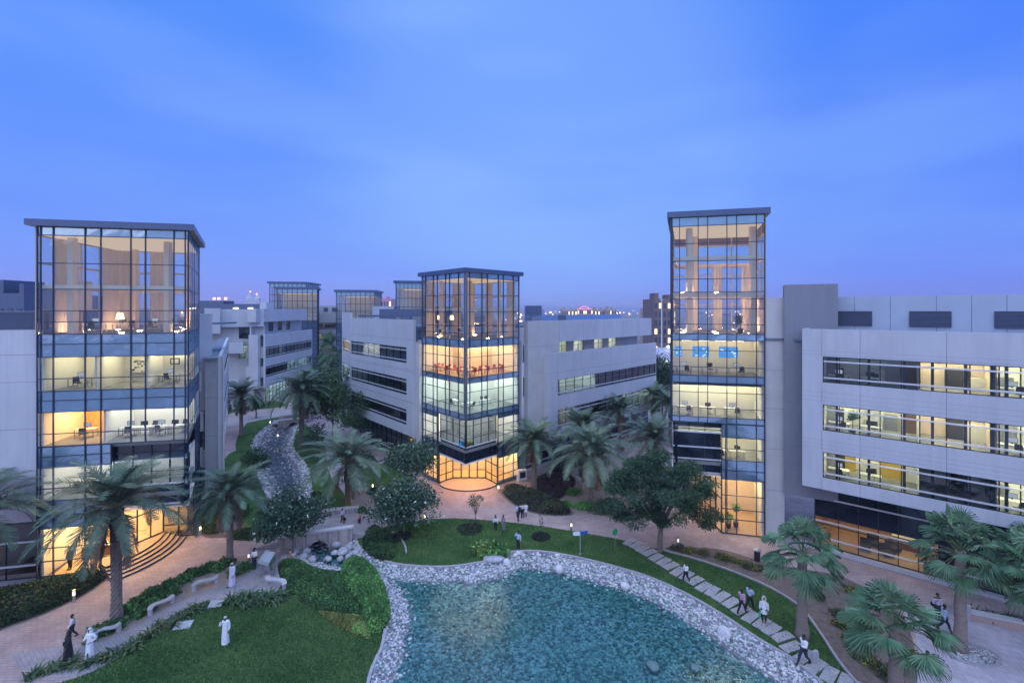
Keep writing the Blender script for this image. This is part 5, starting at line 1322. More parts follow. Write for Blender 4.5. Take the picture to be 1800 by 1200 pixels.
# ---- fan palms
def fan_palm(label, h, r0, nl, seedk, fr=1.25, pet=1.25):
    t = thing("fan_palm", label, "palm tree", group="fan palms by the right building")
    mb = MB(); n = 18
    pts = [(0, 0, -.05)] + [(.02 * math.sin(i), .02 * math.cos(i * 1.7), h * i / n) for i in range(1, n + 1)]
    rad = [r0 * (1.35 - .3 * min(1, i / 4)) * (1 - .22 * i / n) * (1 + .02 * (-1) ** i) for i in range(n + 1)]
    mb.tube(pts, rad, 12, M_FTRUNK); mb.build("trunk", t, smooth=True)
    pb = MB(); M_PET = mat("green_petiole", (.12, .16, .07), .6)
    V, Mi = [], []
    for k in range(nl):
        az = k * 2.39996 + rng.uniform(-.25, .25); f = k / nl; el = R(82 - 118 * f + rng.uniform(-10, 10)); pl = pet * rng.uniform(.8, 1.15)
        d = np.array([math.cos(az) * math.cos(el), math.sin(az) * math.cos(el), math.sin(el)]); p0 = np.array([0, 0, h - .02 - .25 * f])
        p1 = p0 + d * pl + np.array([0, 0, -.12 * pl * (1 - abs(math.sin(el)))])
        pb.tube([tuple(p0), tuple((p0 + p1) / 2 + np.array([0, 0, .06])), tuple(p1)], [.035, .022, .016], 4, M_PET, cap=False)
        side = np.array([-math.sin(az), math.cos(az), 0]); d2 = unit((d - np.array([0, 0, .35 * math.cos(el)]))[None])[0]; nrm = np.cross(side, d2)
        nseg = 26; R_ = fr * rng.uniform(.85, 1.1); span = R(105); sh = rng.random()
        for s in range(nseg):
            a0, a1 = -span + 2 * span * s / nseg, -span + 2 * span * (s + 1) / nseg; am = (a0 + a1) / 2
            dr = lambda a, q, lift: p1 + (d2 * math.cos(a) + side * math.sin(a)) * q + nrm * lift
            fold = .035 * (1 if s % 2 else -1); dz = np.array([0, 0, -1.0])
            q1, q2 = R_ * .5, R_ * (1 - .12 * abs(am) / span)
            A, B = dr(a0, .04, 0), dr(a1, .04, 0); C1, D1 = dr(a0, q1, fold) + dz * .06, dr(a1, q1, -fold) + dz * .06
            V.append([A, B, D1, C1]); tip = dr(am, q2, 0) + dz * (.22 + .12 * rng.random()) * R_; tw = side * .0
            m1 = dr(am - .012, q2 * .99, 0) + dz * .22 * R_
            V.append([C1, D1, tip, m1]); q = rng.random() * .3 + sh * .7; mi_ = 0 if q < .3 else (2 if q > .72 else 1); Mi += [mi_, mi_]
    V = np.array(V).reshape(-1, 3)
    np_mesh("crown", V, quadsF(len(V) // 4), LF, Mi, t); pb.build("petioles", t)
    return t
fan_a = fan_palm("tall fan palm with grey swollen trunk on the lawn beside the stepping stones", 5.4, .34, 29, 1, 1.15, 1.6)
put(fan_a, 1410, 1118); fan_a.scale = (1, 1, zat(972, fan_a.location.y) / 5.4)
def fan_copy(px, py, pyc, rz, label, sc=1.0):
    p = G(px, py); hh = zat(pyc, p.y); return dup(fan_a, p, rz, (sc, sc, hh / 5.4), label)
f2 = fan_copy(1688, 1142, 968, 2.0, "slender fan palm rising from a ring of pebbles on the pale path", .95)
f3 = fan_copy(1575, 1262, 1098, 3.3, "low fan palm in the foreground bed, cut off by the bottom edge", 1.05)
f4 = fan_copy(1812, 1108, 975, 4.6, "fan palm at the photo's right edge in front of the storefront", .95)
f5 = fan_copy(1830, 1190, 1010, 1.0, "lower fan palm at the right edge with fronds reaching into view", .9)
f6 = fan_copy(577, 700, 617, .5, "small distant fan palm before the far ribbon window building", 1.0)

# ---- broadleaf trees
def frangipani(label, px, py, pyc, rad, n=16, flowers=60, z=0.0, rz=.62):
    p = G(px, py, z); cz = zat(pyc, p.y) - z
    t = thing("frangipani_tree", label, "tree", p, group="white flowering trees")
    cl = blob_clumps(n, rad * .72, rad * rz * .72, rad * .36, cz)
    limbs("trunk", (0, 0, 0), .11, (random.uniform(-.1, .1), 0, cz * .36), [(c[0] * .8, c[1] * .8, c[2] - .25) for c in cl[:9]], M_BARK, t)
    crown("crown", cl, 230, .36, .14, LB_, t, .3, flowers=flowers, fl_size=.15)
    return t
frangipani("white flowering tree with forked bare limbs at the left end of the pond lawn", 710, 938, 878, 4.1, 34, 120, rz=.46)
frangipani("tall dark flowering tree partly hiding the middle tower's lower left corner", 724, 878, 800, 3.9, 30, 56, rz=.46)
frangipani("leaning flowering tree over the boulders in front of the bridge", 514, 972, 902, 3.7, 30, 80)
p = G(835, 918); t = thing("sapling_tree", "sparse pale young tree on the lawn facing the middle entrance", "tree", p)
cl = blob_clumps(9, .85, .95, .42, 2.2); limbs("trunk", (0, 0, 0), .05, (.08, 0, .9), [(c[0], c[1], c[2]) for c in cl], M_BARK, t, .01)
crown("crown", cl, 60, .17, .07, [LG[1], LG[2], LY[1]], t, .2)
p = G(951, 938); t = thing("sapling_tree", "thin bare young shrub in a dark mulch ring left of the arrow signpost", "tree", p)
cl = [(0, 0, 1.6, .3, .5), (.1, 0, 1.1, .2, .3), (-.1, .1, 2.1, .2, .3)]; limbs("trunk", (0, 0, 0), .035, (0, 0, .6), [(c[0], c[1], c[2]) for c in cl], M_BARK, t, .01); crown("crown", cl, 40, .16, .06, LO, t, .2)
p = G(648, 856); t = thing("leaning_tree", "dark leaning tree on the small round lawn by the slab path", "tree", p)
cl = blob_clumps(14, 2.0, .8, .85, 3.6); cl = [(c[0] - 1.2, c[1], c[2], c[3], c[4]) for c in cl]; limbs("trunk", (0, 0, 0), .1, (-.9, 0, 1.9), [(c[0], c[1], c[2]) for c in cl[:8]], M_BARK, t); crown("crown", cl, 170, .26, .11, LG[:2] + [LO[0]], t, .3)
# the big feathery shade tree
p = G(1160, 968); t = thing("shade_tree", "big dark feathery shade tree in front of the right tower's entrance", "tree", p)
cl = []
for k in range(95):
    d = unit(rng.normal(size=3)); q = rng.random() ** .4
    cl.append((d[0] * q * 5.3, d[1] * q * 4.2, 5.2 + d[2] * q * 3.1 + .6 - .05 * (d[0] * q * 5.3) ** 2, rng.uniform(.7, 1.15), rng.uniform(.4, .62)))
limbs("trunk", (0, 0, 0), .26, (.1, 0, 2.3), [(c[0] * .85, c[1] * .85, c[2] - .2) for c in cl[:18]], M_BARK, t, .02)
crown("crown", cl, 420, .30, .075, LG[:1] + [LB_[1], LG[1]], t, .25, droop=.35)
# round dense tree beside the far stream and dim trees further back
def round_tree(label, px, py, pyc, rad, n=22, per=230, mats=None, leaf=.3, name="round_tree", flat_=.8):
    p = G(px, py); cz = zat(pyc, p.y); t = thing(name, label, "tree", p)
    cl = blob_clumps(n, rad * .75, rad * flat_ * .75, rad * .38, cz)
    limbs("trunk", (0, 0, 0), .16, (0, 0, max(.6, cz - rad * .7)), [(c[0] * .8, c[1] * .8, c[2]) for c in cl[:8]], M_BARK, t)
    crown("crown", cl, per, leaf, leaf * .42, mats or LG, t, .4); return t
round_tree("dense round dark tree between the stream and the middle building's left wing", 585, 775, 694, 6.6, 40, 260, LG, .42)
round_tree("dark bushy tree under the far end of the middle building's left wing", 628, 790, 722, 4.2, 20, 170, LG, .4)
round_tree("dim dark tree behind the shade tree, by the right tower's left edge", 1165, 740, 672, 6.0, 26, 210, LG[:2] + [LO[0]], .5)
round_tree("small dark tree beside the low far white shed", 1148, 700, 652, 6.5, 20, 180, LG[:2] + [LO[0]], .6)
round_tree("bushy tree at the foot of the far left wing's balcony", 385, 752, 716, 2.6, 14, 160, LG, .4)
round_tree("rounded shrubby tree close to the far left glass storefront", 450, 735, 705, 2.6, 12, 150, LG, .4)
round_tree("hazy far tree under the distant glass towers", 585, 690, 650, 7.5, 24, 150, LG, .6)
round_tree("pale far tree left of the distant small fan palm", 553, 716, 668, 4.6, 12, 150, LB_, .55)

# ---- shrubs, hedges, beds
def mound(label, name, px, py, rx, ry, h, mats, n, leaf, cat="shrub", group=None, z=0.0, pieces=5):
    """a shrub: many leaves on lumpy shells round a few stems"""
    p = G(px, py, z); t = thing(name, label, cat, p, group=group)
    cl = []
    for k in range(pieces):
        a = rng.uniform(0, 6.28); q = rng.random() ** .5 * .6
        cl.append((rx * q * math.cos(a), ry * q * math.sin(a), h * rng.uniform(.35, .6), 1, 1))
    per = n // pieces; pts, ci = [], []
    for k, c in enumerate(cl):
        d = unit(rng.normal(size=(per, 3))); d[:, 2] = np.abs(d[:, 2]) * .9 - .25; q = rng.uniform(.55, 1.0, (per, 1)); s = rng.uniform(.5, .75)
        pts.append(np.array(c[:3]) * [1, 1, .6] + d * q * np.array([rx * s, ry * s, h * .72])); ci.append(np.full(per, k))
    P = np.concatenate(pts); ci = np.concatenate(ci); P[:, 2] = np.maximum(P[:, 2], .03); sz = rng.uniform(.7, 1.3, len(P))
    np_mesh("foliage", leaf_quads(P, leaf * sz, leaf * .45 * sz, .4), quadsF(len(P)), mats, shade_idx(ci, pieces), t)
    return t
def clipped(label, name, pxs, h, mats, n, leaf, cat="hedge", z=0.0, round_=.5, kind=None, dome=True):
    """clipped planting that fills an outline: leaf skin over a soft body"""
    P = catmull(GP(pxs, z), 5); PP = [(p.x, p.y) for p in P]; A = np.array(PP); c = A.mean(0)
    lo, hi = A.min(0), A.max(0); pts = []
    while sum(map(len, pts)) < n:
        q = rng.random((n * 3, 2)) * (hi - lo) + lo
        pts.append(q[[inside(x, PP) for x in q]])
    q = np.concatenate(pts)[:n]; d = np.full(len(q), 1e9)
    for i in range(len(A)):
        a, b = A[i], A[(i + 1) % len(A)]; ab = b - a; tt = np.clip(((q - a) @ ab) / max(1e-9, ab @ ab), 0, 1); d = np.minimum(d, np.hypot(*(q - a - tt[:, None] * ab).T))
    top = h * (1 - np.exp(-d / (round_ * .6))) + .05 + .10 * h * np.sin(q[:, 0] * 2.1) * np.sin(q[:, 1] * 1.7)
    zz = top * np.where(rng.random(len(q)) < .75, rng.uniform(.82, 1.08, len(q)), rng.uniform(.1, .9, len(q)))
    sz = rng.uniform(.7, 1.3, len(q)); W = np.column_stack([q - c, np.maximum(zz, .03)])
    t = thing(name, label, cat, (c[0], c[1], z))
    ci = (np.floor(q[:, 0] * 1.1) * 7 + np.floor(q[:, 1] * 1.3)).astype(int); ci = np.unique(ci, return_inverse=True)[1]
    np_mesh("foliage", leaf_quads(W, leaf * sz, leaf * .5 * sz, .45), quadsF(len(q)), mats, shade_idx(ci, ci.max() + 1), t)
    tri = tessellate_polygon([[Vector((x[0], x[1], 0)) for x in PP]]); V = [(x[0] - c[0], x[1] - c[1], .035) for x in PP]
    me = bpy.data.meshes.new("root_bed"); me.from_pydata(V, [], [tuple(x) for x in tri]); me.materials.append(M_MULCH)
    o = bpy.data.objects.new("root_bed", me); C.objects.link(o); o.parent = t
    if kind: t["kind"] = kind
    return t
LGH = [leafm("hedge_dark", (0.0541, 0.1461, 0.0417)), leafm("hedge_mid", (0.1085, 0.2697, 0.0664)), leafm("hedge_light", (0.1844, 0.3821, 0.0950))]
clipped("thick rounded green hedge running along the pond's left bank", "hedge", [(606, 992), (640, 990), (665, 1012), (682, 1050), (685, 1085), (668, 1112), (645, 1108), (634, 1072), (615, 1045), (601, 1015)], .95, LGH, 15000, .13)
clipped("flat dark ground cover patch between the kiosk and the pond hedge", "ground_cover", [(490, 990), (518, 984), (556, 1000), (597, 1012), (622, 1046), (632, 1080), (598, 1080), (560, 1073), (522, 1052), (496, 1024)], .42, LGH[:1] + [LG[1], LGH[1]], 11000, .11, "shrub")
clipped("yellow green variegated ground cover at the tip of the front lawn", "ground_cover", [(560, 1076), (598, 1083), (634, 1084), (650, 1108), (648, 1124), (622, 1114), (590, 1098)], .45, LY[1:] + [LGH[2]], 4500, .12, "shrub")
clipped("dark green clipped hedge beside the boulders at the right of the bridge", "hedge", [(640, 940), (658, 926), (680, 936), (692, 955), (694, 978), (676, 986), (652, 976), (638, 962)], .5, LG, 7000, .14)
clipped("long dark shrub border along the foot of the left tower", "hedge", [(-60, 1122), (20, 1097), (80, 1075), (138, 1048), (178, 1022), (184, 1014), (150, 1012), (110, 1025), (40, 1040), (-60, 1062)], .95, LG[:2] + [LO[1]], 15000, .16)
clipped("dark purple leaved bed in the gravel court beside the middle building", "purple_bed", [(938, 851), (962, 834), (998, 833), (1010, 850), (992, 870), (972, 879), (952, 866)], .45, LU, 5000, .17, "shrub")
clipped("dark shrub mass left of the entrance plaza under the second date palm", "hedge", [(356, 935), (358, 905), (372, 885), (392, 872), (408, 885), (405, 905), (395, 925), (380, 938)], 1.1, LG, 6500, .17)
clipped("low dark hedge strip behind the plaza at the edge of the stream lawn", "hedge", [(400, 942), (430, 934), (462, 936), (490, 940), (478, 950), (440, 950), (405, 948)], .6, LG, 4000, .15)
clipped("mixed olive shrubs in the wedge bed right of the middle entrance", "shrub_bed", [(884, 863), (905, 858), (942, 868), (985, 887), (1002, 903), (955, 903), (920, 893), (898, 880)], .8, LO, 6500, .2, "shrub")
clipped("low grey green shrubs under the middle building's right wing windows", "shrub_bed", [(935, 848), (985, 818), (1050, 790), (1062, 797), (1000, 826), (960, 832)], .7, LO[:2] + [LB_[1]], 4500, .22, "shrub")
for (px, py, rx, h, m, lab) in [(1010, 870, 1.1, 1.0, LGH, "bright green shrub behind the gravel court bench"), (1035, 895, 1.6, 1.0, LGH, "leafy green shrub at the foot of the wide drooping palm"), (1060, 900, 1.5, .9, LB_, "white flecked shrub where the gravel court meets the path"),
                                (997, 888, .9, .7, LGH, "small green shrub at the corner of the purple bed"), (1075, 885, .9, .7, LG, "dark low shrub beside the shade tree's left fronds"), (622, 905, 1.5, 1.1, LGH, "grassy green shrub at the foot of the pale bushy palm"),
                                (560, 870, .8, .4, LG, "low shrub on the stream lawn near the bridge")]:
    mound(lab, "shrub", px, py, rx, rx * .8, h, m, 1500, .2)
mound("large spiky yellow green shrub on the pond edge of the middle lawn", "shrub", 860, 972, 1.9, .9, 1.35, [LGH[0], LGH[2], LY[2]], 3000, .34)
for px, py, r in [(706, 943, .95), (826, 930, 1.3), (951, 944, .9), (658, 864, 1.0)]:
    p = G(px, py); cl = []
    t = thing("mulch_ring", {706: "dark planted ring round the white flowering tree's trunk", 826: "widest dark planted ring, under the pale sapling", 951: "small dark planted ring round the bare young shrub", 658: "dark planted ring under the leaning tree on the round lawn"}[px], "plant ring", p)
    q = unit(rng.normal(size=(1400, 3))) * np.sqrt(rng.random((1400, 1))) * [r, r, .0] * 1.0; a = rng.uniform(0, 6.28, 1400); q = np.column_stack([np.cos(a), np.sin(a), np.zeros(1400)]) * (np.sqrt(rng.random(1400)) * r)[:, None]
    q[:, 2] = .05 + .28 * (1 - (np.hypot(q[:, 0], q[:, 1]) / r) ** 2) * rng.random(1400)
    np_mesh("foliage", leaf_quads(q, .16, .07, .4), quadsF(1400), [LU[0], LG[0], LO[0]], rng.choice(3, 1400, p=[.5, .35, .15]), t)
# strap leaved lilies along the lawn edge and elsewhere
def lily(label, px, py, r, n, mats, group, z=0.0, name="lily_clump"):
    p = G(px, py, z); V, Mi = [], []
    for k in range(n):
        az = rng.uniform(0, 6.28); el = rng.uniform(.5, 1.35); ln = r * rng.uniform(.7, 1.2); o = rng.normal(size=3) * [r * .22, r * .22, 0]
        hd = np.array([math.cos(az), math.sin(az), 0]); sd = np.array([-math.sin(az), math.cos(az), 0]); prev = None; q = o.copy(); e = el
        for s in range(5):
            w = .055 * (1 - (s / 4) ** 2 * .85) * r / .7
            if prev is not None: V.append([prev - sd * pw, prev + sd * pw, q + sd * w, q - sd * w]); Mi.append(int(rng.choice(3, p=[.35, .4, .25])))
            prev, pw = q.copy(), w; q = q + (hd * math.cos(e) + np.array([0, 0, math.sin(e)])) * ln / 4; e -= .42
    V = np.array(V).reshape(-1, 3); V[:, 2] = np.maximum(V[:, 2], .02)
    o = np_mesh(name, V, quadsF(len(V) // 4), mats, Mi, loc=p); return tag(o, label, "plant", group)
LS = [leafm("strap_dark", (.03, .065, .03)), leafm("strap_mid", (.055, .105, .045)), leafm("strap_light", (.12, .17, .07))]
pts = [(60, 1190), (90, 1178), (122, 1172), (150, 1166), (180, 1158), (205, 1148), (228, 1140), (246, 1128), (262, 1118), (280, 1104), (296, 1098), (318, 1085), (338, 1074), (356, 1066)]
for px, py in pts: lily("strap leaved lily clump in the border between the bench path and front lawn", px + random.uniform(-4, 4), py + random.uniform(-3, 3), .8, 34, LS, "lilies along the front lawn edge")
for px, py in [(408, 1056), (428, 1060), (446, 1062), (462, 1060), (478, 1058), (492, 1052), (436, 1052), (470, 1050)]: lily("tall strap leaved lily in the clump below the curved kiosk bench", px, py, 1.0, 40, LS, "lilies below the kiosk")
for px, py in [(1705, 1086), (1722, 1090), (1738, 1093), (1756, 1096), (1774, 1100), (1792, 1104), (1812, 1108)]: lily("dark lily behind the pink planter wall at the right edge", px, py - 8, .8, 34, LS, "lilies in the right planter")
for k, (px, py) in enumerate([(238, 1062), (258, 1052), (274, 1045), (290, 1036), (306, 1028), (322, 1020), (338, 1012), (352, 1008), (372, 1000), (386, 1002), (222, 1078), (200, 1104), (180, 1112), (165, 1122), (245, 1080), (268, 1068), (412, 1010), (398, 992), (430, 1000), (300, 1046)]):
    mound("leafy green bush in the sandy bed between the brick path and benches", "shrub", px, py, .75, .6, .75, [LGH[0], LG[1], LGH[1]], 520, .24, group="bushes in the sandy bed")
for k, (px, py) in enumerate([(1190, 966), (1212, 970), (1236, 974), (1262, 980), (1280, 984), (1300, 990), (1318, 998), (1336, 1004), (1352, 1012), (1370, 1006), (1400, 1012), (1450, 1022), (1470, 1080), (1480, 1100), (1490, 1120), (1505, 1140), (1520, 1158), (1540, 1172), (1560, 1190), (1515, 1100), (1540, 1120), (1576, 1176), (1590, 1150), (1500, 1040), (1440, 1050)]):
    mound("yellowish bush in the brown bed between the lawn kerb and the right path", "shrub", px, py, .7, .55, .6, LY if k % 3 else [LO[1], LO[2], LY[1]], 420, .17, group="yellow bushes in the right bed")

round_tree("small leafy tree on the stream's left bank behind the plaza palm", 442, 858, 812, 2.3, 14, 170, LG, .3)
round_tree("bushy young tree on the stream's right bank left of the pale palm", 556, 806, 766, 2.3, 12, 150, LB_, .32)
mound("broad shrub in the grass between the left tower and the stream", "shrub", 420, 905, 1.6, 1.1, 1.3, LG, 2200, .22)
mound("leafy shrub at the left rim of the stream above the flowering tree", "shrub", 470, 915, 1.3, .9, 1.0, LGH, 1800, .2)
# ================================================================== street furniture
M_STEEL = mat("brushed_steel", (.55, .57, .60), .3, metal=.9, var=.05)
M_BENCH = mat("cast_stone_bench", (.44, .42, .44), .75, var=.1, scale=3, bump=.15)
M_BLK = mat("black_plastic", (.02, .02, .022), .5)
E_BOL = emit("bollard_lamp", (1, .80, .5), 6)
E_BOLD = emit("bollard_lamp_soft", (1, .88, .7), 1.5)
def bollard(label, px, py, h=.95, bright=True, group="bollard lights"):
    p = G(px, py); t = thing("bollard_light", label, "bollard", p, group=group); r = .1
    mb = MB(); mb.tube([(0, 0, 0), (0, 0, h * .58)], r, 12, M_STEEL); mb.build("post", t, smooth=False)
    mb = MB(); mb.tube([(0, 0, h * .58), (0, 0, h * .9)], r * .72, 10, E_BOL if bright else E_BOLD); mb.build("lamp", t)
    mb = MB(); mb.tube([(0, 0, h * .9), (0, 0, h)], r * 1.1, 12, M_STEEL); mb.build("cap", t)
    mb = MB()
    for k in range(3): a = k * 2.1; mb.tube([(r * .9 * math.cos(a), r * .9 * math.sin(a), h * .58), (r * .9 * math.cos(a), r * .9 * math.sin(a), h * .9)], .012, 4, M_STEEL)
    mb.build("cage", t)
for px, py, lab, br_ in [(352, 940, "lit bollard at the top end of the left entrance steps", True), (130, 1058, "lit bollard in the shrub border along the left tower", True), (437, 990, "bollard light beside the plaza palm's trunk", False),
                         (577, 831, "bollard on the stream lawn left of the curved path", False), (655, 863, "lit bollard on the small round lawn", True), (746, 918, "lit bollard where the pond lawn meets the entrance path", True),
                         (876, 866, "bollard at the right corner of the middle entrance", True), (1004, 934, "lit bollard behind the blue arrow signpost", True), (1192, 962, "bollard at the end of the stepping path by the shade tree", False),
                         (1357, 1000, "bollard in the yellow bush bed near the right tower", False), (475, 748, "far bollard near the upper footbridge", True), (488, 772, "lit lamp post low among the stream pebbles", True)]:
    bollard(lab, px, py, .95, br_)
# wavy stone benches
def bench(label, pa, pb, flip=1):
    A, B = G(*pa), G(*pb); L = (B - A).length; ang = math.atan2((B - A).y, (B - A).x)
    t = thing("stone_bench", label, "bench", A, ang, "curved stone benches"); n = 16; mb = MB(); prev = None
    for i in range(n + 1):
        s = i / n; x = L * s; y = flip * .22 * math.sin(2 * math.pi * s); z = .43 + .05 * math.sin(math.pi * s)
        cur = [(x, y - .2, z), (x, y + .2, z), (x, y + .2, z + .09), (x, y - .2, z + .09)]
        if prev: mb.hexa([prev[0], cur[0], cur[1], prev[1], prev[3], cur[3], cur[2], prev[2]], M_BENCH)
        prev = cur
    mb.build("seat", t)
    for s in (.1, .9):
        x = L * s; y = flip * .22 * math.sin(2 * math.pi * s); lg = MB(); lg.tube([(x, y, 0), (x, y, .4), (x, y, .45)], [.16, .15, .15], 12, M_BENCH); lg.build("leg", t)
bench("pale wavy stone bench nearest the robed man at the lower left", (163, 1128), (212, 1106))
bench("pale wavy stone bench second along the path, facing the lawn plaque", (262, 1084), (304, 1056))
bench("pale wavy stone bench behind the man in lilac robe", (338, 1041), (383, 1021))
bench("short curved stone bench next to the steel kiosk", (470, 1022), (500, 1038), -1)
bench("grey stone bench in the gravel court beside the purple bed", (1012, 843), (1030, 860))
# lawn plaques
M_PLQ = mat("grey_stone_plaque", (.42, .41, .44), .7, var=.12, scale=4)
for px, py, w, lab in [(380, 1062, .95, "flat stone plaque on the lawn edge below the middle bench"), (322, 1100, 1.05, "larger flat stone plaque on the lawn below the lily border"), (345, 905, .5, "small pale stone on the grass left of the plaza shrub")]:
    p = G(px, py); mb = MB(); mb.box((-w / 2, -.36, 0), (w / 2, .36, .1), M_PLQ); o = mb.build("stone_plaque", loc=(p.x, p.y, .009)); o.rotation_euler = (R(9), 0, .22); tag(o, lab, "plaque")
p = G(1432, 1162); mb = MB(); mb.prism([(-.24, -.1), (.24, -.12), (.26, .1), (-.25, .12)], 0, .55, M_PLQ); mb.prism([(-.2, -.08), (.2, -.1), (.21, .08), (-.21, .09)], .55, .66, M_PLQ)
o = mb.build("standing_stone", loc=(p.x, p.y, .009)); o.rotation_euler = (0, 0, .4); tag(o, "small upright grey stone beside the lowest stepping stones", "stone")
p = G(868, 982); mb = MB(); v, f = ico(3)
o = np_mesh("flat_rock", v * [.95, .6, .28], f, [M_BOULD], smooth=True, loc=(p.x, p.y, .05)); tag(o, "wide flat grey rock slab in front of the spiky shrub on the pond edge", "rock")
# kiosk
p = G(470, 1012); t = thing("information_kiosk", "brushed steel information kiosk with slanted hood beside the plaza", "kiosk", p, R(-22))
mb = MB()
for x in (-.5, .5):
    for y in (-.22, .22): mb.tube([(x, y, 0), (x, y, 1.25)], .05, 8, M_STEEL)
mb.build("frame", t)
mb = MB(); mb.box((-.46, -.1, .55), (.46, .1, 1.2), M_STEEL); mb.build("cabinet", t)
mb = MB(); mb.hexa([(-.6, -.45, 1.2), (.6, -.45, 1.2), (.6, .35, 1.25), (-.6, .35, 1.25), (-.6, -.35, 1.35), (.6, -.35, 1.35), (.6, .3, 1.95), (-.6, .3, 1.95)], M_STEEL); mb.build("hood", t)
mb = MB(); mb.poly([(-.605, -.3, 1.38), (-.605, .28, 1.3), (-.605, .28, 1.88)], emit("kiosk_light", (.15, .75, 1), 1.6)); mb.build("side_light", t)
mb = MB(); mb.hexa([(-.5, -.33, 1.375), (.5, -.33, 1.375), (.5, .24, 1.905), (-.5, .24, 1.905), (-.5, -.335, 1.385), (.5, -.335, 1.385), (.5, .235, 1.915), (-.5, .235, 1.915)], mat("kiosk_face", (.5, .55, .62), .25, metal=.5)); mb.build("sign_face", t)
# arrow signpost
p = G(1020, 974); t = thing("arrow_signpost", "grey signpost with white and blue pointing arms on the pond lawn", "sign", p)
mb = MB(); mb.tube([(0, 0, 0), (0, 0, 2.15)], .06, 10, M_STEEL); mb.box((-.16, -.16, 0), (.16, .16, .08), M_STEEL); mb.build("post", t)
mb = MB(); mb.hexa([(-.65, -.04, 1.72), (-.02, -.04, 1.72), (-.02, .04, 1.72), (-.65, .04, 1.72), (-.65, -.04, 2.0), (-.02, -.04, 2.0), (-.02, .04, 2.0), (-.65, .04, 2.0)], mat("white_sign", (.75, .76, .8), .4)); mb.build("white_arm", t)
mb = MB(); mb.prism([(.05, -.04), (.7, .2), (.72, .27), (.05, .06)], 1.78, 2.05, mat("blue_sign", (.03, .10, .45), .4)); mb.build("blue_arm", t)
mb = MB(); mb.tube([(0, 0, 2.15), (0, 0, 2.22)], .09, 10, M_STEEL); mb.build("cap", t)
# round green sign
p = G(1081, 968); t = thing("round_sign", "round green sign on a thin pole at the top of the stepping path", "sign", p, .5)
mb = MB(); mb.tube([(0, 0, 0), (0, 0, 1.95)], .035, 8, M_STEEL); mb.build("pole", t)
mb = MB(); mb.tube([(0, -.03, 1.75), (0, .03, 1.75)], .3, 20, mat("green_sign", (.02, .42, .14), .45)); mb.build("disc", t)
# bins and small things
p = G(1331, 985); t = thing("litter_bin", "black lamp topped litter bin on the path in front of the right tower", "bin", p)
mb = MB(); mb.tube([(0, 0, 0), (0, 0, .9)], .24, 14, M_BLK); mb.build("body", t); mb = MB(); mb.tube([(0, 0, .9), (0, 0, .96), (0, 0, 1.05)], [.28, .28, .1], 14, M_STEEL); mb.build("lid", t)
p = G(1022, 838); t = thing("litter_bin", "dark green bin beside the palm trunks in the gravel court", "bin", p)
mb = MB(); mb.tube([(0, 0, 0), (0, 0, 1.0)], .34, 14, mat("bin_green", (.02, .08, .06), .5)); mb.build("body", t); mb = MB(); mb.tube([(0, 0, 1.0), (0, 0, 1.08)], .37, 14, M_BLK); mb.build("lid", t)
p = G(917, 843); t = thing("white_cabinet", "white utility cabinet with dark opening at the middle tower's right foot", "cabinet", p, .5)
mb = MB(); mb.box((-.62, -.3, 0), (.62, .3, 1.35), mat("white_paint", (.72, .72, .74), .5)); mb.build("body", t); mb = MB(); mb.box((-.42, -.31, .35), (.42, -.298, 1.1), M_BLK); mb.build("opening", t)
# planter wall right
A, B = G(1706, 1090), G(1830, 1116); F = Face((A.x, A.y), (B.x, B.y)); mb = MB(); mb.fbox(F, 0, F.L + 4, -.5, 0, 0, .5, mat("pink_plaster", (.45, .32, .29), .8, var=.1)); mb.fbox(F, -.05, F.L + 4, -.55, .06, .5, .58, mat("coping_stone")  if "coping_stone" in MATS else M_BENCH)
tag(mb.build("planter_wall"), "low pink planter wall with stone coping at the right edge", "wall")
A, B = G(1675, 1080), G(1706, 1092); F = Face((A.x, A.y), (B.x, B.y)); mb = MB(); mb.fbox(F, 0, F.L, -.35, 0, 0, 1.0, M_BENCH); tag(mb.build("planter_wall"), "short raised stone planter end behind the walking man in blue", "wall")
# pebble ring round the slender palm
p = G(1690, 1146); mb = MB(); n = 28
for k in range(n):
    a, b = 2 * math.pi * k / n, 2 * math.pi * (k + 1) / n; q = lambda t_, r_, z_: (p.x + .55 * math.cos(.5) + r_ * 1.25 * math.cos(t_), p.y - .2 + r_ * .85 * math.sin(t_), z_)
    mb.hexa([q(a, 1.25, .004), q(b, 1.25, .004), q(b, 1.1, .004), q(a, 1.1, .004), q(a, 1.25, .1), q(b, 1.25, .1), q(b, 1.1, .1), q(a, 1.1, .1)], M_KERB)
tag(mb.build("tree_ring_kerb"), "oval kerb round the pebble bed of the slender fan palm", "kerb")
k = 420; a = rng.uniform(0, 6.28, k); r = np.sqrt(rng.random(k)) * 1.08
o = stones("ring_pebbles", np.column_stack([p.x + .55 * math.cos(.5) + r * 1.25 * np.cos(a), p.y - .2 + r * .85 * np.sin(a), np.full(k, .04)]), rng.uniform(.05, .09, k), M_PEB + [M_BOULD], rng.choice(5, k, p=[.2, .15, .2, .05, .4])); tag(o, "dark and white pebbles filling the slender fan palm's ring", "pebbles", kind="stuff")

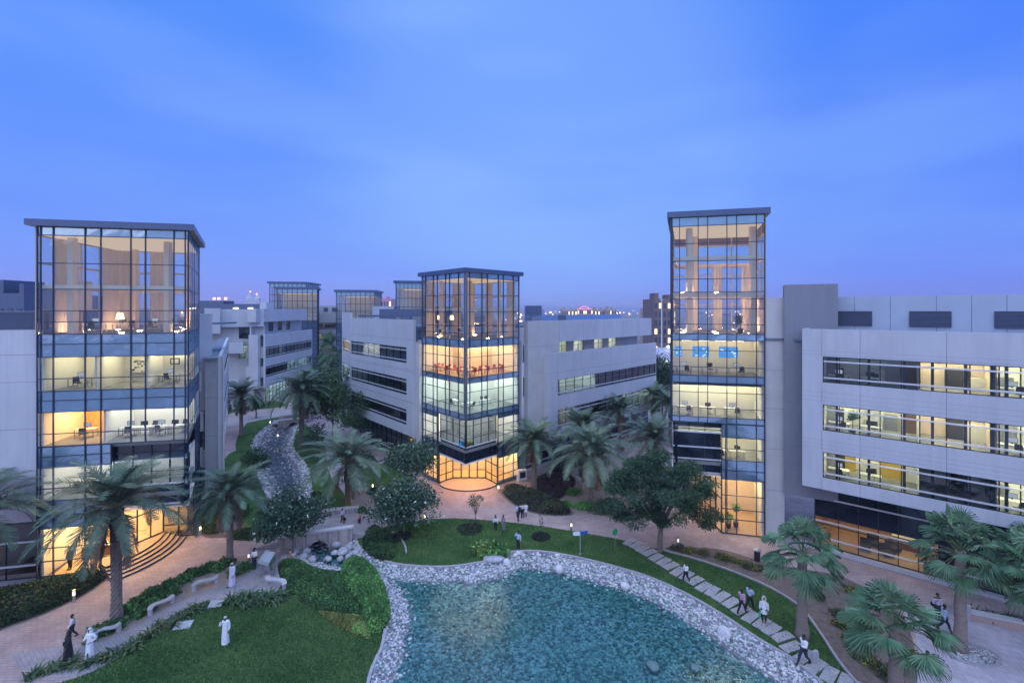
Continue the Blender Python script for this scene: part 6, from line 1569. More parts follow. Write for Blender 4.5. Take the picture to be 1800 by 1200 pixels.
# ---- interior furniture seen through the glass
M_DESK = mat("white_desk", (.70, .68, .64), .4); M_DLEG = mat("desk_leg", (.3, .3, .32), .4, metal=.6); M_CHBLK = mat("dark_chair_fabric", (.025, .028, .035), .8)
M_RED = mat("red_chair_shell", (.55, .05, .04), .4); E_SCR = emit("monitor_screen", (.75, .85, 1), .55)
def desk_proto(name, label, w=1.5, d=.7, dark=False, screen=True):
    t = thing(name, label, "desk"); mb = MB(); mb.box((-w / 2, -d / 2, .71), (w / 2, d / 2, .75), M_CHBLK if dark else M_DESK); mb.build("top", t)
    for x in (-w / 2 + .06, w / 2 - .06):
        for y in (-d / 2 + .06, d / 2 - .06): mb = MB(); mb.box((x - .03, y - .03, 0), (x + .03, y + .03, .709), M_DLEG); mb.build("leg", t)
    if screen:
        mb = MB(); mb.box((-.28, .12, .88), (.28, .16, 1.24), M_CHBLK); mb.box((-.03, .12, .751), (.03, .16, .88), M_CHBLK); o = mb.build("monitor", t)
        mb = MB(); mb.poly([(-.26, .118, .9), (.26, .118, .9), (.26, .118, 1.22), (-.26, .118, 1.22)], E_SCR); mb.build("screen", o)
    return t
def chair_proto(name, label, seat_m, cat="chair", swivel=True):
    t = thing(name, label, cat); mb = MB(); mb.box((-.24, -.24, .43), (.24, .24, .5), seat_m); mb.build("seat", t)
    mb = MB(); mb.hexa([(-.23, .2, .56), (.23, .2, .56), (.23, .25, .56), (-.23, .25, .56), (-.2, .3, 1.02), (.2, .3, 1.02), (.2, .34, 1.02), (-.2, .34, 1.02)], seat_m); mb.box((-.03, .2, .46), (.03, .26, .6), M_DLEG); mb.build("backrest", t)
    if swivel:
        mb = MB(); mb.tube([(0, 0, .06), (0, 0, .429)], .03, 6, M_DLEG); mb.build("column", t); mb = MB()
        for k in range(5): a = k * 1.2566; mb.tube([(0, 0, .08), (.28 * math.cos(a), .28 * math.sin(a), .04)], .02, 4, M_DLEG)
        mb.build("base", t)
    else:
        for x in (-.2, .2):
            for y in (-.2, .2): mb = MB(); mb.tube([(x * .8, y * .8, .43), (x, y, 0)], .016, 5, M_DLEG); mb.build("leg", t)
    return t
PROT = {}
def furn(kind, loc, rz, label, group):
    if kind not in PROT:
        if kind == "desk": o = desk_proto("office_desk", label)
        elif kind == "table": o = desk_proto("cafe_table", label, 1.1, .8, screen=False)
        elif kind == "chair": o = chair_proto("office_chair", label, M_CHBLK)
        else: o = chair_proto("cafe_chair", label, M_RED, swivel=False)
        PROT[kind] = o; o.location = loc; o.rotation_euler = (0, 0, rz); o["group"] = group; return o
    return dup(PROT[kind], loc, rz, 1.0, label, group)
def desks_along(F, us, n, zf, label_d, label_c, group, alt=0.0):
    a = math.atan2(F.u.y, F.u.x)
    for k, u in enumerate(us):
        p = F.at(u, n, zf); furn("desk", p, a + (math.pi if k % 2 else 0), label_d, group + " desks")
        q = F.at(u + .25, n - (.75 if k % 2 == 0 else -.75) * -1 if False else n + (.72 if k % 2 == 0 else -.72), zf); furn("chair", q, a + (math.pi if k % 2 == 0 else 0) + random.uniform(-.5, .5), label_c, group + " chairs")
fz = {18.0: "top", 13.85: "middle", 9.75: "lowest"}
for (zf, nm, parts_) in ((15.5, "top", [(.3, 4.6), (12.6, 18.5)]), (11.35, "middle", [(.3, 5.0), (12.6, 18.5)]), (7.25, "lowest", [(.3, 5.0), (12.6, 18.5)])):
    us = []
    for a, b in parts_: us += [uw0 + x for x in np.arange(a + .7, b, 2.2)] if a < 5 else [uw0 + x for x in np.arange(FB.px(1757) - uw0 + .9, FB.L - 1.5 - uw0, 2.2)]
    desks_along(FB, us, -1.9, zf, "white office desk with monitor behind the %s ribbon window of the right block" % nm, "black swivel chair at a desk behind the %s ribbon window of the right block" % nm, "right block %s floor" % nm)
desks_along(FRf, [1.6, 3.8, 6.2], -2.2, 11.2, "white desk in the yellow lit floor of the right tower", "dark swivel chair in the yellow lit floor of the right tower", "right tower second floor")
desks_along(FRf, [1.5, 4.0, 6.6], -2.4, 15.3, "white desk on the dim floor under the blue hanging art in the right tower", "dark chair on the dim floor under the right tower's blue art", "right tower third floor")
desks_along(FRf, [4.8, 6.6], -2.2, 6.9, "white desk just above the right tower's blue panels", "dark chair just above the right tower's blue panels", "right tower first floor")
desks_along(FL, [1.6], -2.2, 15.4, "white desk in the pale yellow room of the left tower", "dark chair in the pale yellow room of the left tower", "left tower third floor left")
desks_along(FL, [7.9], -3.2, 15.4, "desk before the pale wall with a framed picture in the left tower", "dark chair below the framed picture in the left tower", "left tower third floor right")
desks_along(FL, [1.8], -2.6, 11.0, "white desk in the orange lit room of the left tower", "chair in the orange lit room of the left tower", "left tower orange room")
desks_along(FL, [5.2, 6.4, 7.6, 8.8], -2.4, 11.0, "desk with monitor in the white lit open office of the left tower", "dark chair in the white lit open office of the left tower", "left tower white office")
desks_along(FL, [1.6, 3.2], -2.4, 6.6, "white desk behind the palm on the left tower's lowest office floor", "dark chair behind the palm on the left tower's lowest office floor", "left tower first floor")
desks_along(FL, [2.2, 4.4, 6.8, 8.2], -3.0, 20.05, "dark desk on the tall top floor of the left tower", "dark chair on the tall top floor of the left tower", "left tower top floor")
desks_along(FMl, [4.6], -2.2, 9.75, "meeting table desk behind the green lit left face of the middle tower", "dark chair behind the green lit left face of the middle tower", "middle tower green floor left")
desks_along(FMr, [2.2, 5.2], -2.4, 9.75, "desk behind the green lit right face of the middle tower", "dark chair behind the green lit right face of the middle tower", "middle tower green floor right")
desks_along(FMl, [2.2, 5.5], -2.2, 18.45, "dark desk on the tall top floor of the middle tower, left face", "dark chair on the tall top floor of the middle tower, left face", "middle tower top floor left")
for F, us, nm in ((FMl, [2.0, 4.6, 7.0], "left"), (FMr, [2.0, 4.2, 6.6], "right")):
    a = math.atan2(F.u.y, F.u.x)
    for u in us:
        furn("table", F.at(u, -1.6, 14.0), a, "pale cafe table behind the %s face of the middle tower's orange floor" % nm, "cafe tables " + nm)
        for du, rz in ((-.75, -math.pi / 2), (.75, math.pi / 2), (.1, 0)): furn("red", F.at(u + du, -1.0 if du == .1 else -1.6, 14.0), a + rz + (math.pi if du == .1 else 0) + random.uniform(-.3, .3), "red cafe chair behind the %s face of the middle tower's orange floor" % nm, "red cafe chairs " + nm)
# bean bags, reception desks, pot plants, hanging art, lamps
def beanbag(loc, m, label):
    v, f = ico(3); W = v.copy(); W[:, 2] = np.where(W[:, 2] < 0, W[:, 2] * .55, W[:, 2] * .9); W[:, :2] *= (1 - .35 * np.clip(W[:, 2:3], 0, 1)); o = np_mesh("bean_bag", W * [.62, .62, .62], f, [m], smooth=True, loc=(loc[0], loc[1], loc[2] + .34)); tag(o, label, "bean bag")
beanbag(FMl.at(FMl.L - 1.1, -1.3, 5.45), mat("lime_fabric", (.22, .55, .05), .8), "lime green bean bag beside the corner of the middle tower's first floor")
beanbag(FMl.at(FMl.L - 1.5, -.8, 5.45), mat("cyan_fabric", (.02, .38, .7), .8), "bright blue bean bag beside the corner of the middle tower's first floor")
beanbag(FMr.at(1.1, -1.0, 5.45), mat("orange_fabric", (.75, .30, .10), .8), "orange bean bag right of the middle tower's corner post")
def reception(F, u, n, zf, label, L=2.6):
    t = thing("reception_desk", label, "desk", F.at(u, n, zf), math.atan2(F.u.y, F.u.x)); mb = MB(); mb.box((-L / 2, -.35, 0), (L / 2, .35, 1.05), mat("brown_veneer", (.17, .085, .04), .45, var=.2, scale=3)); mb.build("counter", t); mb = MB(); mb.box((-L / 2 - .05, -.4, 1.05), (L / 2 + .05, .4, 1.1), M_DESK); mb.build("top", t)
reception(FL, 2.6, -3.2, .3, "brown reception counter in the left tower's glowing lobby")
reception(FS, FS.px(1600), -4.2, .25, "low counter inside the yellow lit storefront of the right block", 2.2)
for u, k in ((FS.px(1520), 0), (FS.px(1535), 1), (FS.px(1560), 2), (FS.px(1572), 3)):
    t = thing("lounge_chair", ["black lounge chair nearest the left end of the yellow storefront", "second black lounge chair inside the yellow storefront", "third black lounge chair inside the yellow storefront", "black lounge chair furthest right inside the yellow storefront"][k], "chair", FS.at(u, -1.6 - 1.3 * (k % 2), .25), math.atan2(FS.u.y, FS.u.x) + .3 * k)
    mb = MB(); mb.box((-.4, -.4, .15), (.4, .35, .45), M_CHBLK); mb.build("seat", t); mb = MB(); mb.box((-.4, .35, .15), (.4, .5, .95), M_CHBLK); mb.build("backrest", t); mb = MB(); mb.box((-.36, -.36, 0), (.36, .46, .149), M_DLEG); mb.build("base", t)
def potplant(loc, h, label, m=None):
    t = thing("potted_plant", label, "plant", loc); mb = MB(); mb.tube([(0, 0, 0), (0, 0, .5)], [.2, .27], 12, M_BLK); mb.build("pot", t)
    mb = MB(); mb.tube([(0, 0, .5), (.03, 0, h * .65)], [.03, .02], 5, M_BARK); mb.build("stem", t)
    cl = blob_clumps(5, .35, .4, .3, h * .78); crown("foliage", cl, 70, .28, .09, m or LGH, t, .2, droop=.2)
potplant(FRf.at(FRf.px(1300), -1.5, .12), 2.3, "potted tree standing in the right tower's yellow lobby window"); potplant(FRf.at(FRf.px(1285), -1.1, .12), 1.4, "shorter potted plant in the right tower's yellow lobby window")
potplant(FS.at(FS.px(1630), -1.0, .25), 2.2, "tall potted plant at the right end of the yellow storefront"); potplant(FB.at(FB.px(1497), -1.1, 11.35), 2.0, "potted plant behind the right block's middle ribbon window")
potplant(FL.at(3.2, -1.2, .3), 3.6, "tall potted tree inside the left tower's glowing lobby"); potplant(FRf.at(6.8, -1.6, 19.65), 1.9, "leafy potted plant on the right tower's top floor", LB_)
for k, (u, n) in enumerate(((.8, -1.2), (3.0, -1.3), (5.6, -1.2))):
    F = FRf; t = thing("hanging_artwork", ["blue and white hanging panel at the left of the right tower's dim floor", "blue hanging panel in the middle of the right tower's dim floor", "blue hanging panel at the right of the right tower's dim floor"][k], "artwork", F.at(u, n, 17.2), math.atan2(F.u.y, F.u.x))
    m = MATS.get("blue_art") or emit("blue_art", (.12, .42, 1.0), .9); w = (.35, .8, .9)[k]
    mb = MB(); mb.box((-w, -.02, 0), (w, .02, 1.1), m); mb.build("panel", t)
    mb = MB()
    for x in (-w * .8, w * .8): mb.box((x - .01, -.01, 1.1), (x + .01, .01, 1.74), M_DLEG)
    mb.build("wire", t); mb = MB()
    for i in range(7): x = random.uniform(-w, w * .7); z = random.uniform(.05, .85); mb.box((x, -.03, z), (x + w * .22, -.021, z + .14), emit("white_art", (.7, .9, 1), 1.2))
    mb.build("pattern", t)
def flamp(F, u, n, zf, label):
    t = thing("floor_lamp", label, "lamp", F.at(u, n, zf)); mb = MB(); mb.tube([(0, 0, 0), (0, 0, 1.2)], .03, 6, M_DLEG); mb.build("stand", t); mb = MB(); mb.tube([(0, 0, 1.15), (0, 0, 1.7)], [.3, .2], 12, emit("lamp_shade_glow", (1, .62, .22), 6)); mb.build("lamp_shade", t)
flamp(FL, 4.35, -2.6, 20.05, "glowing orange box lamp on the left tower's top floor"); flamp(FMl, 1.6, -1.6, 19.6, "glowing yellow lamp at the left side of the middle tower's top floor")
flamp(FMl, 3.1, -2.6, 19.6, "second yellow lamp beside a peach column in the middle tower")
t = thing("framed_picture", "framed picture on the pale wall of the left tower's third floor", "picture", FL.at(7.6, -4.83, 16.9), math.atan2(FL.u.y, FL.u.x)); mb = MB(); mb.box((-.4, -.03, 0), (.4, .0, .6), M_CHBLK); mb.build("frame", t); mb = MB(); mb.box((-.3, -.04, .1), (.3, -.031, .5), M_DESK); mb.build("print", t)
t = thing("pin_board", "pin board covered in small prints on the left tower's third floor", "board", FL.at(4.9, -4.83, 16.2), math.atan2(FL.u.y, FL.u.x)); mb = MB(); mb.box((-1.0, -.03, 0), (1.0, 0, 1.3), M_DESK); mb.build("board", t); mb = MB()
for i in range(26): x = random.uniform(-.95, .75); z = random.uniform(.05, 1.05); mb.box((x, -.045 - .001 * i, z), (x + .18, -.031, z + .16), random.choice([M_CHBLK, M_DLEG, M_BARK]))
mb.build("prints", t)

def cabinet(F, u, n, zf, w, h, m, label):
    t = thing("filing_cabinet", label, "cabinet", F.at(u, n, zf), math.atan2(F.u.y, F.u.x)); mb = MB(); mb.box((-w / 2, -.2, 0), (w / 2, .2, h), m); mb.build("body", t); mb = MB()
    k = max(2, int(h / .4))
    for i in range(k): mb.box((-w / 2 + .03, -.215, h * i / k + .03), (w / 2 - .03, -.201, h * (i + 1) / k - .03), m)
    mb.build("drawer_front", t)
CABM = [M_DESK, M_DLEG, mat("brown_veneer"), M_CHBLK]
for zf, nm in ((15.5, "top"), (11.35, "middle"), (7.25, "lowest")):
    for k, px_ in enumerate((1458, 1530, 1560, 1600, 1690, 1730, 1780)):
        cabinet(FB, FB.px(px_) + random.uniform(-.1, .4), -4.9, zf, random.uniform(.8, 1.6), random.uniform(.9, 2.0), CABM[(k + int(zf)) % 4], "%s cabinet against the back wall behind the %s ribbon window of the right block" % (["first", "second", "third", "fourth", "fifth", "sixth", "seventh"][k], nm))
# ================================================================== buildings further back
M_FARW = mat("far_white_cladding", (.55, .55, .60), .6, var=.06, scale=.3)
M_FGL = spandrel_mat("far_dark_glass", (.02, .03, .05), .14)
def ribbons(root, F, rows, u0, u1, n, lit):
    for k, (z0, z1) in enumerate(rows):
        window(root, F, u0, u1, z0, z1, [u0 + (u1 - u0) * i / 12 for i in range(1, 12)], [], n=n, gm=M_GLASSD, rails=(z0 + .35, z1 - .35), w=.1)
        for a, b, li in lit[k]: room(root, F, u0 + (u1 - u0) * a + .03, u0 + (u1 - u0) * b - .03, z0, z1, 4, lit=li, n=n - .2, strips=1)
bb = thing("office_building", "white block left of the stream with projecting ribbon box and lit glass ground floor", "building")
b0, b1 = at(466, 102, 0), at(549, 128, 0); FBb = Face(b0[:2], b1[:2])
E_CYAN = emit("lamp_cyan", (.62, .95, 1), 34); E_FARG = emit("lamp_far_green", (.8, 1, .7), 14)
rows = [(11.2, 13.7), (6.9, 9.3)]
mb = MB(); holed_wall(mb, FBb, 0, FBb.L, -.4, 0, 4.6, 16.6, [(.3, FBb.L - .4, a, b) for a, b in rows], M_PANEL); mb.fbox(FBb, 0, FBb.L, -3, -.4, 16.2, 16.4, M_ROOF); mb.fbox(FBb, 0, FBb.L, -2.4, -.4, 4.6, 4.9, M_SOFFIT)
mb.fbox(FBb, -1.2, 0, -3, -1.0, 4.6, 16.5, M_PANEL)
mb.build("wall", bb)
ribbons(bb, FBb, rows, .3, FBb.L - .4, -.2, [[(0, .12, E_FARG), (.12, .3, None), (.3, .38, E_FARG), (.38, 1, None)], [(0, .45, None), (.45, .97, E_CYAN), (.97, 1, None)]])
FBu = Face(FBb.at(-.2, -3.0, 0)[:2], FBb.at(FBb.L, -3.0, 0)[:2])
wz = [(FBu.L * .12 + k * 4.6, FBu.L * .12 + k * 4.6 + 2.3, 16.9, 19.2) for k in range(4)]
mb = MB(); holed_wall(mb, FBu, 0, FBu.L, -.3, 0, 16.3, 19.6, wz, M_PANEL); mb.fbox(FBu, -1, FBu.L - .5, -.3, 1.6, 19.3, 22.3, M_PANEL); mb.build("wall", bb)
for h in wz: window(bb, FBu, *h, [(h[0] + h[1]) / 2], [], n=-.1, gm=M_FGL)
hg = (.3, FBb.L - .4, .2, 4.5)
mb = MB(); holed_wall(mb, FBb, 0, FBb.L, -2.7, -2.4, 0, 4.7, [hg], M_PANELW); mb.build("wall", bb)
window(bb, FBb, *hg, [hg[0] + k * 1.7 for k in range(1, int(FBb.L / 1.7))], [1.3, 3.4], n=-2.55, gm=M_GLASS, w=.1); room(bb, FBb, hg[0], hg[0] + 7, *hg[2:], 4, lit=E_FARG, n=-2.8); room(bb, FBb, hg[0] + 7, hg[1], *hg[2:], 4, lit=E_CYAN, n=-2.8)
FBf = Face(at(368, 99, 0)[:2], at(462, 104, 0)[:2])
wq = [(FBf.px(420), FBf.px(439), 15.6, 18.4), (FBf.px(420), FBf.px(439), 11.2, 14.0)]
mb = MB(); holed_wall(mb, FBf, -8, FBf.L + .4, -.3, 0, 0, 18.6, wq, M_PANELW); mb.fbox(FBf, FBf.px(389), FBf.L + .2, -.3, 1.3, 18.3, 22.2, M_PANEL); mb.fbox(FBf, FBf.px(362), FBf.px(389) - .02, -.3, 3.6, 17.0, 22.4, M_PANEL)
mb.fbox(FBf, FBf.px(395), FBf.px(428), .0, 2.8, 12.6, 14.9, M_PANEL); mb.fbox(FBf, FBf.px(395), FBf.px(420), .0, 2.4, 4.4, 6.6, M_PANEL)
mb.build("wall", bb)
for k, h in enumerate(wq): window(bb, FBf, *h, [], [], n=-.1, gm=M_GLASSD); room(bb, FBf, *h, 3, lit=(None, E_FARG)[k], n=-.3)
mb = MB(); lobox = [FBf.at(-8, -.2, 0)[:2], FBf.at(FBf.L + .3, -.2, 0)[:2], FBb.at(FBb.L, -3.3, 0)[:2], FBb.at(FBb.L, -30, 0)[:2], FBf.at(-8, -25, 0)[:2]]
mb.prism(lobox, 20.6, 20.8, M_ROOF); mb.build("roof", bb)
mb = MB(); q = at(360, 118, 0); mb.box((q.x, q.y, 20.8), (at(458, 118, 0).x, q.y + 4, 23.6), M_LOUVRE); mb.box((at(368, 130, 0).x, 126, 20.8), (at(408, 130, 0).x, 131, 24.6), M_LOUVRE); mb.build("roof_screen", bb)
mb = MB(); mb.box((at(458.5, 118, 0).x, 117.5, 20.8), (at(470, 118, 0).x, 121, 24.0), M_FARW); mb.build("plant_room", bb)
lb = MB(); 
for x in (376, 384, 396): a = at(x, 128, 25.2); lb.box((a.x - .25, a.y, 25.0), (a.x + .25, a.y + .3, 25.5), emit("red_beacon", (1, .15, .1), 18))
for x in (412, 416, 438, 442): a = at(x, 117.8, 22.4); lb.box((a.x - .3, a.y, 22.3), (a.x + .3, a.y + .1, 22.6), emit("roof_light", (1, .9, .8), 8))
lb.build("roof_light", bb)

def far_tower(label, pl, pr, d, ztop, depth, side, lower=None):
    """a distant glass corner tower: lit top room above dark office floors"""
    t = thing("glass_tower", label, "building", group=None); A, B = at(pl, d, 0), at(pr, d * 1.015, 0); F = Face(A[:2], B[:2])
    back = Vector((-F.n.x, -F.n.y)) * depth; P = [tuple(A[:2]), tuple(B[:2]), tuple(Vector(B[:2]) + back + F.u * side), tuple(Vector(A[:2]) + back + F.u * side)]
    zl = ztop - 10.6; rows = [zl, zl + 1.6, zl + 4.2, zl + 6.6, zl + 9.2, ztop]
    for (p, q), k in (((P[0], P[1]), 8), ((P[1], P[2]), 6), ((P[3], P[0]), 6)):
        Fk = Face(p, q); cols = [.08] + [Fk.L * i / k for i in range(1, k)] + [Fk.L - .08]
        curtain(t, Fk, 0, Fk.L, cols, rows, [(zl, zl + 9.2, M_GLASS, "glazing"), (zl + 9.2, ztop, M_SPANT, "spandrel")], w=.14)
        lr = [z for z in np.arange(.2, zl + .01, 1.45)]
        curtain(t, Fk, 0, Fk.L, cols, lr + [zl - .05], [(.2, zl - .1, M_SPAN2, "spandrel")], w=.13)
    storey(t, P, zl, zl + 9.2, M_PLWARM, M_CARPET, None, ceil=LUM, step=3)
    Q = shrink(P, .8); Fw = Face(Q[3], Q[2]); mb = MB(); mb.fbox(Fw, 0, Fw.L, -.1, 0, zl, zl + 9.1, M_PLASTER); mb.build("back_wall", t)
    columns(t, [in_plan(P, .15, .15), in_plan(P, .85, .15)], zl, zl + 9.1, M_PLWARM, .7)
    canopy(t, P, ztop, .9, .7); return t
far_tower("distant glass tower with two roof levels behind the left white block, rear half", 474, 538, 164, 31.6, 12, 2)
far_tower("distant glass tower in front of its taller twin, above the left white block", 487, 558, 150, 29.0, 11, -2)
far_tower("distant glass tower standing alone between the left block and the middle wing", 591, 659, 150, 28.0, 12, 1)
far_tower("distant glass tower rising just left of the middle tower's roof", 696, 752, 122, 29.2, 10, 1.5)
# the far block closing the stream axis
bc = thing("office_building", "far white block with three ribbon windows closing the stream view", "building")
FC = Face(at(552, 166, 0)[:2], at(640, 170, 0)[:2])
rows = [(15.0, 17.4), (11.0, 13.2), (6.8, 9.2)]
mb = MB(); holed_wall(mb, FC, 0, FC.L, -.4, 0, 0, 21, [(1.5, FC.L - .5, a, b) for a, b in rows], M_FARW); mb.fbox(FC, 0, 1.3, -.4, .2, 0, 23.4, M_FARW); mb.fbox(FC, 1.3, FC.L, -4, -3.4, 20, 23.6, M_FARW); mb.build("wall", bc)
ribbons(bc, FC, rows, 1.5, FC.L - .5, -.2, [[(0, .1, None), (.1, .14, E_FARG), (.14, 1, None)], [(0, .15, emit("lamp_far_lime", (.9, 1, .4), 22)), (.15, 1, E_FARG)], [(0, .3, E_FARG), (.3, 1, emit("lamp_far_yellow", YEL, 7))]])
mb = MB()
for a, b in ((566, 574), (581, 592)):
    u0, u1 = FC.px(a), FC.px(b); mb.fbox(FC, u0, u1, -3.4, -3.3, 21.4, 22.9, M_LOUVRE)
mb.build("louvre_panel", bc)
mb = MB(); mb.box((-84, 172, 20.4), (-50, 200, 20.6), M_ROOF); mb.build("roof", bc)
bd = thing("office_building", "blue grey rooftop plant block behind the middle building's left wing", "building")
mb = MB(); a, b = at(655, 140, 0), at(692, 140, 0); mb.box((a.x, 140, 0), (b.x, 150, 23.2), mat("blue_grey_cladding")); mb.build("wall", bd); mb = MB(); a, b = at(692.5, 138, 0), at(745, 138, 0); mb.box((a.x, 138, 0), (b.x, 150, 23.0), M_LOUVRE); mb.build("louvre_screen", bd)
mb = MB(); 
for x in (708, 714, 719): q = at(x, 137.9, 22); mb.box((q.x - .5, 137.8, 22.0), (q.x + .5, 137.95, 22.35), emit("roof_strip_light", (.9, .95, 1), 5))
mb.build("roof_light", bd)
# skyline
M_APT = mat("apartment_render", (.44, .33, .30), .8, var=.12, scale=.05); M_APT2 = mat("apartment_render_dark", (.20, .14, .14), .8, var=.15, scale=.05)
def apartment(label, pl, pr, d, h, m, rows, cols, lit=.2, depth=14, name="apartment_building"):
    t = thing(name, label, "building"); A, B = at(pl, d, 0), at(pr, d, 0); F = Face(A[:2], B[:2]); mb = MB(); mb.fbox(F, 0, F.L, -depth, 0, 0, h, m); mb.fbox(F, F.L * .1, F.L * .25, -depth * .6, -2, h, h + 2.2, m); mb.fbox(F, F.L * .6, F.L * .7, -depth * .6, -2, h, h + 1.6, m); mb.build("wall", t)
    k = 0
    for i in range(rows):
        for j in range(cols):
            if k >= 95: break
            k += 1
            u = F.L * (j + .5) / cols; z = 3 + (h - 4) * (i + .5) / rows; w, hh = F.L / cols * .28, (h - 4) / rows * .3
            mb = MB(); mb.fbox(F, u - w, u + w, .005, .09, z - hh, z + hh, (emit("warm_window", (1, .72, .4), 2.6) if random.random() < lit else M_FGL)); mb.build("window", t)
    return t
apartment("dark red apartment tower with a pale central mast right of the far city", 1149, 1196, 168, 26.2, M_APT2, 7, 6, .22)
o = bpy.context.scene.objects
t = thing("flag_mast", "thin pale mast in front of the dark red apartment tower", "mast", at(1163, 160, 0)); mb = MB(); mb.tube([(0, 0, 0), (0, 0, 25.5)], [.3, .18], 8, M_RAIL); mb.build("pole", t); mb = MB(); mb.tube([(0, 0, 25.5), (0, 0, 25.9)], .35, 8, M_RAIL); mb.build("cap", t)
apartment("pink floodlit hotel with an arched crest on the far city edge", 1015, 1042, 430, 23.5, mat("pink_render", (.6, .30, .38), .8), 4, 8, .6)
t = thing("arched_crest", "glowing magenta arch crowning the pink far hotel", "arch", at(1027, 428, 22)); mb = MB()
pts = [(4.2 * math.cos(math.pi * k / 14), 0, 1.2 + 2.2 * math.sin(math.pi * k / 14)) for k in range(15)]; mb.tube(pts, .35, 6, emit("magenta_tube", (1, .35, .9), 1.3)); mb.build("tube", t); mb = MB(); mb.box((-7, -.2, 0.9), (7, .2, 1.5), emit("magenta_base", (1, .45, .65), 1.2)); mb.build("base", t)
apartment("long pale apartment row left of the pink far hotel", 987, 1014, 420, 22.6, M_APT, 4, 9, .35); apartment("long pale apartment row right of the pink far hotel", 1043, 1066, 425, 22.6, M_APT, 4, 8, .35)
apartment("pale apartment row ending at the far streetlights", 1067, 1083, 415, 23.2, M_APT, 4, 6, .3); apartment("small far apartment block next to the dark red tower", 1136, 1148, 300, 23.2, M_APT, 5, 5, .5)
apartment("flat pink topped far block seen between two glass towers", 659, 688, 320, 30.0, mat("pink_render"), 5, 6, .3); apartment("dark domed far block on the left horizon beyond the plant box", -40, 42, 70, 24.6, M_LOUVRE, 3, 5, 0)
# net canopy with star lights and a low white shed
t = thing("net_canopy", "pale domed net canopy with bright star lights beside the right tower", "canopy", at(1166, 150, 0)); v, f = ico(4); W = v[v[:, 2] > -1.1] * [12, 10, 9.5]; W[:, 2] += .8 * np.sin(W[:, 0] * 1.3) * np.cos(W[:, 1] * 1.1); W[:, 2] = np.maximum(W[:, 2], 0)
np_mesh("net", W, f, [mat("silver_net", (.42, .40, .48), .7, var=.45, scale=.9, bump=.6)], parent=t, smooth=True)
for x, z in ((-5, 8.2), (.5, 10.2), (3.5, 9.2), (-1.5, 6.0), (4.5, 3.6), (-6, 3.0)): mb = MB(); vv, ff = ico(1); y = -10 * math.sqrt(max(0, 1 - (x / 12) ** 2 - (min(z, 9.3) / 9.6) ** 2)) - .8; o = np_mesh("star_light", vv * .42, ff, [emit("star_light", (.9, .95, 1), 12)], parent=t, loc=(x, y, z))
t = thing("storage_shed", "low white flat roofed shed beneath the net canopy", "shed", at(1160, 122, 0)); mb = MB(); mb.box((-6, 0, 0), (6, 8, 3.4), M_PANELW); mb.build("wall", t); mb = MB(); mb.box((-6.4, -.5, 3.4), (6.4, 8.4, 3.75), M_PANEL); mb.build("roof", t); mb = MB(); mb.box((-2.5, -.03, .2), (-1.4, -.005, 2.4), M_DARKFR); mb.build("door", t)
# distant city lights: small lamps on poles, past counting
mb = MB(); mats_ = [emit("city_lamp_orange", (1, .5, .2), 14), emit("city_lamp_white", (1, .85, .7), 10), emit("city_lamp_pink", (1, .45, .6), 8)]
for k in range(520):
    d = 480 + 4200 * random.random() ** 1.6; x = random.uniform(-1.25, 1.25) * d; h = random.uniform(3, 10); s = d * .00085 * random.uniform(.5, 1.25); m = random.choice(mats_)
    mb.box((x - s, d - s, h), (x + s, d + s, h + 2 * s), m); mb.box((x - s * .2, d - s * .2, 0), (x + s * .2, d + s * .2, h), M_DARKFR)
tag(mb.build("city_lights"), "thousands of tiny warm lights of the far city along the horizon", "lights", kind="stuff")
mb = MB()
for k in range(150):
    d = 600 + 3000 * random.random(); x = random.uniform(-1.2, 1.2) * d; w = random.uniform(10, 40); h = random.uniform(6, 16) if random.random() < .9 else random.uniform(16, 30)
    mb.box((x - w, d, 0), (x + w, d + w, h), random.choice([M_APT, M_FARW, M_APT2]))
tag(mb.build("far_city"), "low far city blocks merging into one dim mass on the horizon", "city", kind="stuff")
t = thing("sail_tower", "faint sail topped tower on the far left horizon", "building", at(443, 900, 0)); mb = MB(); mb.prism([(-14, 0), (14, 0), (10, 12), (-10, 12)], 0, 44, M_FARW); mb.build("wall", t); mb = MB(); mb.tube([(-9, 6, 44), (-7, 6, 58)], [6, .6], 6, M_FARW); mb.tube([(8, 6, 44), (6, 6, 53)], [6, .6], 6, M_FARW); mb.build("spire", t)
for z, x in ((59, -7), (54, 6)): mb = MB(); vv, ff = ico(1); np_mesh("beacon", vv * 1.1, ff, [emit("red_beacon", (1, .15, .1), 18)], parent=t, loc=(x, 6, z))
# ================================================================== people
M_SKIN = {"dark": mat("dark_skin", (.07, .04, .028), .6), "brown": mat("brown_skin", (.20, .115, .075), .6), "tan": mat("tan_skin", (.33, .20, .14), .6)}
M_HAIR = mat("black_hair", (.012, .010, .010), .6); M_SHOE = mat("black_shoe", (.015, .014, .015), .5)
def cloth(n, c): return mat("cloth_" + n, c, .85, var=.12, scale=5, bump=.3, bscale=9)
CW, CLIL, CBLU, CPNK, CGRY, CBLK, CNAVY, CBRN, CROSE, CRED = (cloth("white", (.78, .77, .80)), cloth("lilac", (.62, .55, .66)), cloth("pale_blue", (.45, .58, .74)), cloth("pink", (.55, .30, .45)),
    cloth("grey", (.24, .23, .26)), cloth("black", (.018, .018, .022)), cloth("navy", (.025, .03, .055)), cloth("brown", (.16, .10, .08)), cloth("rose", (.62, .18, .22)), cloth("red_brown", (.30, .06, .05)))
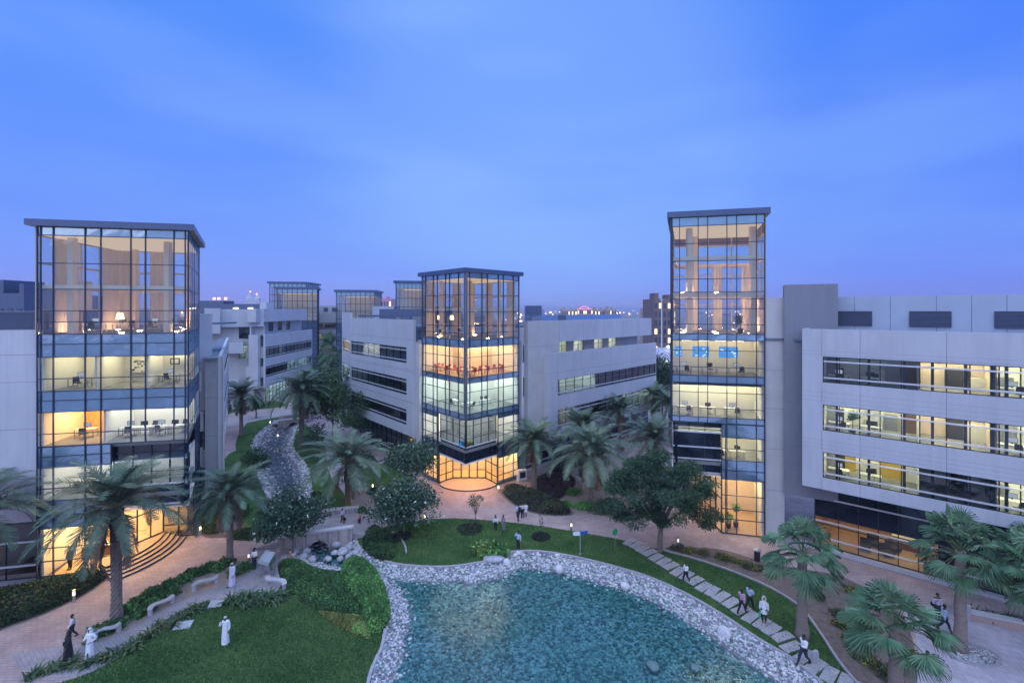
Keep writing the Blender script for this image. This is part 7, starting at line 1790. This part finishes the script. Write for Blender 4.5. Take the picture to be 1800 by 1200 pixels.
def skin(name, nodes, edges, mats, parent, root=0, sub=1):
    """one continuous surface grown round a skeleton; nodes = {key: (pos, rx, ry)}"""
    keys = list(nodes); me = bpy.data.meshes.new(name); me.from_pydata([nodes[k][0] for k in keys], [(keys.index(a), keys.index(b)) for a, b in edges], [])
    o = bpy.data.objects.new(name, me); C.objects.link(o)
    md = o.modifiers.new("skin", 'SKIN'); md.use_smooth_shade = True
    for i, k in enumerate(keys):
        sv = me.skin_vertices[0].data[i]; sv.radius = (nodes[k][1], nodes[k][2]); sv.use_root = (i == root)
    if sub: s2 = o.modifiers.new("subsurf", 'SUBSURF'); s2.levels = sub; s2.render_levels = sub
    dg = bpy.context.evaluated_depsgraph_get(); m2 = bpy.data.meshes.new_from_object(o.evaluated_get(dg)); m2.name = name
    o.modifiers.clear(); o.data = m2; bpy.data.meshes.remove(me)
    m2.materials.clear()
    for m in mats: m2.materials.append(m)
    o.parent = parent; return o
def person(label, px, py, ang, h=1.74, top=CW, low=CBLK, skin_="brown", stride=.0, arms=("down", "down"), robe=None, scarf=None, hair="short", bag=None, coat=False, z=0.0, ptop=None, skirt=False):
    p = G(px, py, z)
    if ptop: h = max(1.58, min(1.9, zat(ptop, p.y) - z))
    t = thing("person", label, "person", p, ang)             # the figure faces its own +y
    V = lambda x, y, zz: (x * h, y * h, zz * h)
    sk = M_SKIN[skin_]; nd, ed = {}, []
    def add(k, pos, rx, ry=None, to=None): 
        nd[k] = (V(*pos), rx * h, (ry or rx) * h)
        if to: ed.append((to, k))
    add("pelvis", (0, 0, .53), .072, .055); add("waist", (0, .004, .61), .066, .05, "pelvis"); add("chest", (0, .0, .72), .085, .058, "waist"); add("upper", (0, -.004, .79), .07, .045, "chest")
    add("neck", (0, .004, .845), .031, .031, "upper"); add("jaw", (0, .016, .88), .036, .04, "neck"); add("head", (0, .012, .935), .044, .052, "jaw"); add("crown", (0, .004, .978), .03, .036, "head"); add("nose", (0, .068, .915), .008, .01, "head")
    J = {}
    for s, nm in ((-1, "l"), (1, "r")):
        add("sh" + nm, (s * .105, -.004, .80), .04, .036, "upper"); mode = arms[0 if s < 0 else 1]; sw = -s * stride * .55
        el = (s * .135, sw * .45 - .01, .645); wr = (s * .14, sw + .05, .50)
        if mode == "phone": el = (s * .17, .06, .68); wr = (s * .10, .075, .86)
        if mode == "front": el = (s * .135, .04, .655); wr = (s * .05, .17, .68)
        if mode == "hip": el = (s * .2, -.05, .67); wr = (s * .09, .05, .58)
        add("el" + nm, el, .027, .026, "sh" + nm); add("wr" + nm, wr, .018, .016, "el" + nm)
        d = Vector(wr) - Vector(el); d.normalize(); pm = Vector(wr) + d * .035; add("palm" + nm, tuple(pm), .019, .012, "wr" + nm); J["hand" + nm] = pm + d * .05
        sd = d.cross(Vector((0, 0, 1))); sd = sd.normalized() if sd.length > .05 else Vector((0, 1, 0)); inn = Vector((-s, .3, 0)).normalized()
        for q in range(4):
            b = pm + d * .022 + sd * (.008 * (q - 1.5)); ln = (.034, .040, .037, .028)[q]; m_ = b + d * ln * .6; e_ = m_ + (d + inn * .6).normalized() * ln * .5
            add("k%d%s" % (q, nm), tuple(m_), .0052, .0052, "palm" + nm); add("f%d%s" % (q, nm), tuple(e_), .0045, .0045, "k%d%s" % (q, nm))
        th = pm + sd * .022 + inn * .006; add("t1" + nm, tuple(th), .006, .006, "palm" + nm); add("t2" + nm, tuple(th + d * .022), .005, .005, "t1" + nm)
        st = s * stride; add("hip" + nm, (s * .05, 0, .50), .06, .058, "pelvis"); kb = (.05 if st < 0 else .02) * (abs(stride) > .05)
        kn = (s * .052, st * .5 + kb, .285); an = (s * .052, st - (.02 if st < 0 else 0), .05 + (.05 if st < -.05 else 0))
        add("kn" + nm, kn, .04, .042, "hip" + nm); add("calf" + nm, tuple(Vector(kn).lerp(Vector(an), .35) + Vector((0, -.012, 0))), .034, .036, "kn" + nm); add("an" + nm, an, .022, .024, "calf" + nm)
        tilt = -.03 if st < -.05 else 0; add("toe" + nm, (an[0] * 1.15, an[1] + .085, max(.018, an[2] - .032 + tilt)), .022, .015, "an" + nm)
        J["an" + nm], J["kn" + nm] = an, kn
    skin("body", nd, ed, [sk], t)
    sub_ = lambda ks, es, g, names: None
    def garment(name, ks, es, grow, m, root=0):
        n2 = {k: (nd[k][0], nd[k][1] + grow * h, nd[k][2] + grow * h) for k in ks}; return skin(name, n2, es, [m], t, root)
    if robe is None:
        ks = ["pelvis", "waist", "chest", "upper", "shl", "shr", "ell", "elr", "wrl", "wrr"]
        garment("shirt", ks, [("pelvis", "waist"), ("waist", "chest"), ("chest", "upper"), ("upper", "shl"), ("upper", "shr"), ("shl", "ell"), ("shr", "elr"), ("ell", "wrl"), ("elr", "wrr")], .012, top)
        if not skirt: garment("trousers", ["pelvis", "hipl", "hipr", "knl", "knr", "calfl", "calfr", "anl", "anr"], [("pelvis", "hipl"), ("pelvis", "hipr"), ("hipl", "knl"), ("hipr", "knr"), ("knl", "calfl"), ("knr", "calfr"), ("calfl", "anl"), ("calfr", "anr")], .0085, low)
    if robe is not None or skirt or coat:
        m = robe or (low if skirt else top); ztop_, zbot = (.82, .03) if robe else ((.6, .05) if skirt else (.82, .30)); mb = MB(); n = 20; prof = [(.82, .075, .052), (.80, .118, .062), (.74, .112, .075), (.64, .095, .075), (.53, .105, .088), (.35, .115, .10), (.2, .122, .11), (.03, .13, .12)]
        prof = [q for q in prof if zbot - .001 <= q[0] <= ztop_ + .001] or prof; k0 = len(mb.v); i_ = mb.mi(m)
        for j, (zz, rx, ry) in enumerate(prof):
            f = j / (len(prof) - 1)
            for a in range(n):
                th = 2 * math.pi * a / n; wob = 1 + .07 * f * math.sin(5 * th + j * .4); x, y = rx * math.cos(th) * wob, ry * math.sin(th) * wob + (abs(stride) * .25 * f * math.sin(th))
                mb.v.append(V(x, y, zz))
        for j in range(len(prof) - 1):
            for a in range(n): b = (a + 1) % n; mb.f.append((k0 + j * n + b, k0 + j * n + a, k0 + (j + 1) * n + a, k0 + (j + 1) * n + b)); mb.m.append(i_)
        mb.f.append(tuple(k0 + a for a in range(n))); mb.m.append(i_)
        mb.build("robe" if robe else ("skirt" if skirt else "coat"), t, smooth=True)
        if robe: garment("sleeves", ["upper", "shl", "shr", "ell", "elr", "wrl", "wrr"], [("upper", "shl"), ("upper", "shr"), ("shl", "ell"), ("shr", "elr"), ("ell", "wrl"), ("elr", "wrr")], .016, m)
    for nm in "lr":
        an = Vector(J["an" + nm]); mb = MB(); tz = max(.0, an.z - .05) ; v, f = ico(2)
        o = np_mesh("shoe", (v * [.030, .075, .024] + [an.x * 1.06, an.y + .035, tz + .024]) * h, f, [M_SHOE], parent=t, smooth=True)
    v, f = ico(3)
    if scarf is not None:
        W = v.copy(); W[:, 1] = np.where(W[:, 1] > .35, .35 + (W[:, 1] - .35) * .15, W[:, 1]); W = W * [.066, .078, .085]; low_ = W[:, 2] < -.02; W[low_, 2] = -.02 + (W[low_, 2] + .02) * 2.6; W[low_, :2] *= 1.35; W[:, 1] -= .006
        np_mesh("headscarf", (W + [0, .006, .935]) * h, f, [scarf], parent=t, smooth=True)
        if robe is CW: mb = MB(); mb.tube([(.064 * h * math.cos(a), .07 * h * math.sin(a) + .004 * h, .975 * h) for a in np.linspace(0, 6.283, 17)], .007 * h, 5, M_HAIR, cap=False); mb.build("head_cord", t)
    elif hair:
        W = v * [.051, .062, .058]; W[:, 2] = np.where((W[:, 1] > .02) & (W[:, 2] < .02), .02, W[:, 2]); W[:, 2] = np.maximum(W[:, 2], -.03 if hair == "short" else -.12)
        np_mesh("hair", (W + [0, .004, .943]) * h, f, [hair if not isinstance(hair, str) else M_HAIR], parent=t, smooth=True)
    for s in (-1, 1):
        if scarf is None: np_mesh("ear", (ico(1)[0] * [.008, .013, .02] + [s * .05, .01, .915]) * h, ico(1)[1], [sk], parent=t, smooth=True)
        np_mesh("eye", (ico(1)[0] * .0065 + [s * .02, .062, .932]) * h, ico(1)[1], [M_HAIR], parent=t, smooth=True)
    np_mesh("mouth", (ico(1)[0] * [.017, .006, .004] + [0, .058, .89]) * h, ico(1)[1], [mat("lip", (.22, .09, .08), .6)], parent=t, smooth=True)
    if bag:
        kind, m = bag; q = J["handr"] * h; mb = MB()
        if kind == "hand":
            mb.box((q.x - .05, q.y - .17, q.z - .42), (q.x + .05, q.y + .17, q.z - .14), m); mb.tube([(q.x, q.y - .1, q.z - .14), (q.x, q.y, q.z + .01), (q.x, q.y + .1, q.z - .14)], .012, 5, m)
        elif kind == "back": mb.tube([(0, -.12 * h, .60 * h), (0, -.125 * h, .70 * h), (0, -.115 * h, .81 * h)], [.07 * h, .085 * h, .06 * h], 10, m)
        elif kind == "side": mb.box((.12 * h, -.1 * h, .47 * h), (.17 * h, .1 * h, .60 * h), m); mb.tube([(.13 * h, 0, .6 * h), (.06 * h, .075 * h, .72 * h), (-.09 * h, .02 * h, .84 * h)], .012, 5, m)
        b = mb.build({"hand": "handbag", "back": "backpack", "side": "shoulder_bag"}[kind]); b.location = p; b.rotation_euler = (0, 0, ang)
        tag(b, BAGL[label], "bag")
    return t
BAGL = {}
def P_(label, *a, bagl=None, **k):
    if bagl: BAGL[label] = bagl
    return person(label, *a, **k)
W_ = math.pi
P_("man in loose white shirt and dark trousers walking on the brick path", 127, 1120, 2.2, top=CW, low=CBLK, skin_="dark", stride=.16, ptop=1084)
P_("woman in black cloak and headscarf on the round brick corner", 120, 1158, 2.6, robe=CBLK, scarf=CBLK, stride=.1, ptop=1108, bagl="black bag on the cloaked woman's shoulder", bag=("side", CBLK))
P_("man in white robe and white headscarf at the lower left bench", 158, 1156, 3.0, robe=CW, scarf=CW, arms=("hip", "front"), ptop=1098)
P_("bald man in pale robe alone on the front lawn", 396, 1131, 3.3, robe=CW, hair=mat("cloth_skullcap", (.5, .48, .48), .8), arms=("down", "phone"), ptop=1082)
P_("man in lilac robe walking past the second bench", 408, 1029, 2.9, robe=CLIL, hair=mat("cloth_skullcap"), stride=.12, ptop=988)
P_("man in white T-shirt and black trousers reading by the kiosk", 447, 999, 3.0, top=CW, low=CNAVY, skin_="dark", arms=("front", "down"), ptop=962)
P_("person in lilac shirt and brown trousers crossing the bridge", 602, 920, 1.35, top=CLIL, low=CBRN, stride=.16, z=.4, ptop=893, bag=("hand", CBLK), bagl="dark handbag held on the bridge")
P_("woman in rose top and dark trousers past the bridge end", 632, 926, 1.7, top=CROSE, low=CNAVY, stride=.14, hair="long", ptop=899, bag=("hand", cloth("mauve", (.42, .30, .5))), bagl="mauve bag held by the woman in rose")
P_("woman in black top and white trousers beyond the pale palm", 598, 852, .2, top=CBLK, low=CW, hair="long", stride=.1, ptop=823, bag=("hand", CBLK), bagl="black bag held beyond the pale palm")
P_("person in red brown top behind the pale palm's trunk", 607, 849, .1, top=CRED, low=CBLK, stride=.1, ptop=822)
P_("dark clad person half hidden right of the pale palm's trunk", 621, 848, .0, top=CGRY, low=CBLK, ptop=822)
P_("man with backpack in pale blue shirt near the olive shrubs", 911, 916, .6, top=CBLU, low=CNAVY, stride=.08, ptop=884, bag=("back", CBLK), bagl="black backpack on the man near the olive shrubs")
P_("man in white shirt in the group of three near the shrubs", 918, 910, .4, top=CW, low=CBLK, skin_="dark", ptop=881)
P_("person in long white coat at the right of the group of three", 924, 908, .3, top=CW, low=CGRY, coat=True, ptop=882)
P_("man in white shirt standing behind the spiky lawn shrub", 871, 932, 2.9, top=CW, low=CBLK, skin_="dark", ptop=906)
P_("person in grey jacket standing behind the spiky lawn shrub", 885, 934, 2.5, top=CGRY, low=CGRY, skin_="dark", ptop=904, arms=("front", "down"))
P_("man in blue shirt phoning at the edge of the middle lawn", 911, 966, 2.6, top=CBLU, low=CBLK, arms=("down", "phone"), ptop=932)
P_("man in white shirt walking alone up the stepping stones", 1206, 1022, 1.9, top=CW, low=CBLK, stride=.17, arms=("front", "front"), ptop=988)
P_("man in pink shirt walking down the stepping stones", 1304, 1078, -1.0, top=CPNK, low=CBLK, skin_="dark", stride=.2, arms=("front", "down"), ptop=1034)
P_("man in pale blue shirt next to the man in pink", 1318, 1070, -1.1, top=CBLU, low=CBLK, stride=.16, arms=("down", "front"), ptop=1027)
P_("woman in white top and pale headscarf on the stepping stones", 1343, 1093, 2.6, top=CW, low=CBLK, scarf=cloth("cream", (.62, .56, .48)), ptop=1047, coat=True, bag=("hand", cloth("green", (.03, .5, .2))), bagl="bright green bag held by the scarfed woman")
P_("man in white shirt striding at the lowest stepping stones", 1413, 1167, 1.8, top=CW, low=CNAVY, skin_="dark", stride=.2, arms=("front", "down"), ptop=1114)
P_("man in lilac shirt with a dark strap behind the low fan palm", 1648, 1088, 3.0, top=CLIL, low=CNAVY, ptop=1036, bag=("side", CBLK), bagl="dark shoulder bag behind the low fan palm")
P_("man in pale blue shirt walking between the two fan palms", 1660, 1110, -1.9, top=CBLU, low=CNAVY, skin_="dark", stride=.18, ptop=1056)
P_("person seated behind the left tower's lobby counter", 123, 1000, 3.0, top=CBRN, low=CBLK, z=.3, ptop=960)

# ================================================================== air
mb = MB(); mb.box((-8990, -90, -1.8), (8990, 11900, 62), M_ROOF); hz = mb.build("haze"); hz["kind"] = "stuff"
hm = bpy.data.materials.new("haze_air"); hm.use_nodes = True; n = hm.node_tree.nodes; n.clear()
ho = n.new("ShaderNodeOutputMaterial"); hv = n.new("ShaderNodeVolumePrincipled"); hv.inputs["Color"].default_value = (.72, .72, .92, 1); hv.inputs["Density"].default_value = .0003; hv.inputs["Anisotropy"].default_value = .1
hm.node_tree.links.new(hv.outputs[0], ho.inputs["Volume"]); hz.data.materials.clear(); hz.data.materials.append(hm)
